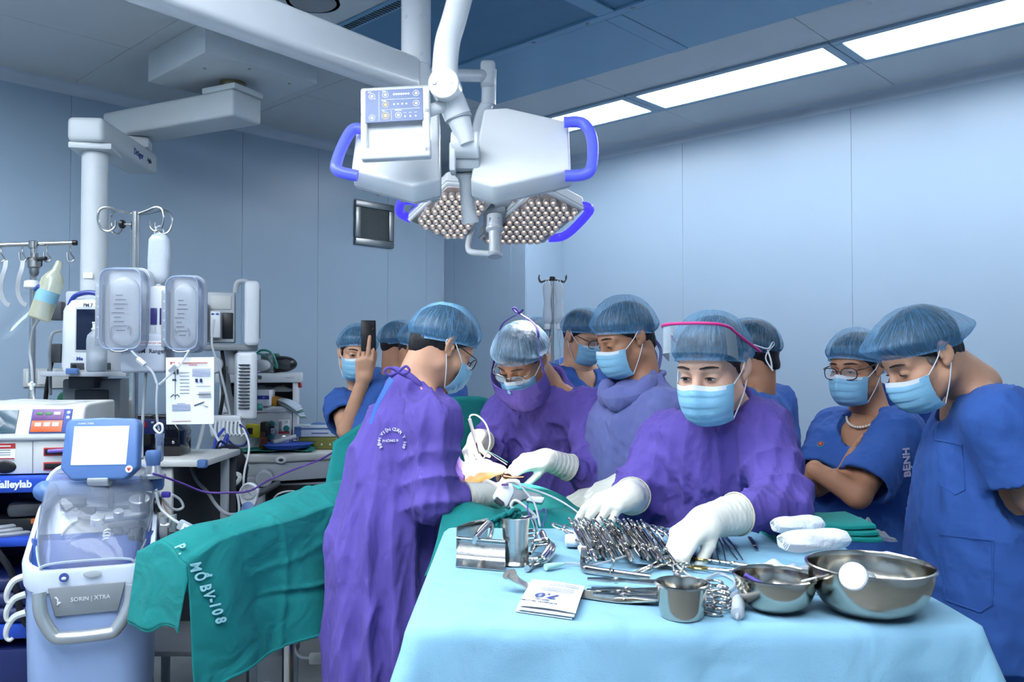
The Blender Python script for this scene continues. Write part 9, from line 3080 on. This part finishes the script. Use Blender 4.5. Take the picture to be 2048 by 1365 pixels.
t.p('handle', MB().cyl((-0.05, 0, 0.002), (0.07, 0.03, 0.035), 0.013, 12, 0.003), OFFWHITE)
t.p('blade', MB().ribbon([(-0.05, 0, 0.0), (-0.09, 0.0, 0.02), (-0.11, 0.0, 0.012)], 0.014, 0.004, (0, 1, 0.3)), STEEL)
crinkle('clear crumpled packaging heaped on the worktop', on_top(545, -0.02) + Vector((0, 0, 0.02)), 0.22, 0.16, 0.10, 37, CLEAR, 'packaging')
for k, (rgb, lb, zo, hh) in enumerate((((122, 124, 58), 'olive green glove carton, lower of the two on the worktop', 0.0, 0.072), ((196, 208, 220), 'white and blue glove carton stacked on the olive one', 0.073, 0.068))):
 t = T('glove_box', lb, 'box', on_top(640 + (-6 if k else 0), -0.02) + Vector((0, 0, zo)), yaw=-0.08 + 0.1 * k)
 t.p('carton', MB().box((0, 0, hh / 2), (0.235 if k else 0.225, 0.125, hh - 0.002), bev=0.002), M('carton_%d' % k, rgb, rough=0.55))
 if k:
  t.p('print_band', MB().box((0.0, -0.0632, 0.048), (0.235, 0.001, 0.010), bev=0), MIDBLUE)
  t.p('print_panel', MB().box((-0.10, -0.0632, 0.03), (0.04, 0.001, 0.06), bev=0), MIDBLUE)
  t.p('glove_tuft', MB().ball((0.01, 0.0, 0.068), (0.05, 0.022, 0.014), 14), MIDBLUE)
  t.p('print_line', MB().box((0.03, -0.0635, 0.022), (0.10, 0.001, 0.006), bev=0), BLUEINK)
 else:
  for x in (0.03, 0.08):
   t.p('symbol', MB().box((x, -0.0632, 0.03), (0.008, 0.001, 0.012), bev=0), WHITEINK)
  t.p('print_panel', MB().box((-0.05, -0.0632, 0.045), (0.09, 0.001, 0.008), bev=0), M('olive_dark', (88, 92, 40), rough=0.6))
# hook rail with cables
t = T('cable_rail', 'white rail of curved hooks holding looped cables', 'hook rail', P(455, 838, 4.3))
t.p('rail', MB().box(P(452, 838, 4.3), (0.16, 0.05, 0.035), bev=0.008), WHITE, world=True)
for k in range(8):
 px = 424 + 8 * k
 t.p('hook', MB().tube([P(px, 842, 4.28), P(px - 2, 862, 4.26), P(px + 2, 872, 4.24), P(px + 8, 868, 4.23)], 0.006, 6, smooth=4), WHITE, world=True)
cabs = [('grey-white cable dropping from the hook rail in a long loop', [P(408, 850, 4.2), P(395, 900, 4.1), P(378, 935, 4.0), P(383, 950, 3.9), P(420, 950, 3.9)], 0.010, GREYW),
  ('white cable crossing down from the rail to the drape', [P(420, 850, 4.2), P(448, 905, 4.1), P(465, 955, 4.0), P(478, 1010, 3.9), P(474, 1060, 3.8)], 0.006, WHITE),
  ('white lead hanging straight beside the suction gauge', [P(477, 840, 4.3), P(498, 890, 4.1), P(488, 950, 3.9), P(487, 1010, 3.7)], 0.005, WHITE),
  ('bright blue cable bundle looped on the hook rail', [P(448, 858, 4.2), P(432, 880, 4.15), P(428, 910, 4.1), P(442, 925, 4.1), P(452, 900, 4.15), P(455, 870, 4.2), P(440, 900, 4.1), P(425, 920, 4.05), P(412, 935, 4.0), P(408, 945, 4.0)], 0.007, M('cable_blue', (44, 68, 178), rough=0.4)),
  ('dark blue cable loop under the ventilator screen', [P(455, 880, 4.2), P(470, 892, 4.2), P(490, 890, 4.2), P(496, 870, 4.2), P(480, 850, 4.25)], 0.006, M('cable_navy', (36, 50, 120), rough=0.4)),
  ('grey cable sagging from the trolley toward the drape', [P(380, 925, 3.6), P(392, 960, 3.5), P(415, 985, 3.4), P(432, 1010, 3.3), P(452, 1028, 3.2), P(475, 1030, 3.1)], 0.007, GREY),
  ('black monitor cable hanging behind the module monitor', [P(442, 690, 4.5), P(448, 740, 4.45), P(446, 790, 4.4), P(440, 830, 4.4)], 0.010, BLACK),
  ('pale lead dropping from the module connector', [P(428, 640, 4.35), P(424, 690, 4.3), P(440, 740, 4.3), P(452, 790, 4.3), P(460, 830, 4.3)], 0.006, GREYW),
  ('grey mains lead hanging along the warmer pole', [P(292, 745, 3.15), P(288, 800, 3.15), P(284, 870, 3.12), P(284, 918, 3.08)], 0.006, GREY),
  ('long purple cable running from the blue machine to the operating table', [P(306, 948, 2.85), P(330, 955, 2.9), P(365, 968, 3.0), P(410, 985, 3.1), P(460, 986, 3.2), P(500, 982, 3.3), P(540, 960, 3.5), P(600, 935, 3.6), P(640, 920, 3.6), P(668, 904, 3.5)], 0.004, M('cable_purple', (108, 72, 170), rough=0.35)),
  ('loop of clear tubing with violet clip beside the blue machine', [P(312, 980, 2.85), P(330, 1005, 2.88), P(350, 1020, 2.9), P(366, 1015, 2.92), P(360, 1000, 2.92), P(345, 990, 2.9)], 0.0045, TUBING),
  ('clear tube running to the white filter chamber', [P(312, 985, 2.8), P(320, 1015, 2.8), P(340, 1035, 2.78), P(358, 1047, 2.76)], 0.005, TUBING),
  ('pinkish tube dropping behind the filter chamber', [P(318, 990, 2.95), P(333, 1020, 2.95), P(345, 1050, 2.9), P(358, 1075, 2.85)], 0.004, M('tube_pink', (186, 150, 140), rough=0.4)),
  ('pair of pale leads arching over the drape beside the gauge', [P(540, 1010, 3.7), P(555, 990, 3.7), P(580, 983, 3.7), P(610, 987, 3.6), P(640, 986, 3.5)], 0.0045, GREYW),
  ('white hose coiled against the dark bag', [P(420, 930, 3.9), P(425, 960, 3.8), P(450, 975, 3.75), P(475, 965, 3.75), P(478, 950, 3.8), P(455, 945, 3.85), P(440, 920, 3.95)], 0.010, OFFWHITE)]
for lb, pts, r, mt in cabs:
 solo('cable', lb, 'cable', MB().tube(pts, r, 8, smooth=6), mt)
solo('violet_clip', 'small violet clip on the looped tubing', 'clip', MB().box(P(332, 990, 2.86), (0.03, 0.015, 0.02), bev=0.005), M('violet_clip', (62, 52, 150), rough=0.35))
t = T('filter_chamber', 'clear chamber with white label and blue dot at the end of a tube', 'filter', P(372, 1055, 2.76))
mfc = frame(P(373, 1056, 2.76), (0.9, 0.0, -0.45), (0.45, 0.0, 0.9))
b = MB().box((0, 0, 0), (0.06, 0.035, 0.02), bev=0.008); t.p('shell', MB().add(b.v, b.f, mfc), MILKY, world=True)
b = MB().box((0.006, 0, 0.0105), (0.036, 0.026, 0.001), bev=0); t.p('label', MB().add(b.v, b.f, mfc), PAPER, world=True)
b = MB().lathe([(0, 0.0012), (0.004, 0.0012), (0.004, 0)], (0, 0, 0.0105), (0, 0, 1), 12); t.p('dot', MB().add(b.v, b.f, mfc), M('dot_blue', (50, 70, 210), rough=0.4), world=True)
# dark breathing bag and bin behind
t = T('dark_bag', 'large black bag hanging between the trolley and the anaesthetic machine', 'bag', P(440, 960, 4.0))
s = SDF((-0.2, -0.15, -0.35), (0.2, 0.15, 0.25), 0.012)
s.ell((0, 0, -0.05), (0.13, 0.10, 0.18), k=0); s.ell((0.04, 0.0, 0.07), (0.09, 0.07, 0.10), k=0.05); s.ell((-0.03, 0, -0.16), (0.12, 0.09, 0.12), k=0.05)
v, f = s.net(2); n_ = normals(v, f); v = v + n_ * (0.008 * fold_noise(v, 3, (30, 30, 12)))[:, None]
t.p('sack', np_mesh('sack', v, f), M('black_cloth', (22, 24, 34), rough=0.8, bump=0.3))
t.p('drawcord', MB().tube([(0.0, -0.06, 0.15), (0.03, -0.08, 0.19), (0.07, -0.06, 0.15)], 0.006, 6, smooth=4), NAVY)
t = T('hand_unit', 'white handheld control clipped on the black bag', 'remote', P(449, 912, 3.85))
t.p('case', MB().box((0, 0, 0), (0.042, 0.03, 0.065), bev=0.010, seg=3), WHITE)
t.p('mark', MB().ball((0, -0.0155, -0.005), (0.010, 0.001, 0.010), 12), GREY)
# suction gauge
q = P(497, 990, 3.45)
t = T('suction_gauge', 'white oval suction gauge with round dial standing behind the drape', 'gauge', q)
mg = frame(q, (1, 0.05, 0), (0, 0.12, 1))
ov = [(0.042 * math.cos(a) * (1 if math.sin(a) > 0 else 0.86), (0.050 if math.sin(a) > 0 else 0.062) * math.sin(a)) for a in np.linspace(0, 2 * PI, 29)[:-1]]
t.p('case', MB().prism(ccw(ov), -0.03, 0.0, mg, bev=0.006), WHITE, world=True)
b = MB().lathe([(0.032, 0.0), (0.032, 0.006), (0.028, 0.007), (0.027, 0.002), (0, 0.002)], (0, 0.012, 0), (0, 0, 1), 26); t.p('dial', MB().add(b.v, b.f, mg), GREYW, world=True)
b = MB().lathe([(0.0265, 0.003), (0, 0.003)], (0, 0.012, 0), (0, 0, 1), 26); t.p('dial_face', MB().add(b.v, b.f, mg), PAPER, world=True)
for k in range(11):
 a = -0.7 + k * 0.46
 b = MB().box((0.022 * math.cos(a), 0.012 + 0.022 * math.sin(a), 0.0038), (0.005, 0.001, 0.0006), rot=a, bev=0); t.p('tick', MB().add(b.v, b.f, mg), BLUEINK, world=True)
b = MB().box((0.002, 0.008, 0.0042), (0.032, 0.002, 0.0008), rot=-0.85, bev=0); t.p('needle', MB().add(b.v, b.f, mg), BLUEINK, world=True)
b = MB().lathe([(0.026, 0), (0.028, 0.01), (0.026, 0.03), (0, 0.032)], (0, -0.062, -0.02), (0, 0.3, 1), 20); t.p('base_knob', MB().add(b.v, b.f, mg), MIDBLUE, world=True)
t.p('stem', MB().cyl(q + Vector((0.02, 0.03, -0.01)), q + Vector((0.10, 0.10, 0.035)), 0.013, 12, 0.003), DGREY, world=True)
t.p('post', MB().cyl(q + Vector((0, 0.03, -0.06)), Vector((q.x, q.y + 0.03, 0.0)), 0.014, 12), STEEL, world=True)

# ---- under the arm drape: suction jar, plug block
t = T('suction_jar', 'graduated clear suction jar standing on the floor under the drape', 'jar', (P(548, 1340, 2.95).x, 2.95, 0.0))
t.p('jar', MB().lathe([(0, 0.02), (0.07, 0.02), (0.075, 0.03), (0.085, 0.40), (0.085, 0.42)], (0, 0, 0), (0, 0, 1), 26), CLEAR)
t.p('lid', MB().lathe([(0, 0.45), (0.05, 0.45), (0.088, 0.435), (0.088, 0.415), (0, 0.415)], (0, 0, 0), (0, 0, 1), 26), GREY)
for k in range(8):
 t.p('graduation', MB().box((0.0, -0.0855 + 0.002 * k * 0.0, 0.12 + 0.03 * k), (0.02 if k % 2 else 0.03, 0.002, 0.0015), bev=0), WHITEINK)
t.p('stand', MB().lathe([(0, 0), (0.12, 0), (0.12, 0.018), (0, 0.02)], (0, 0, 0), (0, 0, 1), 26), DGREY)
t = T('plug_block', 'white cable connector block hanging under the drape beside the gown', 'plug', P(632, 1318, 2.9))
t.p('block', MB().box((0, 0, 0), (0.045, 0.025, 0.035), bev=0.005), OFFWHITE)
for k in range(3):
 t.p('pin', MB().cyl((0.022, 0, -0.01 + 0.01 * k), (0.036, 0, -0.01 + 0.01 * k), 0.003, 6), OFFWHITE)
t.p('lead', MB().tube([(-0.02, 0, 0.0), (-0.06, 0, 0.01), (-0.08, 0.02, 0.06), (-0.07, 0.05, 0.20)], 0.005, 7, smooth=4), GREYW)
solo('floor_cable', 'thin black cable coiled on the floor beside the blue machine', 'cable', MB().tube([Vector((-1.13 + 0.05 * math.cos(a) + 0.006 * a, 3.0 + 0.09 * math.sin(a), 0.012 + 0.001 * a)) for a in np.linspace(0, 17, 90)], 0.005, 6), BLACK)
t = T('floor_plug', 'yellow plug lying on the floor by the coiled cable', 'plug', (-1.16, 2.93, 0.016))
t.p('body', MB().cyl((-0.04, 0, 0), (0.04, 0.01, 0), 0.015, 12, 0.004), M('yellow_plug', (214, 170, 40), rough=0.4))
t.p('pins', MB().cyl((0.04, 0.01, 0), (0.06, 0.012, 0), 0.005, 8), STEEL)

# ---- drip stand at the back of the room
q = P(1105, 600, 4.55); bx2, by2 = q.x, q.y
t = T('drip_stand', 'thin steel drip stand with two drip bags behind the surgeons', 'drip stand', (bx2, by2, 0))
zt = P(1105, 558, 4.55).z
t.p('pole', MB().cyl((bx2, by2, 0.1), (bx2, by2, zt), 0.0105, 12), STEEL, world=True)
stand_base(t, bx2, by2)
for sx in (-1, 1):
 for sy in (-1, 1):
  o = Vector((bx2, by2, zt - 0.005)); d = Vector((sx * 0.9, sy * 0.45, 0))
  t.p('hook', MB().tube([o, o + d * 0.04 + Vector((0, 0, -0.004)), o + d * 0.07 + Vector((0, 0, -0.012)), o + d * 0.082 + Vector((0, 0, 0.006)), o + d * 0.080 + Vector((0, 0, 0.022))], 0.0035, 6, smooth=3), DGREY, world=True)
t.p('head', MB().cyl((bx2, by2, zt - 0.012), (bx2, by2, zt + 0.012), 0.016, 12, 0.003), BLACK, world=True)
for dx, w, lb in ((-0.030, 0.055, 'slim drip bag hanging beside the pole nearer the surgeons caps'), (0.034, 0.058, 'pinched drip bag hanging on the far side of the thin pole')):
 t = T('drip_bag', lb, 'infusion bag', (bx2 + dx, by2 - 0.03, zt - 0.02))
 b = bag(w, 0.035, 0.235)
 b.v = [(x * (1 - 0.35 * math.exp(-((z + 0.11) / 0.05) ** 2)), y, z) for x, y, z in b.v]
 t.p('bag', b, bagm)
 t.p('hang_loop', MB().tube([(-0.01, 0, -0.005), (0, 0.01, 0.02), (0.01, 0, -0.005)], 0.002, 6, smooth=3), WHITE)
 t.p('port', MB().cyl((0, 0, -0.225), (0, 0, -0.258), 0.016, 12, 0.003), WHITE)
 t.p('drip_chamber', MB().lathe([(0.006, 0), (0.009, 0.01), (0.009, 0.05), (0.004, 0.06)], (0, 0, -0.315), (0, 0, 1), 12), CLEAR)
 t.p('line', MB().tube([(0, 0, -0.31), (0.005, 0, -0.38), (0.0, 0.0, -0.5)], 0.003, 6), TUBING)
bake_texts()
